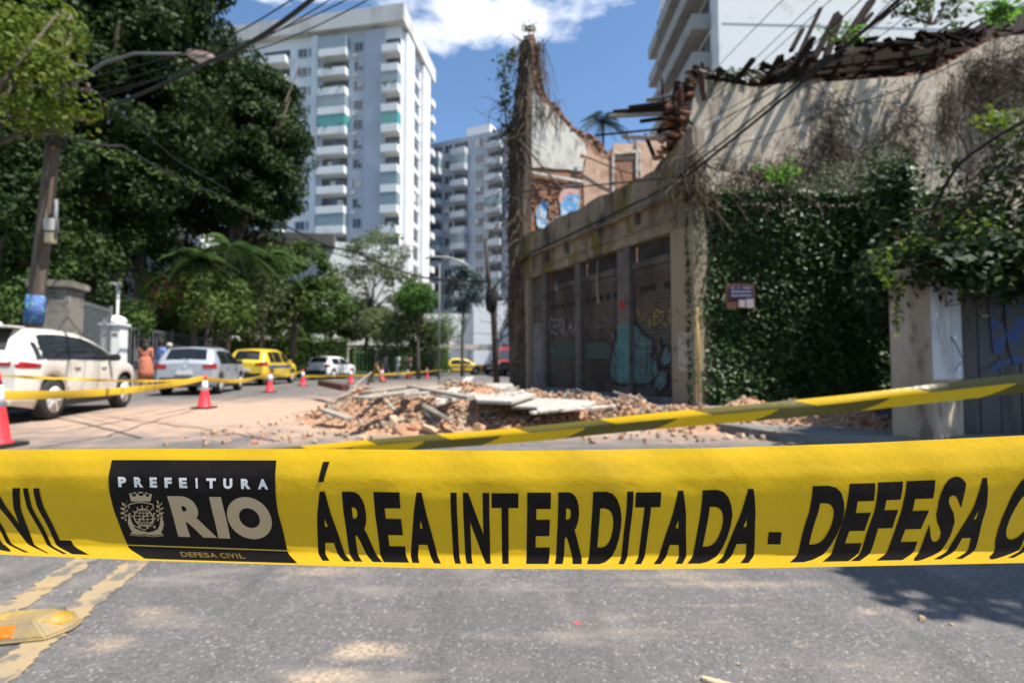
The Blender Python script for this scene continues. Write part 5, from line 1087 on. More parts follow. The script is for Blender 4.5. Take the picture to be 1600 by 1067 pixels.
# white SUV at the left edge
rr = Vector((-8.16, 9.2, 0)); d = SD
PS = [(0, 1.02), (.06, 1.12), (.16, 1.2), (.30, 1.42), (.46, 1.585), (.75, 1.62), (1.3, 1.635), (2.0, 1.60), (2.45, 1.50), (2.9, 1.28), (3.25, 1.10), (3.7, 1.03), (4.15, .92), (4.35, .74), (4.4, .60)]
car('parked_car', 'cream white crossover parked at the left edge, tail towards the camera', 'car', (rr + SN_ * .93 - d * .88), HD, 4.4, 1.86, 1.64, PS, 1.06, (.88, 3.52), .36, 'paint_cream', (.17, .45, .80), (2.35, 3.2, .84), [(.34, 3.05)],
    {'side': [(.0, .42, .93, 1.04, 'tail_red')], 'slope2': -.12, 'rear': [(.0, .74, .96, 1.02, 'tail_red')], 'plate': .62, 'bumper': 'paint_cream'}, [spoiler(1.615, .12, .55, 1.25, 'paint_cream'), aerial(.95), badge(1.08)])
# silver wagon
rr = Vector((-9.55, 16.9, 0)); PS = [(0, .98), (.05, 1.06), (.12, 1.10), (.34, 1.40), (.5, 1.48), (.9, 1.52), (1.7, 1.53), (2.2, 1.48), (2.8, 1.18), (3.1, 1.02), (3.7, .92), (4.05, .78), (4.15, .55)]
car('parked_car', 'silver estate car parked behind the cream crossover, first cone beside it', 'car', (rr + SN_ * .86 - d * .75), HD, 4.15, 1.74, 1.53, PS, .98, (.75, 3.2), .31, 'paint_silver', (.13, .42, .86), (2.25, 3.0, .84), [(.55, 1.5), (1.55, 2.75)],
    {'side': [(.0, .24, .84, 1.0, 'tail_red')], 'rear': [(.50, .78, .84, .97, 'tail_red')], 'plate': .72}, [rails, wiper(1.12), badge(.9)])
# yellow taxi estate
rr = Vector((-11.35, 24.0, 0)); PS = [(0, 1.0), (.05, 1.1), (.12, 1.14), (.3, 1.48), (.5, 1.62), (1.2, 1.67), (2.0, 1.66), (2.4, 1.58), (3.0, 1.22), (3.2, 1.08), (3.9, .96), (4.25, .8), (4.36, .55)]
car('taxi', 'yellow taxi estate with blue side stripe, behind the silver car', 'taxi', (rr + SN_ * .86 - d * .8), HD - .2, 4.36, 1.76, 1.67, PS, 1.04, (.8, 3.4), .32, 'paint_yellow', (.13, .42, .84), (2.45, 3.15, .84), [(.55, 1.05), (1.1, 1.95), (2.05, 2.95)],
    {'side': [(.0, .3, .90, 1.08, 'tail_red')], 'rear': [(.45, .78, .92, 1.03, 'tail_red')], 'plate': .72}, [rails, stripe(.80, .92, .35, 3.1)])
# white small hatch / wagon
rr = Vector((-11.7, 33.2, 0)); PS = [(0, .95), (.05, 1.02), (.12, 1.05), (.3, 1.30), (.45, 1.40), (1.0, 1.45), (1.8, 1.45), (2.2, 1.38), (2.75, 1.08), (3.0, .96), (3.6, .88), (3.9, .75), (4.0, .5)]
car('parked_car', 'white hatchback parked beyond the taxi estate', 'car', (rr + SN_ * .82 - d * .7), HD - .42, 4.0, 1.66, 1.45, PS, .94, (.7, 3.15), .29, 'paint_carwhite', (.13, .42, .84), (2.25, 2.9, .84), [(.5, 1.4), (1.5, 2.65)],
    {'side': [(.0, .2, .78, .98, 'tail_red')], 'rear': [(.55, .75, .78, .96, 'tail_red')], 'plate': .68}, [])
# far taxi, seen from the side
PS = [(0, .86), (.05, .94), (.5, 1.0), (.75, 1.02), (1.3, 1.40), (1.7, 1.46), (2.3, 1.45), (2.75, 1.30), (3.2, 1.0), (3.9, .88), (4.25, .74), (4.35, .5)]
c = at(682, 560, 45.2)
car('taxi', 'yellow taxi saloon crossing the far end of the street', 'taxi', (c.x, c.y), .28, 4.35, 1.7, 1.46, PS, .94, (.85, 3.4), .3, 'paint_yellow', (.78, 1.28, .84), (2.6, 3.15, .84), [(1.15, 2.0), (2.1, 2.95)],
    {'side': [(.0, .2, .70, .88, 'tail_red')], 'rear': [(.5, .78, .7, .85, 'tail_red')], 'plate': .62}, [stripe(.66, .76, .5, 3.7)])
# dark car behind the pole
PS = [(0, .8), (.05, .9), (.3, .98), (.9, 1.0), (1.5, 1.4), (2.0, 1.5), (3.2, 1.48), (3.7, 1.3), (4.0, 1.0), (4.1, .6)]
c = at(765, 560, 44)
car('parked_car', 'black car half hidden behind the thin dark pole', 'car', (c.x, c.y), math.radians(60), 4.1, 1.72, 1.5, PS, .95, (.8, 3.2), .3, 'paint_black', (1.0, 1.48, .84), (3.3, 3.9, .84), [(1.4, 2.3), (2.4, 3.4)],
    {'side': [(.0, .2, .70, .85, 'tail_red')], 'rear': [(.45, .75, .7, .85, 'tail_red')], 'plate': .62}, [])
# fire engine nose-on
c = at(793, 560, 39); FE = thing('fire_truck', 'red fire truck facing the camera beside the ruin', 'fire truck', (c.x, c.y, 0), math.radians(-8), local=True)
zz = at(0, 540, 39).z
bm = MB(); bm.add([(x, y, z) for y, z0, z1 in ((0, .55, 1.15), (.9, .5, 1.25), (1.35, .5, zz - .15), (2.4, .5, zz - .1)) for x, z in ((-1.0, z0), (1.0, z0), (.9 if y > 1 else .97, z1), (-.9 if y > 1 else -.97, z1))], [(i * 4 + j, i * 4 + (j + 1) % 4, i * 4 + 4 + (j + 1) % 4, i * 4 + 4 + j) for i in range(3) for j in range(4)] + [(0, 1, 2, 3), (12, 13, 14, 15)])
bm.build('cab', 'paint_red', FE, bevel=.05); MB().box((0, 4.2, 1.35), (2.05, 3.5, 1.7)).build('body', 'paint_red', FE, bevel=.05)
MB().add([(-.82, .86, 1.30), (.82, .86, 1.30), (.78, 1.22, zz - .3), (-.78, 1.22, zz - .3)], [(0, 1, 2, 3)]).build('windscreen', 'window_glass', FE, fix=False)
MB().box((0, -.1, .72), (2.0, .3, .42)).build('front_bumper', 'plastic_black', FE, bevel=.05); MB().box((0, -.03, 1.02), (1.1, .1, .26)).build('grille', 'plastic_black', FE, bevel=.02); MB().box((0, 1.7, zz + .05), (1.5, .35, .2)).build('light_bar', 'tail_red', FE, bevel=.04)
for s in (-1, 1):
    MB().lathe([(0, .03), (.12, .02), (.15, 0)], (s * .75, -.02, 1.02), Matrix.Rotation(math.pi / 2, 3, 'X'), 14).build('headlight', 'tail_clear', FE, True); MB().box((s * 1.12, 1.0, 1.5), (.18, .1, .35)).build('wing_mirror', 'plastic_black', FE, bevel=.03)
    for y in (.75, 4.6): MB().lathe([(.2, -.12), (.4, -.12), (.43, -.08), (.43, .08), (.4, .12), (.2, .12), (.18, 0)], (s * .88, y, .43), Matrix.Rotation(math.pi / 2, 3, 'Y'), 20).build('wheel', 'tyre', FE, True)

# ------------------------------------------------------------------ traffic cones
layers('cone_red', (.62, .035, .045), [((.45, .06, .06), 6, .55, .7)], rough=.5, obj=True); layers('cone_white', (.72, .70, .75), rough=.45)
def make_cone(loc, label):
    t = thing('traffic_cone', label, 'traffic cone', loc, group='traffic cones holding the barrier tape', local=True)
    MB().box((0, 0, .02), (.40, .40, .04)).build('base', 'plastic_black', t, bevel=.012); R_ = lambda z: .135 - .108 * (z - .04) / .71
    MB().lathe([(.165, .04), (.15, .055), (R_(.06), .07), (R_(.40), .40), (R_(.401), .401)], n=24).build('body', 'cone_red', t, True)
    MB().lathe([(R_(.40) + .002, .402), (R_(.62) + .002, .62)], n=24).build('reflective_sleeve', 'cone_white', t, True); MB().lathe([(R_(.62), .622), (R_(.75), .75), (.015, .755), (.012, .60)], n=24).build('tip', 'cone_red', t, True); return t
CONES = [((319, 638), 'cone beside the silver car, the nearest whole one'), ((421, 613), 'cone in front of the yellow taxi estate'), ((473, 603), 'cone beside the white hatchback tail'), ((548, 599), 'tilted-looking cone at the nose of the white hatchback'), ((597, 596), 'cone just right of the walking man'), ((637, 592), 'small far cone in front of the hedge railing'), ((667, 591), 'farthest cone, left of the yellow saloon taxi')]
CPOS = []
c0 = None
for (px, py), lab in CONES:
    g = G(px, py); CPOS.append(g); lab = 'red and white traffic ' + lab
    if c0 is None: c0 = make_cone(tuple(g), lab)
    else:
        c1 = copy_tree(c0); c1.location = g; c1.rotation_euler.z = random.uniform(0, 1); c1['label'] = lab
g = G(-10, 699); c1 = copy_tree(c0); c1.location = g; c1.scale = (1.15, 1.15, 1.2); c1['label'] = 'red and white traffic cone cut by the left edge, closest to the camera'; CPOS.insert(0, Vector(g))

# ------------------------------------------------------------------ people
layers('skin', (.36, .20, .13), rough=.6); layers('skin_dark', (.12, .065, .04), rough=.6); layers('hair_dark', (.015, .011, .009), rough=.7); layers('hair_grey', (.4, .37, .33), rough=.8)
for nme, c in (('cloth_orange', (.50, .17, .10)), ('cloth_blue', (.14, .24, .52)), ('cloth_denim', (.045, .085, .19)), ('cloth_white', (.70, .70, .70)), ('cloth_black', (.012, .012, .013)), ('cloth_khaki', (.30, .20, .09)), ('cloth_grey', (.28, .28, .29)), ('cloth_lilac', (.42, .45, .62)), ('cloth_pink', (.55, .3, .28)), ('cloth_green', (.3, .36, .22))): layers(nme, c, [(tuple(v * .7 for v in c), 9, .5, .65)], rough=.9)
def skin_mesh(V, E, R_, root, name):
    me = bpy.data.meshes.new(name); me.from_pydata(V, E, []); o = bpy.data.objects.new(name, me); COL.objects.link(o)
    md = o.modifiers.new('s', 'SKIN'); md.use_smooth_shade = True
    for i, r in enumerate(R_): me.skin_vertices[0].data[i].radius = (r, r); me.skin_vertices[0].data[i].use_root = (i == root)
    ss = o.modifiers.new('d', 'SUBSURF'); ss.levels = 1
    dg = bpy.context.evaluated_depsgraph_get(); m2 = bpy.data.meshes.new_from_object(o.evaluated_get(dg)); bpy.data.objects.remove(o); bpy.data.meshes.remove(me); return m2
def person(label, loc, rz, h=1.7, top='cloth_white', legs='cloth_denim', skin='skin', hair='hair_dark', stride=.12, arm=(.15, .15), dress=False, long_hair=False, sleeves=.45, walk=False):
    t = thing('person', label, 'person', tuple(loc), rz, local=True); k = h / 1.72      # local: faces +y
    J = {'pel': (0, 0, .95), 'wst': (0, .01, 1.08), 'ch': (0, 0, 1.27), 'nk': (0, 0, 1.45), 'hd0': (0, .015, 1.53), 'hd': (0, .02, 1.62), 'top': (0, .01, 1.69)}
    for s, n_ in ((-1, 'l'), (1, 'r')):
        st = stride * s; J.update({n_ + 'sh': (.17 * s, 0, 1.40), n_ + 'el': (.22 * s, -arm[0] * .5 * s * (1 if walk else .3), 1.13), n_ + 'wr': (.20 * s, .10 - arm[1] * s * (1 if walk else .2), .92), n_ + 'ha': (.20 * s, .13 - arm[1] * s * (1 if walk else .2), .84),
            n_ + 'hp': (.09 * s, 0, .90), n_ + 'kn': (.10 * s, st * .6 + .03, .50), n_ + 'an': (.10 * s, st, .09), n_ + 'to': (.11 * s, st + .14, .035)})
    names = list(J); I = {a: i for i, a in enumerate(names)}; V = [tuple(c * k for c in J[a]) for a in names]
    RR = dict(pel=.115, wst=.105, ch=.125, nk=.052, hd0=.06, hd=.095, top=.06); RR.update({s + j: r for s in 'lr' for j, r in dict(sh=.058, el=.042, wr=.03, ha=.036, hp=.085, kn=.058, an=.042, to=.035).items()})
    E = [('pel', 'wst'), ('wst', 'ch'), ('ch', 'nk'), ('nk', 'hd0'), ('hd0', 'hd'), ('hd', 'top')] + [(a + s, b_ + s2) for a, b_, s, s2 in ()] 
    for s in 'lr': E += [('ch', s + 'sh'), (s + 'sh', s + 'el'), (s + 'el', s + 'wr'), (s + 'wr', s + 'ha'), ('pel', s + 'hp'), (s + 'hp', s + 'kn'), (s + 'kn', s + 'an'), (s + 'an', s + 'to')]
    EE = [(I[a], I[b_]) for a, b_ in E]; RL = [RR[a] * k for a in names]
    for s in 'lr':                                                     # five short fingers on each hand
        hx, hy, hz = V[I[s + 'ha']]
        for q in range(5):
            V.append((hx + (-.012 if s == 'r' else .012) * (q == 0), hy + (.045 if q == 0 else .03 - .018 * q), hz - (.03 if q == 0 else .085 - .008 * abs(q - 2)))); RL.append(.011); EE.append((I[s + 'ha'], len(V) - 1))
    body = link('body', skin_mesh(V, EE, RL, I['pel'], 'body'), skin, t)
    def cloth(nm, parts_, edges, grow, m_):
        ids = list(parts_); ix = {a: i for i, a in enumerate(ids)}; me = skin_mesh([tuple(c * k for c in parts_[a][0]) for a in ids], [(ix[a], ix[b_]) for a, b_ in edges], [(parts_[a][1] + grow) * k for a in ids], 0, nm); return link(nm, me, m_, t)
    lerp = lambda a, b_, f: tuple(J[a][i] + (J[b_][i] - J[a][i]) * f for i in range(3))
    g = .018
    pt_ = {'pel': (J['pel'], RR['pel'] * 1.02), 'wst': (J['wst'], RR['wst']), 'ch': (J['ch'], RR['ch']), 'nk': (lerp('ch', 'nk', .75), .07)}; ed = [('pel', 'wst'), ('wst', 'ch'), ('ch', 'nk')]
    for s in 'lr': pt_[s + 'sh'] = (J[s + 'sh'], RR[s + 'sh']); pt_[s + 'sl'] = (lerp(s + 'sh', s + 'el', .6 if sleeves < 1 else 1), .046); ed += [('ch', s + 'sh'), (s + 'sh', s + 'sl')]
    if sleeves >= 1:
        for s in 'lr': pt_[s + 'cu'] = (lerp(s + 'el', s + 'wr', .9), .034); ed += [(s + 'sl', s + 'cu')]
    cloth('shirt', pt_, ed, g, top)
    if dress:
        prof = [(.25, .30), (.24, .62), (.21, .85), (.19, 1.02), (.16, 1.12)]; MB().lathe([(r * k, z * k) for r, z in prof], (0, .01, 0), n=16).build('skirt', legs, t, True)
    else:
        pt_ = {'pel': (J['pel'], RR['pel'])}; ed = []
        for s in 'lr': pt_.update({s + 'hp': (J[s + 'hp'], RR[s + 'hp']), s + 'kn': (J[s + 'kn'], RR[s + 'kn']), s + 'an': (J[s + 'an'], .052)}); ed += [('pel', s + 'hp'), (s + 'hp', s + 'kn'), (s + 'kn', s + 'an')]
        cloth('trousers', pt_, ed, .016, legs)
    for s in 'lr': c = J[s + 'to']; MB().box((c[0] * k, (c[1] - .06) * k, .04 * k), (.095 * k, .27 * k, .085 * k)).build('shoe', 'cloth_black', t, bevel=.03)
    hc = Vector(J['hd']) * k; hr = MB().lathe([(.112 * k, -.05 * k), (.118 * k, .02 * k), (.10 * k, .08 * k), (.05 * k, .118 * k), (0, .125 * k)], hc + Vector((0, -.02 * k, .01 * k)), Matrix.Rotation(.35, 3, 'X'), 14)
    if long_hair: hr.lathe([(.05 * k, -.32 * k), (.10 * k, -.2 * k), (.11 * k, 0)], hc + Vector((0, -.05 * k, 0)), n=12)
    hr.build('hair', hair, t, True)
    nz = MB(); nz.box(hc + Vector((0, .108 * k, -.015 * k)), (.024 * k, .03 * k, .045 * k)).build('nose', skin, t, bevel=.008)
    for s in (-1, 1): MB().lathe([(0, -.01 * k), (.014 * k, 0), (0, .01 * k)], hc + Vector((s * .036 * k, .092 * k, .018 * k)), n=8).build('eye', 'cloth_black', t, True); MB().box(hc + Vector((s * .098 * k, 0, 0)), (.02 * k, .045 * k, .06 * k)).build('ear', skin, t, bevel=.008)
    MB().box(hc + Vector((0, .088 * k, -.055 * k)), (.05 * k, .02 * k, .012 * k)).build('mouth', 'cloth_pink', t, bevel=.004)
    return t
def pw(px, Y, z=.125): p = at(px, 560, Y); return (p.x, p.y, z)
person('person in an orange dress seen from behind, left of the silver car', pw(228, 18.2), .25, 1.70, 'cloth_orange', 'cloth_orange', 'skin', 'hair_dark', .1, dress=True, long_hair=True)
person('person in blue shirt and jeans beside the orange dress', pw(251, 19.0), -.3, 1.74, 'cloth_blue', 'cloth_denim', 'skin', 'hair_dark', .1)
person('person in white top left of the orange dress, against the railing', pw(211, 21.5), -1.2, 1.70, 'cloth_white', 'cloth_denim', 'skin', 'hair_dark')
person('person in pale green top right of the blue shirt', pw(264, 20.5), 2.4, 1.68, 'cloth_green', 'cloth_grey', 'skin', 'hair_grey')
person('person in white shirt over the silver car roof', pw(272, 23), 2.9, 1.72, 'cloth_white', 'cloth_grey', 'skin', 'hair_dark')
person('person in pink top between the silver car and railing', pw(290, 24.5), 2.8, 1.70, 'cloth_pink', 'cloth_denim', 'skin', 'hair_dark')
person('person in black jacket and khaki trousers walking in the road', pw(588, 27.5, 0), -1.3, 1.76, 'cloth_black', 'cloth_khaki', 'skin_dark', 'hair_dark', .26, (.2, .2), sleeves=1, walk=True)
person('person in white walking just right of the black jacket', pw(603, 34, 0), -1.0, 1.70, 'cloth_white', 'cloth_white', 'skin', 'hair_dark', .2, walk=True)
person('person all in white in front of the hedge railing', pw(621, 35, 0), 1.2, 1.72, 'cloth_white', 'cloth_white', 'skin_dark', 'hair_dark', .2, walk=True)
person('person in pinkish top by the railing, rightmost of the walkers', pw(640, 36, 0), .4, 1.66, 'cloth_pink', 'cloth_grey', 'skin', 'hair_dark', .12)
# ------------------------------------------------------------------ rubble heap
layers('rubble_dirt', (.37, .215, .125), [((.28, .16, .095), 2.5, .45, .62), ((.44, .31, .20), 4, .58, .7)], rough=1, bump=.9, bscale=16)
layers('lump_terracotta', (.42, .225, .125), [((.48, .34, .24), 7, .5, .64), ((.34, .13, .07), 11, .55, .68)], rough=.95, bump=.6, bscale=30, obj=True, rnd=.3)
layers('lump_mortar', (.46, .34, .235), [((.38, .23, .14), 6, .5, .64)], rough=.95, bump=.6, bscale=30, obj=True, rnd=.25)
layers('lump_red', (.42, .17, .09), [((.42, .27, .18), 6, .5, .66)], rough=.95, bump=.5, bscale=30, obj=True, rnd=.25)
layers('lump_white', (.62, .58, .52), [((.45, .36, .28), 6, .55, .68)], rough=.9, bump=.4, obj=True)
def sstep(a, b, x): x = min(1, max(0, (x - a) / (b - a))); return x * x * (3 - 2 * x)
def heap(x, y):
    """height of the heap over the road"""
    a = math.hypot((x + .9) / 3.0, (y - 10.0) / 3.0); h = .40 * (1 - sstep(.25, 1.05, a)) if a < 1.05 else 0
    a2 = math.hypot((x + 2.3) / 1.7, (y - 9.6) / 1.5); h = max(h, .36 * (1 - sstep(.3, 1.05, a2)))
    a3 = math.hypot((x - .9) / 1.4, (y - 9.6) / 1.1); h = max(h, .30 * (1 - sstep(.3, 1.05, a3)))
    t = (x - 1.4) / 4.2; yc = 9.0 - 1.5 * t
    if -.1 < t < 1.1: h = max(h, .27 * (1 - sstep(.25, 1.0, abs(y - yc) / 1.1)) * sstep(-.1, .1, t) * (1 - sstep(.9, 1.1, t)))
    n = .10 * math.sin(x * 3.1 + y * 1.7) + .07 * math.sin(x * 6.3 - y * 4.9) + .05 * math.sin(y * 9.1 + x * 2)
    return h + n * min(1, h * 3)
rows = []
for i in range(66):
    y = 6.3 + i * .11; r = []
    for j in range(90):
        x = -4.6 + j * .12; h = heap(x, y); r.append(Vector((x + random.uniform(-.03, .03), y + random.uniform(-.03, .03), h + random.uniform(-.03, .03) * (h > .03) - (.02 if h <= .01 else 0))))
    rows.append(r)
tag(MB().grid(rows).build('rubble', 'rubble_dirt', fix=False), 'fine brown brick rubble and dust of the collapsed wall, heaped on the road', None, None, 'stuff')
def chunk_mesh(name, ex, n=14, k=0):
    rr_ = random.Random(k); bm = bmesh.new()
    for _ in range(n):
        d = Vector((rr_.gauss(0, 1), rr_.gauss(0, 1), rr_.gauss(0, 1))).normalized(); bm.verts.new((max(-.78, min(.78, d.x)) * ex[0], max(-.78, min(.78, d.y)) * ex[1], max(-.78, min(.78, d.z)) * ex[2]))
    r = bmesh.ops.convex_hull(bm, input=bm.verts); bmesh.ops.delete(bm, geom=[v for v in bm.verts if not v.link_faces], context='VERTS')
    bmesh.ops.bevel(bm, geom=bm.edges[:], offset=.012, segments=1, affect='EDGES', clamp_overlap=True); me = bpy.data.meshes.new(name); bm.to_mesh(me); bm.free(); return me
KINDS_ = [('lump_terracotta', 'broken brown brick lump lying in the heap on the road'), ('lump_mortar', 'pale mortar-crusted lump lying in the heap on the road'), ('lump_red', 'bright red brick piece lying in the heap on the road'), ('lump_white', 'whitish plaster piece lying in the heap on the road')]
CH = {}
for m, lab in KINDS_: CH[m] = [chunk_mesh('chunk', (1, random.uniform(.6, .9), random.uniform(.45, .8)), 15, k * 7 + hash(len(m)) % 5) for k in range(6)]
for m in CH:
    for me in CH[m]: me.materials.append(MATS[m])
def place_chunk(x, y, s, m, lab, name='brick_lump', grp='brick and plaster lumps on the rubble heap', zoff=0):
    o = link(name, random.choice(CH[m]), None); o.location = (x, y, max(0, heap(x, y)) + s * .25 + zoff); o.rotation_euler = (random.uniform(-.6, .6), random.uniform(-.6, .6), random.uniform(0, 6.3)); o.scale = (s, s * random.uniform(.7, 1.2), s * random.uniform(.7, 1.1)); return tag(o, lab, 'rubble', grp)
cnt = 0; small = []
while cnt < 285:
    x, y = random.uniform(-4.3, 5.6), random.uniform(6.4, 12.2); h = heap(x, y)
    if h < .05 and random.random() > .03: continue
    if x > 1.8 and random.random() < .5: continue
    m, lab = random.choices(KINDS_, [5, 5, 2, 1.2])[0]; s = random.choice([.07, .08, .09, .10, .12, .14]) * (1 if x < 1.8 else .75)
    place_chunk(x, y, s, m, lab); cnt += 1
# big landmark lumps
for px, py, s, m, lab in [(625, 655, .26, 'lump_terracotta', 'large rounded terracotta lump at the front of the heap'), (672, 655, .24, 'lump_mortar', 'large pale block with a hole-like dent at the front of the heap'), (748, 655, .25, 'lump_terracotta', 'big orange-brown lump on the right front of the heap'), (932, 652, .22, 'lump_mortar', 'squarish brick block at the end of the boards'), (785, 655, .2, 'lump_red', 'reddish lump right of the big orange-brown one'),
                          (545, 668, .12, 'lump_red', 'orange brick piece fallen at the heap foot, left front'), (632, 682, .10, 'lump_red', 'lone dark red piece in front of the heap'), (565, 664, .16, 'lump_mortar', 'flat pale slab piece at the left front foot'), (650, 664, .12, 'lump_white', 'small white plaster block standing among lumps')]:
    g = G(px, py, .22); place_chunk(g.x, g.y, s * .68, m, lab, grp=None)
sm = MB(); bm = None
base = [me for m in CH for me in CH[m][:2]]
def scatter(name, n, region, mats, label):
    for m, n in zip(mats, (n, int(n * 1.2), n // 4)):
        V_, F_ = [], []
        me = CH[m][0]; vv = np.array([v.co[:] for v in me.vertices]); ff = [tuple(p.vertices) for p in me.polygons]
        for _ in range(n):
            for _t in range(60):
                x, y = region(); h = heap(x, y)
                if h > .04 or random.random() < .06: break
            s = random.choice([.02, .03, .03, .04, .05, .065]); R_ = np.array(Matrix.Rotation(random.uniform(0, 6), 3, Vector((random.random(), random.random(), random.random()))))
            b_ = sum(len(v) for v in V_); V_.append((vv * s) @ R_.T + np.array([x, y, max(0, h) + s * .4])); F_ += [tuple(i + b_ for i in f) for f in ff]
        q = bpy.data.meshes.new(name); q.from_pydata(np.concatenate(V_).tolist(), [], F_); o = link(name, q, m); tag(o, label, None, None, 'stuff')
scatter('rubble', 2600, lambda: (random.uniform(-4.4, 2.6), random.uniform(6.3, 12.4)) if random.random() < .74 else (random.uniform(1.4, 5.7), random.uniform(6.6, 9.8)), ['lump_terracotta', 'lump_mortar', 'lump_red'], 'small brick crumbs strewn over the rubble heap')
# planks, poles and slabs on the heap
def plank(label, a, b, za, zb_, w_, h_, m='grey_wood', name='plank', cat='plank', grp=None):
    p, q = G(*a, za * .85), G(*b, zb_ * .85); o = MB().bar(p, q, w_, h_).build(name, m, bevel=.008, seg=1); return tag(o, label, cat, grp)
PK_ = [('long grey board lying across the back of the heap', (560, 622), (690, 604), .62, .70, .22, .04, 'grey_wood'), ('bleached plank under the long grey board', (600, 618), (705, 612), .6, .66, .16, .05, 'white_wood'), ('pale slanting plank whose end lifts beside the taxi', (690, 626), (735, 590), .55, .72, .2, .05, 'white_wood'),
       ('dark weathered plank left of the white boards', (640, 604), (735, 622), .72, .62, .12, .06, 'grey_wood'), ('thin curved-looking batten in front of the dark hole', (680, 632), (742, 615), .5, .62, .06, .05, 'white_wood'), ('grey batten across the heap middle', (660, 632), (700, 655), .58, .35, .07, .05, 'grey_wood'),
       ('blackened stump of beam on the heap top, left end', (502, 598), (540, 606), .54, .48, .2, .15, 'rusty_wood'), ('short pale plank on the left flank', (505, 640), (545, 654), .3, .2, .14, .05, 'grey_wood'), ('thin pole leaning from the heap towards the white hatchback', (552, 604), (580, 582), .6, .85, .04, .04, 'grey_wood'),
       ('second thin pole leaning behind the heap', (574, 602), (580, 584), .6, .8, .05, .05, 'charred_wood'), ('narrow reddish batten at the right of the heap', (830, 645), (960, 634), .42, .40, .07, .04, 'white_wood'), ('dark pole beside the leaning utility pole foot', (744, 606), (800, 612), .55, .5, .10, .08, 'charred_wood'),
       ('splintered board in front of the walking man', (575, 612), (640, 604), .66, .62, .14, .04, 'grey_wood')]
for a in PK_: plank(*a)
def slab(label, pts, z, th, m, name='board'):
    q = [G(px, py, z) for px, py in pts]; b = MB(); n = len(q); b.add([p + Vector((0, 0, th)) for p in q] + list(q), [tuple(range(n)), tuple(range(2 * n - 1, n - 1, -1))] + [(i, i + n, (i + 1) % n + n, (i + 1) % n) for i in range(n)]); return tag(b.build(name, m, bevel=.006, seg=1), label, 'board')
layers('sheet_grey', (.36, .34, .30), [((.36, .33, .28), 3, .5, .65), ((.56, .54, .5), 5, .6, .7)], rough=.8)
slab('large pale sheet lying on the rubble, nearest the leaning pole', [(735, 618), (800, 612), (838, 620), (800, 632), (745, 630)], .42, .05, 'sheet_grey')
slab('long pale sheet in front of the shutters', [(790, 624), (880, 626), (932, 630), (870, 641), (800, 638)], .34, .04, 'sheet_grey')
slab('thin white-edged board sloping down to the block', [(838, 640), (928, 629), (931, 633), (842, 646)], .36, .03, 'white_wood')
slab('grey sheet at the back of the heap by the dark pole', [(752, 602), (800, 602), (806, 610), (758, 611)], .45, .05, 'sheet_grey')
plank('long thin batten running from the sheets to the garage corner', (930, 631), (1062, 650), .32, .16, .05, .05, 'grey_wood'); plank('dark timber lying along the garage threshold', (945, 640), (1040, 655), .24, .16, .18, .14, 'charred_wood')

sp_ = MB()
for _ in range(420):                                                 # splintered laths sticking out of the heap
    for _t in range(40):
        x, y = random.uniform(-4, 2.4), random.uniform(7, 12.2); h = heap(x, y)
        if h > .08: break
    a = random.uniform(0, 6.3); L = random.uniform(.08, .32); d = Vector((math.cos(a), math.sin(a), random.uniform(-.1, .35))) * L; c = Vector((x, y, h + .04)); sp_.bar(c - d, c + d, random.uniform(.015, .05), random.uniform(.01, .02))
tag(sp_.build('splinters', 'grey_wood', fix=False), 'splintered laths and twigs strewn through the rubble heap', None, None, 'stuff')
# ------------------------------------------------------------------ stones, chips and road stud close to the camera
layers('stone_pale', (.50, .36, .22), [((.38, .26, .16), 30, .5, .65)], rough=.95, bump=.5, bscale=120, obj=True)
layers('wood_chip', (.52, .40, .27), [((.40, .29, .19), 40, .5, .65, (.2, 3, 3))], rough=.9, bump=.5, bscale=120, obj=True)
def pebble(label, px, py, s, m='stone_pale', name='stone', k=1, flat=.6):
    g = G(px, py); me = chunk_mesh(name, (1, .75, flat), 16, k + 100); me.materials.append(MATS[m]); o = link(name, me, None); o.scale = (s, s, s); o.location = (g.x, g.y, s * flat * .62); o.rotation_euler = (0, 0, k * 1.3); return tag(o, label, 'stone')
pebble('larger tan stone on the asphalt right of the sand patch', 1441, 969, .020, k=1); pebble('small tan stone nearest the tree shadow', 1487, 977, .011, k=2); pebble('tiny stone near the wood chip', 1153, 1038, .009, k=3); pebble('tiny pale stone, left of the wood chip', 1052, 1010, .006, k=4); pebble('tiny stone right of the tan pair', 1545, 1025, .007, k=5)
g1, g2 = G(1096, 1056, .012), G(1150, 1075, .012)
tag(MB().add(*(lambda p, q, n, w: ([p - n * w * .4, p + n * w * .5, q + n * w, q - n * w, p - n * w * .25 + Vector((0, 0, .012)), p + n * w * .3 + Vector((0, 0, .014)), q + n * w * .8 + Vector((0, 0, .018)), q - n * w * .8 + Vector((0, 0, .013))], [(0, 1, 2, 3), (4, 5, 6, 7), (0, 1, 5, 4), (1, 2, 6, 5), (2, 3, 7, 6), (3, 0, 4, 7)]))(g1 - Vector((0, 0, .011)), g2 - Vector((0, 0, .011)), Vector((.4, .9, 0)), .02)).build('wood_chip', 'wood_chip', bevel=.002, seg=1), 'pale wood chip on the asphalt at the bottom edge', 'wood chip')
layers('stud_end', (.36, .20, .012), [((.36, .25, .10), 30, .5, .64)], rough=.5, bump=.2, bscale=60)
layers('stud_yellow', (.27, .19, .075), [((.20, .155, .09), 14, .42, .62), ((.42, .27, .04), 7, .56, .66), ((.25, .2, .14), 40, .64, .7)], rough=.6, bump=.25, bscale=60)
layers('reflector_orange', (.50, .14, .008), [((.45, .2, .06), 40, .55, .66)], rough=.3)
e0, e1 = G(121, 968, .03), G(-60, 985, .03); g = (e0 + e1) / 2; RS = thing('road_stud', 'big worn yellow road stud with orange reflector at the lower left', 'road stud', (g.x, g.y, 0))
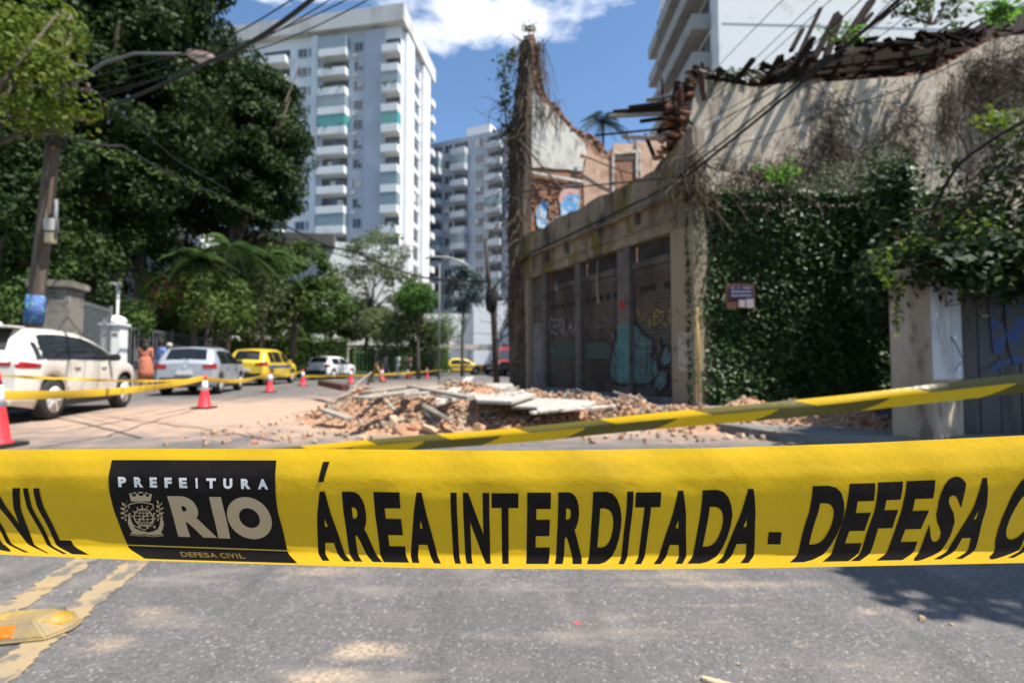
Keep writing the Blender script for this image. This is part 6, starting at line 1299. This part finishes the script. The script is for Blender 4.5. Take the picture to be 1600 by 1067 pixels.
ax = (e0 - e1); ax.z = 0; Ls = ax.length; ax.normalize(); ay = Vector((-ax.y, ax.x, 0)); hl = Ls / 2; hw_ = .09; hz = .066
c = Vector((g.x, g.y, 0)); low = [(-hl, -hw_), (hl - .05, -hw_), (hl, -.02), (hl, .035), (hl - .05, hw_), (-hl, hw_)]; upp = [(-hl, -.048), (hl - .115, -.048), (hl - .075, -.012), (hl - .075, .022), (hl - .115, .048), (-hl, .048)]
P3 = lambda q, z: [c + ax * x + ay * y + Vector((0, 0, z)) for x, y in q]
n = 6; MB().add(P3(low, .002) + P3(low, .016) + P3(upp, hz), [tuple(range(5, -1, -1)), tuple(range(12, 18))] + [(i + o, (i + 1) % n + o, (i + 1) % n + n + o, i + n + o) for o in (0, n) for i in range(n)]).build('body', 'stud_yellow', RS, bevel=.006, seg=3)
def facep(x, f): a = c + ax * x + ay * (-hw_) + Vector((0, 0, .016)); b = c + ax * x + ay * (-.048) + Vector((0, 0, hz)); nrm = (Vector((0, 0, 1)) * .037 - ay * .036).normalized(); return a.lerp(b, f) + nrm * .004
MB().add([facep(-hl, .18), facep(hl - .16, .18), facep(hl - .16, .8), facep(-hl, .8), facep(-hl, .18) - Vector((0, 0, .008)), facep(hl - .16, .18) - Vector((0, 0, .008)), facep(hl - .16, .8) - Vector((0, 0, .008)), facep(-hl, .8) - Vector((0, 0, .008))], [(0, 1, 2, 3), (0, 1, 5, 4), (1, 2, 6, 5), (2, 3, 7, 6), (3, 0, 4, 7)]).build('reflector', 'reflector_orange', RS, bevel=.0015, seg=1)

ev = P3([(hl - .125, -.055), (hl - .035, -.035), (hl - .012, .005), (hl - .035, .05), (hl - .12, .06)], 0); ez_ = [.058, .036, .028, .034, .056]
ctr = c + ax * (hl - .07) + Vector((0, 0, .064)); ring = [Vector((p.x, p.y, z_ + .006)) for p, z_ in zip(ev, ez_)]
MB().add([ctr] + ring + [q - Vector((0, 0, .012)) for q in ring], [(0, i + 1, (i + 1) % 5 + 1) for i in range(5)] + [(i + 1, i + 6, (i + 1) % 5 + 6, (i + 1) % 5 + 1) for i in range(5)]).build('end_pad', 'stud_end', RS, True)
# ------------------------------------------------------------------ barrier tapes
def tapemat(name, c, trans=.3, rough=.32, lay=()):
    m = layers(name, c, lay, rough=rough, spec=.5, trans=trans, bump=.22, bscale=13); return m
tapemat('tape_yellow', (.92, .575, .012), .5, .30, [((.80, .50, .03), 6, .55, .72), ((.70, .48, .06), 90, .70, .76)]); tapemat('tape_olive', (.13, .105, .015), .15); tapemat('tape_thin', (.72, .46, .03), .35)
# striped tape running behind the printed one, folded lengthwise
def ribbon_pts(p0, p1, n, sag): return [p0.lerp(p1, i / n) - Vector((0, 0, sag * 4 * (i / n) * (1 - i / n))) for i in range(n + 1)]
zt0, zt1 = at(230, 722, 3.9), at(1720, 586, 2.35); ZB = thing('striped_tape', 'yellow and olive striped tape slanting up to the right behind the printed tape', 'barrier tape', tuple(zt0))
N = 900; cen = ribbon_pts(zt0, zt1, N, .035); HWD = .088
def crease(i, f):           # f 0 (top) .. 1 (bottom): top half leans towards the sky, lower half hangs
    tw_ = .25 * math.sin(i * .012); z = -HWD * f; y = (.030 if f > .42 else 0) * 0 - .026 * math.sin(min(1, f / .42) * math.pi / 2) + .012 * max(0, f - .42) + .004 * math.sin(i * .056 + f * 3)
    return cen[i] + Vector((0, y, z + HWD * .5 + .004 * math.sin(i * .024)))
FR = [0, .04, .08, .12, .16, .2, .24, .28, .32, .36, .42, .48, .54, .6, .66, .72, .78, .84, .9, .95, 1.0]
for mname, par in (('tape_yellow', 0), ('tape_olive', 1)):
    v, fs = [], []; mb = MB()
    for i in range(N + 1):
        for f in FR: mb.v.append(tuple(crease(i, f)))
    k = len(FR)
    for i in range(N):
        for j in range(k - 1):
            f = (FR[j] + FR[j + 1]) / 2; ph = (i / N * 5.6 - (.10 * f / .42 if f < .42 else .42 - .13 * ((f - .42) / .58) ** 1.5) + .16) % 1.0
            if (ph < .5) == bool(par): mb.f.append((i * k + j, i * k + j + 1, (i + 1) * k + j + 1, (i + 1) * k + j))
    o = mb.build('yellow_band' if par == 0 else 'olive_band', mname, ZB, True, fix=False)
def ribbon(name, label, pts, wd, m, cat='barrier tape', tilt=.3):
    mb = MB(); rows = []
    for i, p in enumerate(pts):
        a = pts[max(0, i - 1)]; b = pts[min(len(pts) - 1, i + 1)]; d = (b - a).normalized(); u = Vector((0, 0, 1)) - d * d.z; u.normalize(); s = d.cross(u); tl = tilt * math.sin(i * .35)
        q = u * math.cos(tl) + s * math.sin(tl); rows.append([p + q * wd / 2, p + q * .05 * wd + s * wd * .12, p - q * wd / 2])
    o = mb.grid(rows).build(name, m, None, True, fix=False); return tag(o, label, cat)
top_ = lambda g, h=.66: Vector((g[0], g[1], h))
tpz = [top_(CPOS[0], .62), top_(CPOS[1]), top_(CPOS[2]), top_(CPOS[3])]
ribbon('barrier_tape', 'broad yellow tape sagging from the edge cone to the cone by the silver car', ribbon_pts(Vector((-7.4, 5.3, .55)), tpz[0], 14, .02)[:-1] + ribbon_pts(tpz[0], tpz[1] + Vector((0, -.06, .02)), 40, .10), .115, 'tape_thin')
ribbon('barrier_tape', 'yellow tape sagging between the two cones beside the silver car and taxi', ribbon_pts(tpz[1] + Vector((0, -.06, .02)), tpz[2] + Vector((0, -.06, .02)), 30, .16), .10, 'tape_thin')
ribbon('barrier_tape', 'yellow tape between the cones by the taxi and white hatchback', ribbon_pts(tpz[2] + Vector((0, -.06, .02)), tpz[3] + Vector((0, -.06, .02)), 24, .15), .10, 'tape_thin')
ribbon('barrier_tape', 'thin yellow tape strung across the side of the white crossover', ribbon_pts(at(-40, 584, 7.6), at(120, 592, 7.9), 16, .01)[:-1] + ribbon_pts(at(120, 592, 7.9), at(300, 592, 12.2), 24, .04), .05, 'tape_thin', tilt=1.0)
ribbon('barrier_tape', 'thin yellow tape along the kerb behind the walking man', ribbon_pts(at(475, 588, 24), at(690, 578, 36), 24, .1), .08, 'tape_thin')

# ------------------------------------------------------------------ overhead cables
def cable(label, pts, r, sag=.0, n=18, m='cable_black'):
    P_ = []
    for a, b in zip(pts[:-1], pts[1:]): P_ += [a.lerp(b, i / n) - Vector((0, 0, sag * 4 * (i / n) * (1 - i / n))) for i in range(n)]
    P_.append(pts[-1]); return tag(MB().tube(P_, r, 5, False).build('overhead_cable', m, None, True, fix=False), label, 'cable', 'overhead cables')
A_ = at
cable('thick black cable bundle rising from the left pole past the lamp to the top edge', [A_(96, 190, 12), A_(330, 95, 8), A_(500, -12, 6)], .032, .10)
for i, (a, b, c_) in enumerate([((98, 150, 12), (400, 60, 9), (560, -10, 7)), ((100, 170, 12), (380, 75, 9), (530, -10, 7)), ((97, 160, 12), (420, 72, 9), (600, -14, 7))]): cable(['thin cable over the tower roof, just right of the thick bundle', 'thin cable hugging the thick bundle from the left pole', 'rightmost thin cable from the left pole over the tower roof'][i], [A_(*a), A_(*b), A_(*c_)], .010, .05)
cable('thin black cable from the pole crossing the white tower below its roof', [A_(96, 130, 12), A_(330, 70, 9), A_(470, -10, 7)], .012, .05)
cable('bright service cable slanting down in front of the dark trees', [A_(118, 120, 12), A_(200, 185, 13), A_(275, 250, 15), A_(360, 300, 20)], .016, .0)
vc = cable('sagging cable wrapped in creeper below the lamp', [A_(88, 205, 12), A_(190, 228, 14), A_(330, 300, 20), A_(440, 350, 26)], .035, .12)
P_, D_ = [], []
for _ in range(420): f = random.random(); p = A_(*(np.array((100, 208, 12)) * (1 - f) + np.array((430, 345, 26)) * f)); P_.append(np.array(p) + RNG.normal(0, .13, 3)); D_.append((0, -.4, .8))
leaf_mesh('creeper_leaves', np.array(P_), np.array(D_), .14, 'leaf_mid', vc, .5, .6, 'stuff')
cable('dark cable dropping across the white building to the leaning pole', [A_(440, 350, 26), A_(516, 386, 25), A_(556, 392, 25), A_(596, 413, 24.5), A_(659, 433, 24), A_(700, 437, 23.6), A_(768, 440, 23.2)], .05, .02)
cable('second dark cable below it, ending at the leaning pole', [A_(380, 350, 26), A_(480, 374, 25), A_(590, 410, 24), A_(766, 448, 23.2)], .025, .25)
cable('cable from the leaning pole top towards the picture top', [A_(759, 378, 23.2), A_(810, 300, 16.5), A_(1060, 276, 10.4), A_(1252, 122, 9), A_(1440, -20, 7)], .020, .02)
cable('thick cable pair climbing from the garage corner to the upper right', [A_(770, 450, 23.2), A_(830, 395, 16.6), A_(1064, 282, 10.3), A_(1240, 140, 8.6), A_(1420, -14, 6.6)], .028, .02)
cable('thin cable just above the thick pair', [A_(1062, 262, 10.4), A_(1230, 110, 8.6), A_(1360, -14, 7)], .010)
for i, (a, b) in enumerate([((1130, 95, 11), (1235, -12, 8)), ((1172, 100, 11), (1290, -12, 8)), ((1190, 98, 11), (1312, -12, 8)), ((1345, 62, 9), (1425, -10, 7)), ((1372, 60, 9), (1462, -10, 7)), ((1330, 70, 9), (1402, -10, 7))]): cable(['lowest thin wire against the white building, left group', 'middle thin wire against the white building, left group', 'upper thin wire against the white building, left group', 'lower wire of the right group, above the broken rafters', 'upper wire of the right group, above the broken rafters', 'wire passing just over the tallest rafter'][i], [A_(1064 - 8 * i, 180 + 14 * i, 13), A_(*a), A_(*b)], .008)
cable('thin sagging wire low on the plaster wall', [A_(1090, 240, 10.5), A_(1300, 170, 9), A_(1500, 96, 7.5), A_(1640, 50, 6.5)], .009, .1)
cable('black cable arching over the vine at the right edge', [A_(1436, 420, 7), A_(1462, 320, 6.4), A_(1500, 255, 6), A_(1610, 185, 5.4)], .020, -.03)
cable('thin cable at the far upper right corner', [A_(1500, 60, 9), A_(1620, -6, 7)], .012)
# ------------------------------------------------------------------ the printed tape in the foreground
TY0 = .62
def t_top(px): return float(np.interp(px, [-200, 0, 250, 500, 800, 1100, 1350, 1600, 1800], [702, 702, 701, 701, 704, 700, 692, 680, 668]))
def t_bot(px): return float(np.interp(px, [-200, 0, 250, 450, 700, 1000, 1200, 1600, 1800], [861, 866, 876, 882, 888, 889, 887, 879, 873]))
TT = [0, .1, .25, .4, .55, .7, .8, .885, .9, .92, .96, 1.0]; TK = [1.017, 1.0075, 1.0, 1.003, 1.013, 1.032, 1.044, 1.054, 1.0575, 1.066, 1.088, 1.110]
def kk(t): return float(np.interp(t, TT, TK))
_tt = np.linspace(0, 1, 101); _kk = np.interp(_tt, TT, TK); _ks = _kk.copy()
for _ in range(10): _ks[1:-1] = (_ks[:-2] + 2 * _ks[1:-1] + _ks[2:]) / 4
_ks[86:] = np.where(_tt[86:] > .865, _kk[86:], _ks[86:])
def kk(t): return float(np.interp(t, _tt, _ks))
def T(s, t, off=0.0):
    """flat tape coordinates: s along it (metres), t 0 top .. 1 bottom, off = lift towards the viewer"""
    Y = TY0 * kk(t) + .0012 * math.sin(s * 21 + t * 2.0) * t + .0008 * math.sin(s * 47 - t * 5) + .00045 * math.sin(s * 95 + t * 16 + 2 * math.sin(s * 9)) * (.3 + t) + .0007 * math.sin(s * 7 + 3) * math.sin(s * 31 - t * 9); px = 800 + 800 * s / Y; a, b = t_top(px), t_bot(px)
    py = a + (b - a) * t; d = ray(px, py); p = Vector((0, 0, CAM_Z)) + d * (Y / d.y)
    return p - d.normalized() * off
def st(px, py):
    t = (py - t_top(px)) / (t_bot(px) - t_top(px)); return ((px - 800) / 800 * TY0 * kk(t), t)
WT = thing('warning_tape', 'broad yellow printed warning tape stretched across the foreground', 'barrier tape', tuple(T(0, 1)))
ts = list(np.linspace(0, .85, 30)) + list(np.linspace(.857, 1.0, 24)); ss = np.linspace(-.86, .82, 169)
front = [[T(s, t) for s in ss] for t in ts]; MB().grid(front).build('band', 'tape_yellow', WT, True, fix=False)
layers('print_black', (.009, .006, .005), [((.014, .010, .008), 60, .5, .7)], rough=.55, spec=.18); layers('print_cream', (.56, .41, .23), rough=.5); layers('print_white', (.72, .70, .68), rough=.5); layers('print_gold', (.75, .48, .06), rough=.5)
GLY = {}
def glyph(ch, off):
    if (ch, off) in GLY: return GLY[(ch, off)]
    cu = bpy.data.curves.new('g', 'FONT'); cu.body = ch; cu.size = 1; cu.offset = off; cu.resolution_u = 5; cu.fill_mode = 'BOTH' if False else 'FRONT'; o = bpy.data.objects.new('g', cu); COL.objects.link(o)
    dg = bpy.context.evaluated_depsgraph_get(); me = bpy.data.meshes.new_from_object(o.evaluated_get(dg)); bpy.data.objects.remove(o)
    v = np.array([x.co[:2] for x in me.vertices]); lo, hi = v.min(0), v.max(0)
    for x in me.vertices: x.co = ((x.co[0] - lo[0]) / (hi[0] - lo[0]), (x.co[1] - lo[1]) / (hi[1] - lo[1]), 0)
    bm = bmesh.new(); bm.from_mesh(me); bmesh.ops.dissolve_limit(bm, angle_limit=.001, verts=bm.verts, edges=bm.edges)
    for k in range(1, 30): bmesh.ops.bisect_plane(bm, geom=bm.verts[:] + bm.edges[:] + bm.faces[:], plane_co=(0, k / 30, 0), plane_no=(0, 1, 0))
    for k in range(1, 4): bmesh.ops.bisect_plane(bm, geom=bm.verts[:] + bm.edges[:] + bm.faces[:], plane_co=(k / 4, 0, 0), plane_no=(1, 0, 0))
    bmesh.ops.triangulate(bm, faces=bm.faces); bm.verts.index_update()
    GLY[(ch, off)] = ([v.co[:2] for v in bm.verts], [tuple(x.index for x in f.verts) for f in bm.faces]); bm.free(); return GLY[(ch, off)]
def put(mb, ch, s0, s1, ta, tb, off=.035, lift=.0012):
    v, f = glyph(ch, off); mb.add([T(s0 + (s1 - s0) * x, tb + (ta - tb) * y, lift) for x, y in v], f)
def S_bot(px): return (px - 800) / 800 * TY0 * kk(.955)
def S_top(px): return (px - 800) / 800 * TY0 * kk(.36)
main = MB()
LB = [('A', 503, 549), ('R', 554, 598), ('E', 600, 639), ('A', 644, 689), ('I', 711, 720), ('N', 729, 767), ('E', 822, 857), ('R', 867, 909), ('D', 917, 961), ('I', 966, 975), ('A', 1021, 1067), ('D', 1075, 1123), ('A', 1120, 1170), ('D', 1234, 1286), ('E', 1286, 1325), ('F', 1328, 1364), ('E', 1369, 1411), ('S', 1419, 1457), ('A', 1461, 1505), ('C', 1524, 1572), ('I', 1576, 1586), ('V', 1584, 1640), ('I', 1646, 1656), ('L', 1664, 1700)]
for ch, a, b in LB:
    t0 = float(np.interp(a, [500, 1200, 1300, 1500], [.365, .345, .325, .32])); o_ = .045
    put(main, ch, S_bot(a), S_bot(b), t0 - (.02 if ch in 'SC' else 0), .958 + (.01 if ch in 'SC' else 0), .05 if ch == 'I' else o_)
for ch, a, b in (('T', 768, 810), ('T', 993, 1033)): put(main, ch, S_top(a), S_top(b), .36, .958)
a = [st(*p) for p in ((505, 721), (515, 721), (505, 753), (497, 753))]; main.grid([[T(a[0][0] + (a[3][0] - a[0][0]) * f, a[0][1] + (a[3][1] - a[0][1]) * f, .0012), T(a[1][0] + (a[2][0] - a[1][0]) * f, a[1][1] + (a[2][1] - a[1][1]) * f, .0012)] for f in np.linspace(0, 1, 9)])
a = [st(*p) for p in ((1201, 831), (1222, 831), (1220, 850), (1199, 850))]; main.grid([[T(a[0][0] + (a[3][0] - a[0][0]) * f, a[0][1] + (a[3][1] - a[0][1]) * f, .0012), T(a[1][0] + (a[2][0] - a[1][0]) * f, a[1][1] + (a[2][1] - a[1][1]) * f, .0012)] for f in np.linspace(0, 1, 9)])
k_ = TY0 / 800
for ch, a, b in (('L', -752, -724), ('I', -768, -760), ('V', -818, -772), ('I', -834, -826), ('C', -890, -842), ('A', -985, -935)): put(main, ch, a * k_, b * k_, .365, .97, .05 if ch == 'I' else .035)
main.build('lettering', 'print_black', WT, fix=False)
# the municipal panel
pts = [(174, 718.5), (432, 720)]; sL, tL = st(174, 718.5); sR, tR = st(432.2, 720); tB = .985
rows = [[T(sL + (sR - sL) * i / 24, tL + (tB - tL) * j / 60, .0009) for i in range(25)] for j in range(61)]; PNL = MB().grid(rows).build('printed_panel', 'print_black', WT, fix=False)
def zq(x, y): return st(160 + x / 5.0, 700 + y / 5.0)          # traced print coordinates -> flat tape coordinates
def flat_poly(mb, pts, lift=.0017, sub=1):
    q = []
    for (a, b) in zip(pts, pts[1:] + pts[:1]):
        for i in range(sub): q.append((a[0] + (b[0] - a[0]) * i / sub, a[1] + (b[1] - a[1]) * i / sub))
    mb.add([T(*zq(*p), lift) for p in q], [tuple(range(len(q)))])
def flat_line(mb, pts, w_, lift=.0018, closed=False):
    if closed: pts = pts + pts[:2]
    rows = []
    for i, p in enumerate(pts):
        a = pts[max(0, i - 1)]; b = pts[min(len(pts) - 1, i + 1)]; dx, dy = b[0] - a[0], b[1] - a[1]; L = math.hypot(dx, dy) or 1; nx, ny = -dy / L * w_ / 2, dx / L * w_ / 2
        rows.append([T(*zq(p[0] + nx, p[1] + ny), lift), T(*zq(p[0] - nx, p[1] - ny), lift)])
    mb.grid(rows)
wt = MB()
for ch, a, b in (('P', 120, 187), ('R', 243, 318), ('E', 368, 431), ('F', 488, 550), ('E', 604, 668), ('I', 730, 750), ('T', 812, 888), ('U', 943, 1016), ('R', 1080, 1157), ('A', 1210, 1293)):
    dy = (a - 120) / 1100 * 17; s0, t0 = zq(a, 224 + dy); s1, t1 = zq(b, 304 + dy); put(wt, ch, s0, s1, t0, t1, .055, .0017)
wt.build('lettering', 'print_white', PNL, fix=False)
rio = MB()
def put_img(mb, ch, tl, tr, bl, br, off):
    """glyph set into a quadrilateral traced from the print"""
    v, f = glyph(ch, off); o_ = []
    for x, y in v:
        q = [tl[i] * (1 - x) * y + tr[i] * x * y + bl[i] * (1 - x) * (1 - y) + br[i] * x * (1 - y) for i in (0, 1)]; o_.append(T(*zq(*q), .0017))
    mb.add(o_, f)
put_img(rio, 'R', (508, 374), (792, 374), (596, 690), (900, 700), .055); put_img(rio, 'I', (838, 380), (928, 380), (908, 702), (1002, 705), .04)
# the round O
cx, cy = 1147, 545; ro, ri = [], []
for i in range(48):
    a = 2 * math.pi * i / 48; x, y = math.cos(a), math.sin(a); ro.append((cx + 172 * x + 26 * y, cy + 164 * y + 10 * x)); ri.append((cx + 80 * x + 14 * y, cy + 77 * y + 6 * x))
v = [T(*zq(*p), .0017) for p in ro] + [T(*zq(*p), .0017) for p in ri]; rio.add(v, [(i, (i + 1) % 48, 48 + (i + 1) % 48, 48 + i) for i in range(48)])
rio.build('lettering', 'print_cream', PNL, fix=False)
gl = MB(); s0, t0 = zq(205, 753); sLn, _ = zq(205, 757); 
flat_line(gl, [(200 + i * 52.5, 756 + i * 1.85) for i in range(25)], 9)
cap_ = MB(); xs_ = [('D', 612, 662), ('E', 670, 706), ('F', 712, 744), ('E', 750, 786), ('S', 792, 832), ('A', 836, 890), ('C', 918, 962), ('I', 972, 982), ('V', 990, 1034), ('I', 1042, 1052), ('L', 1066, 1108)]
for ch, a, b in xs_: put_img(cap_, ch, (a - 8, 808 + (a - 612) * .03), (b - 8, 808 + (b - 612) * .03), (a + 12, 846 + (a - 612) * .03), (b + 12, 846 + (b - 612) * .03), .02)
gl.build('rule_line', 'print_gold', PNL, fix=False); cap_.build('lettering', 'print_gold', PNL, fix=False)
# coat of arms: mural crown, shield with armillary sphere, two dolphins, leafy branches
cr = MB()
flat_poly(cr, [(222, 415), (376, 415), (388, 366), (366, 366), (364, 378), (342, 378), (340, 360), (318, 360), (316, 372), (286, 372), (282, 358), (260, 358), (258, 376), (232, 376), (230, 364), (208, 364)])
for a, b in (((206, 358), (230, 356)), ((236, 350), (262, 348)), ((276, 346), (316, 346)), ((330, 350), (356, 352)), ((362, 358), (386, 362))): flat_line(cr, [a, b], 9)
flat_line(cr, [(205, 440), (222, 560), (245, 600), (330, 640), (385, 600), (402, 560), (396, 440)], 7); flat_line(cr, [(205, 440), (250, 428), (300, 422), (350, 428), (396, 440)], 8)
ccx, ccy = 322, 540
ell = lambda rx, ry, sk=0: [(ccx + rx * math.cos(2 * math.pi * i / 28) + sk * math.sin(2 * math.pi * i / 28), ccy + ry * math.sin(2 * math.pi * i / 28)) for i in range(28)]
flat_line(cr, ell(70, 66, 8), 9, closed=True); flat_line(cr, ell(30, 64, 6), 5, closed=True)
for dy, hw2 in ((-38, 56), (-14, 68), (12, 69), (38, 56)): flat_line(cr, [(ccx - hw2 + dy * .12, ccy + dy), (ccx, ccy + dy + 5), (ccx + hw2 + dy * .12, ccy + dy)], 5)
flat_line(cr, [(ccx - 8, ccy - 66), (ccx, ccy), (ccx + 8, ccy + 66)], 5); flat_line(cr, [(ccx - 50, ccy + 40), (ccx + 52, ccy - 42)], 8)
for i in range(8):
    a = math.pi + math.pi * i / 7 + .1; flat_line(cr, [(ccx + 76 * math.cos(a), ccy + 74 * math.sin(a)), (ccx + 98 * math.cos(a), ccy + 96 * math.sin(a))], 7)
for x in (290, 352, 404): flat_poly(cr, [(x - 9, 604), (x + 9, 606), (x + 12, 624), (x - 6, 622)])
for x0, sx_ in ((0, 1), (1, -1)):                                   # dolphins, mirrored
    f = lambda x, y: (x, y) if sx_ > 0 else (648 - x + (y - 560) * .22 + 30, y + 6)
    flat_poly(cr, [f(*p) for p in ((206, 590), (204, 560), (214, 540), (228, 556), (238, 590), (258, 624), (300, 644), (352, 654), (350, 668), (296, 674), (222, 668), (240, 652), (224, 630))]); flat_line(cr, [f(210, 545), f(206, 520), f(222, 505)], 9); flat_line(cr, [f(222, 676), f(300, 684), f(360, 678)], 5)
for cx0, sg in ((172, -1), (448, 1)):                                # leafy branches
    flat_line(cr, [(cx0 - sg * 18, 560), (cx0, 500), (cx0 - sg * 8, 436)], 5)
    for i in range(9):
        y = 436 + i * 15; sd_ = sg if i % 2 else -sg * .6; L = 44 - abs(i - 4) * 4; bx = cx0 - sg * 6; ex_, ey = bx + sd_ * L, y - 12 + (i - 4) * 5
        mx_, my = (bx + ex_) / 2, (y + ey) / 2; flat_poly(cr, [(bx, y), (mx_ + 4, my - 10), (ex_, ey), (mx_ - 4, my + 10)])
cr.build('coat_of_arms', 'print_cream', PNL, fix=False)
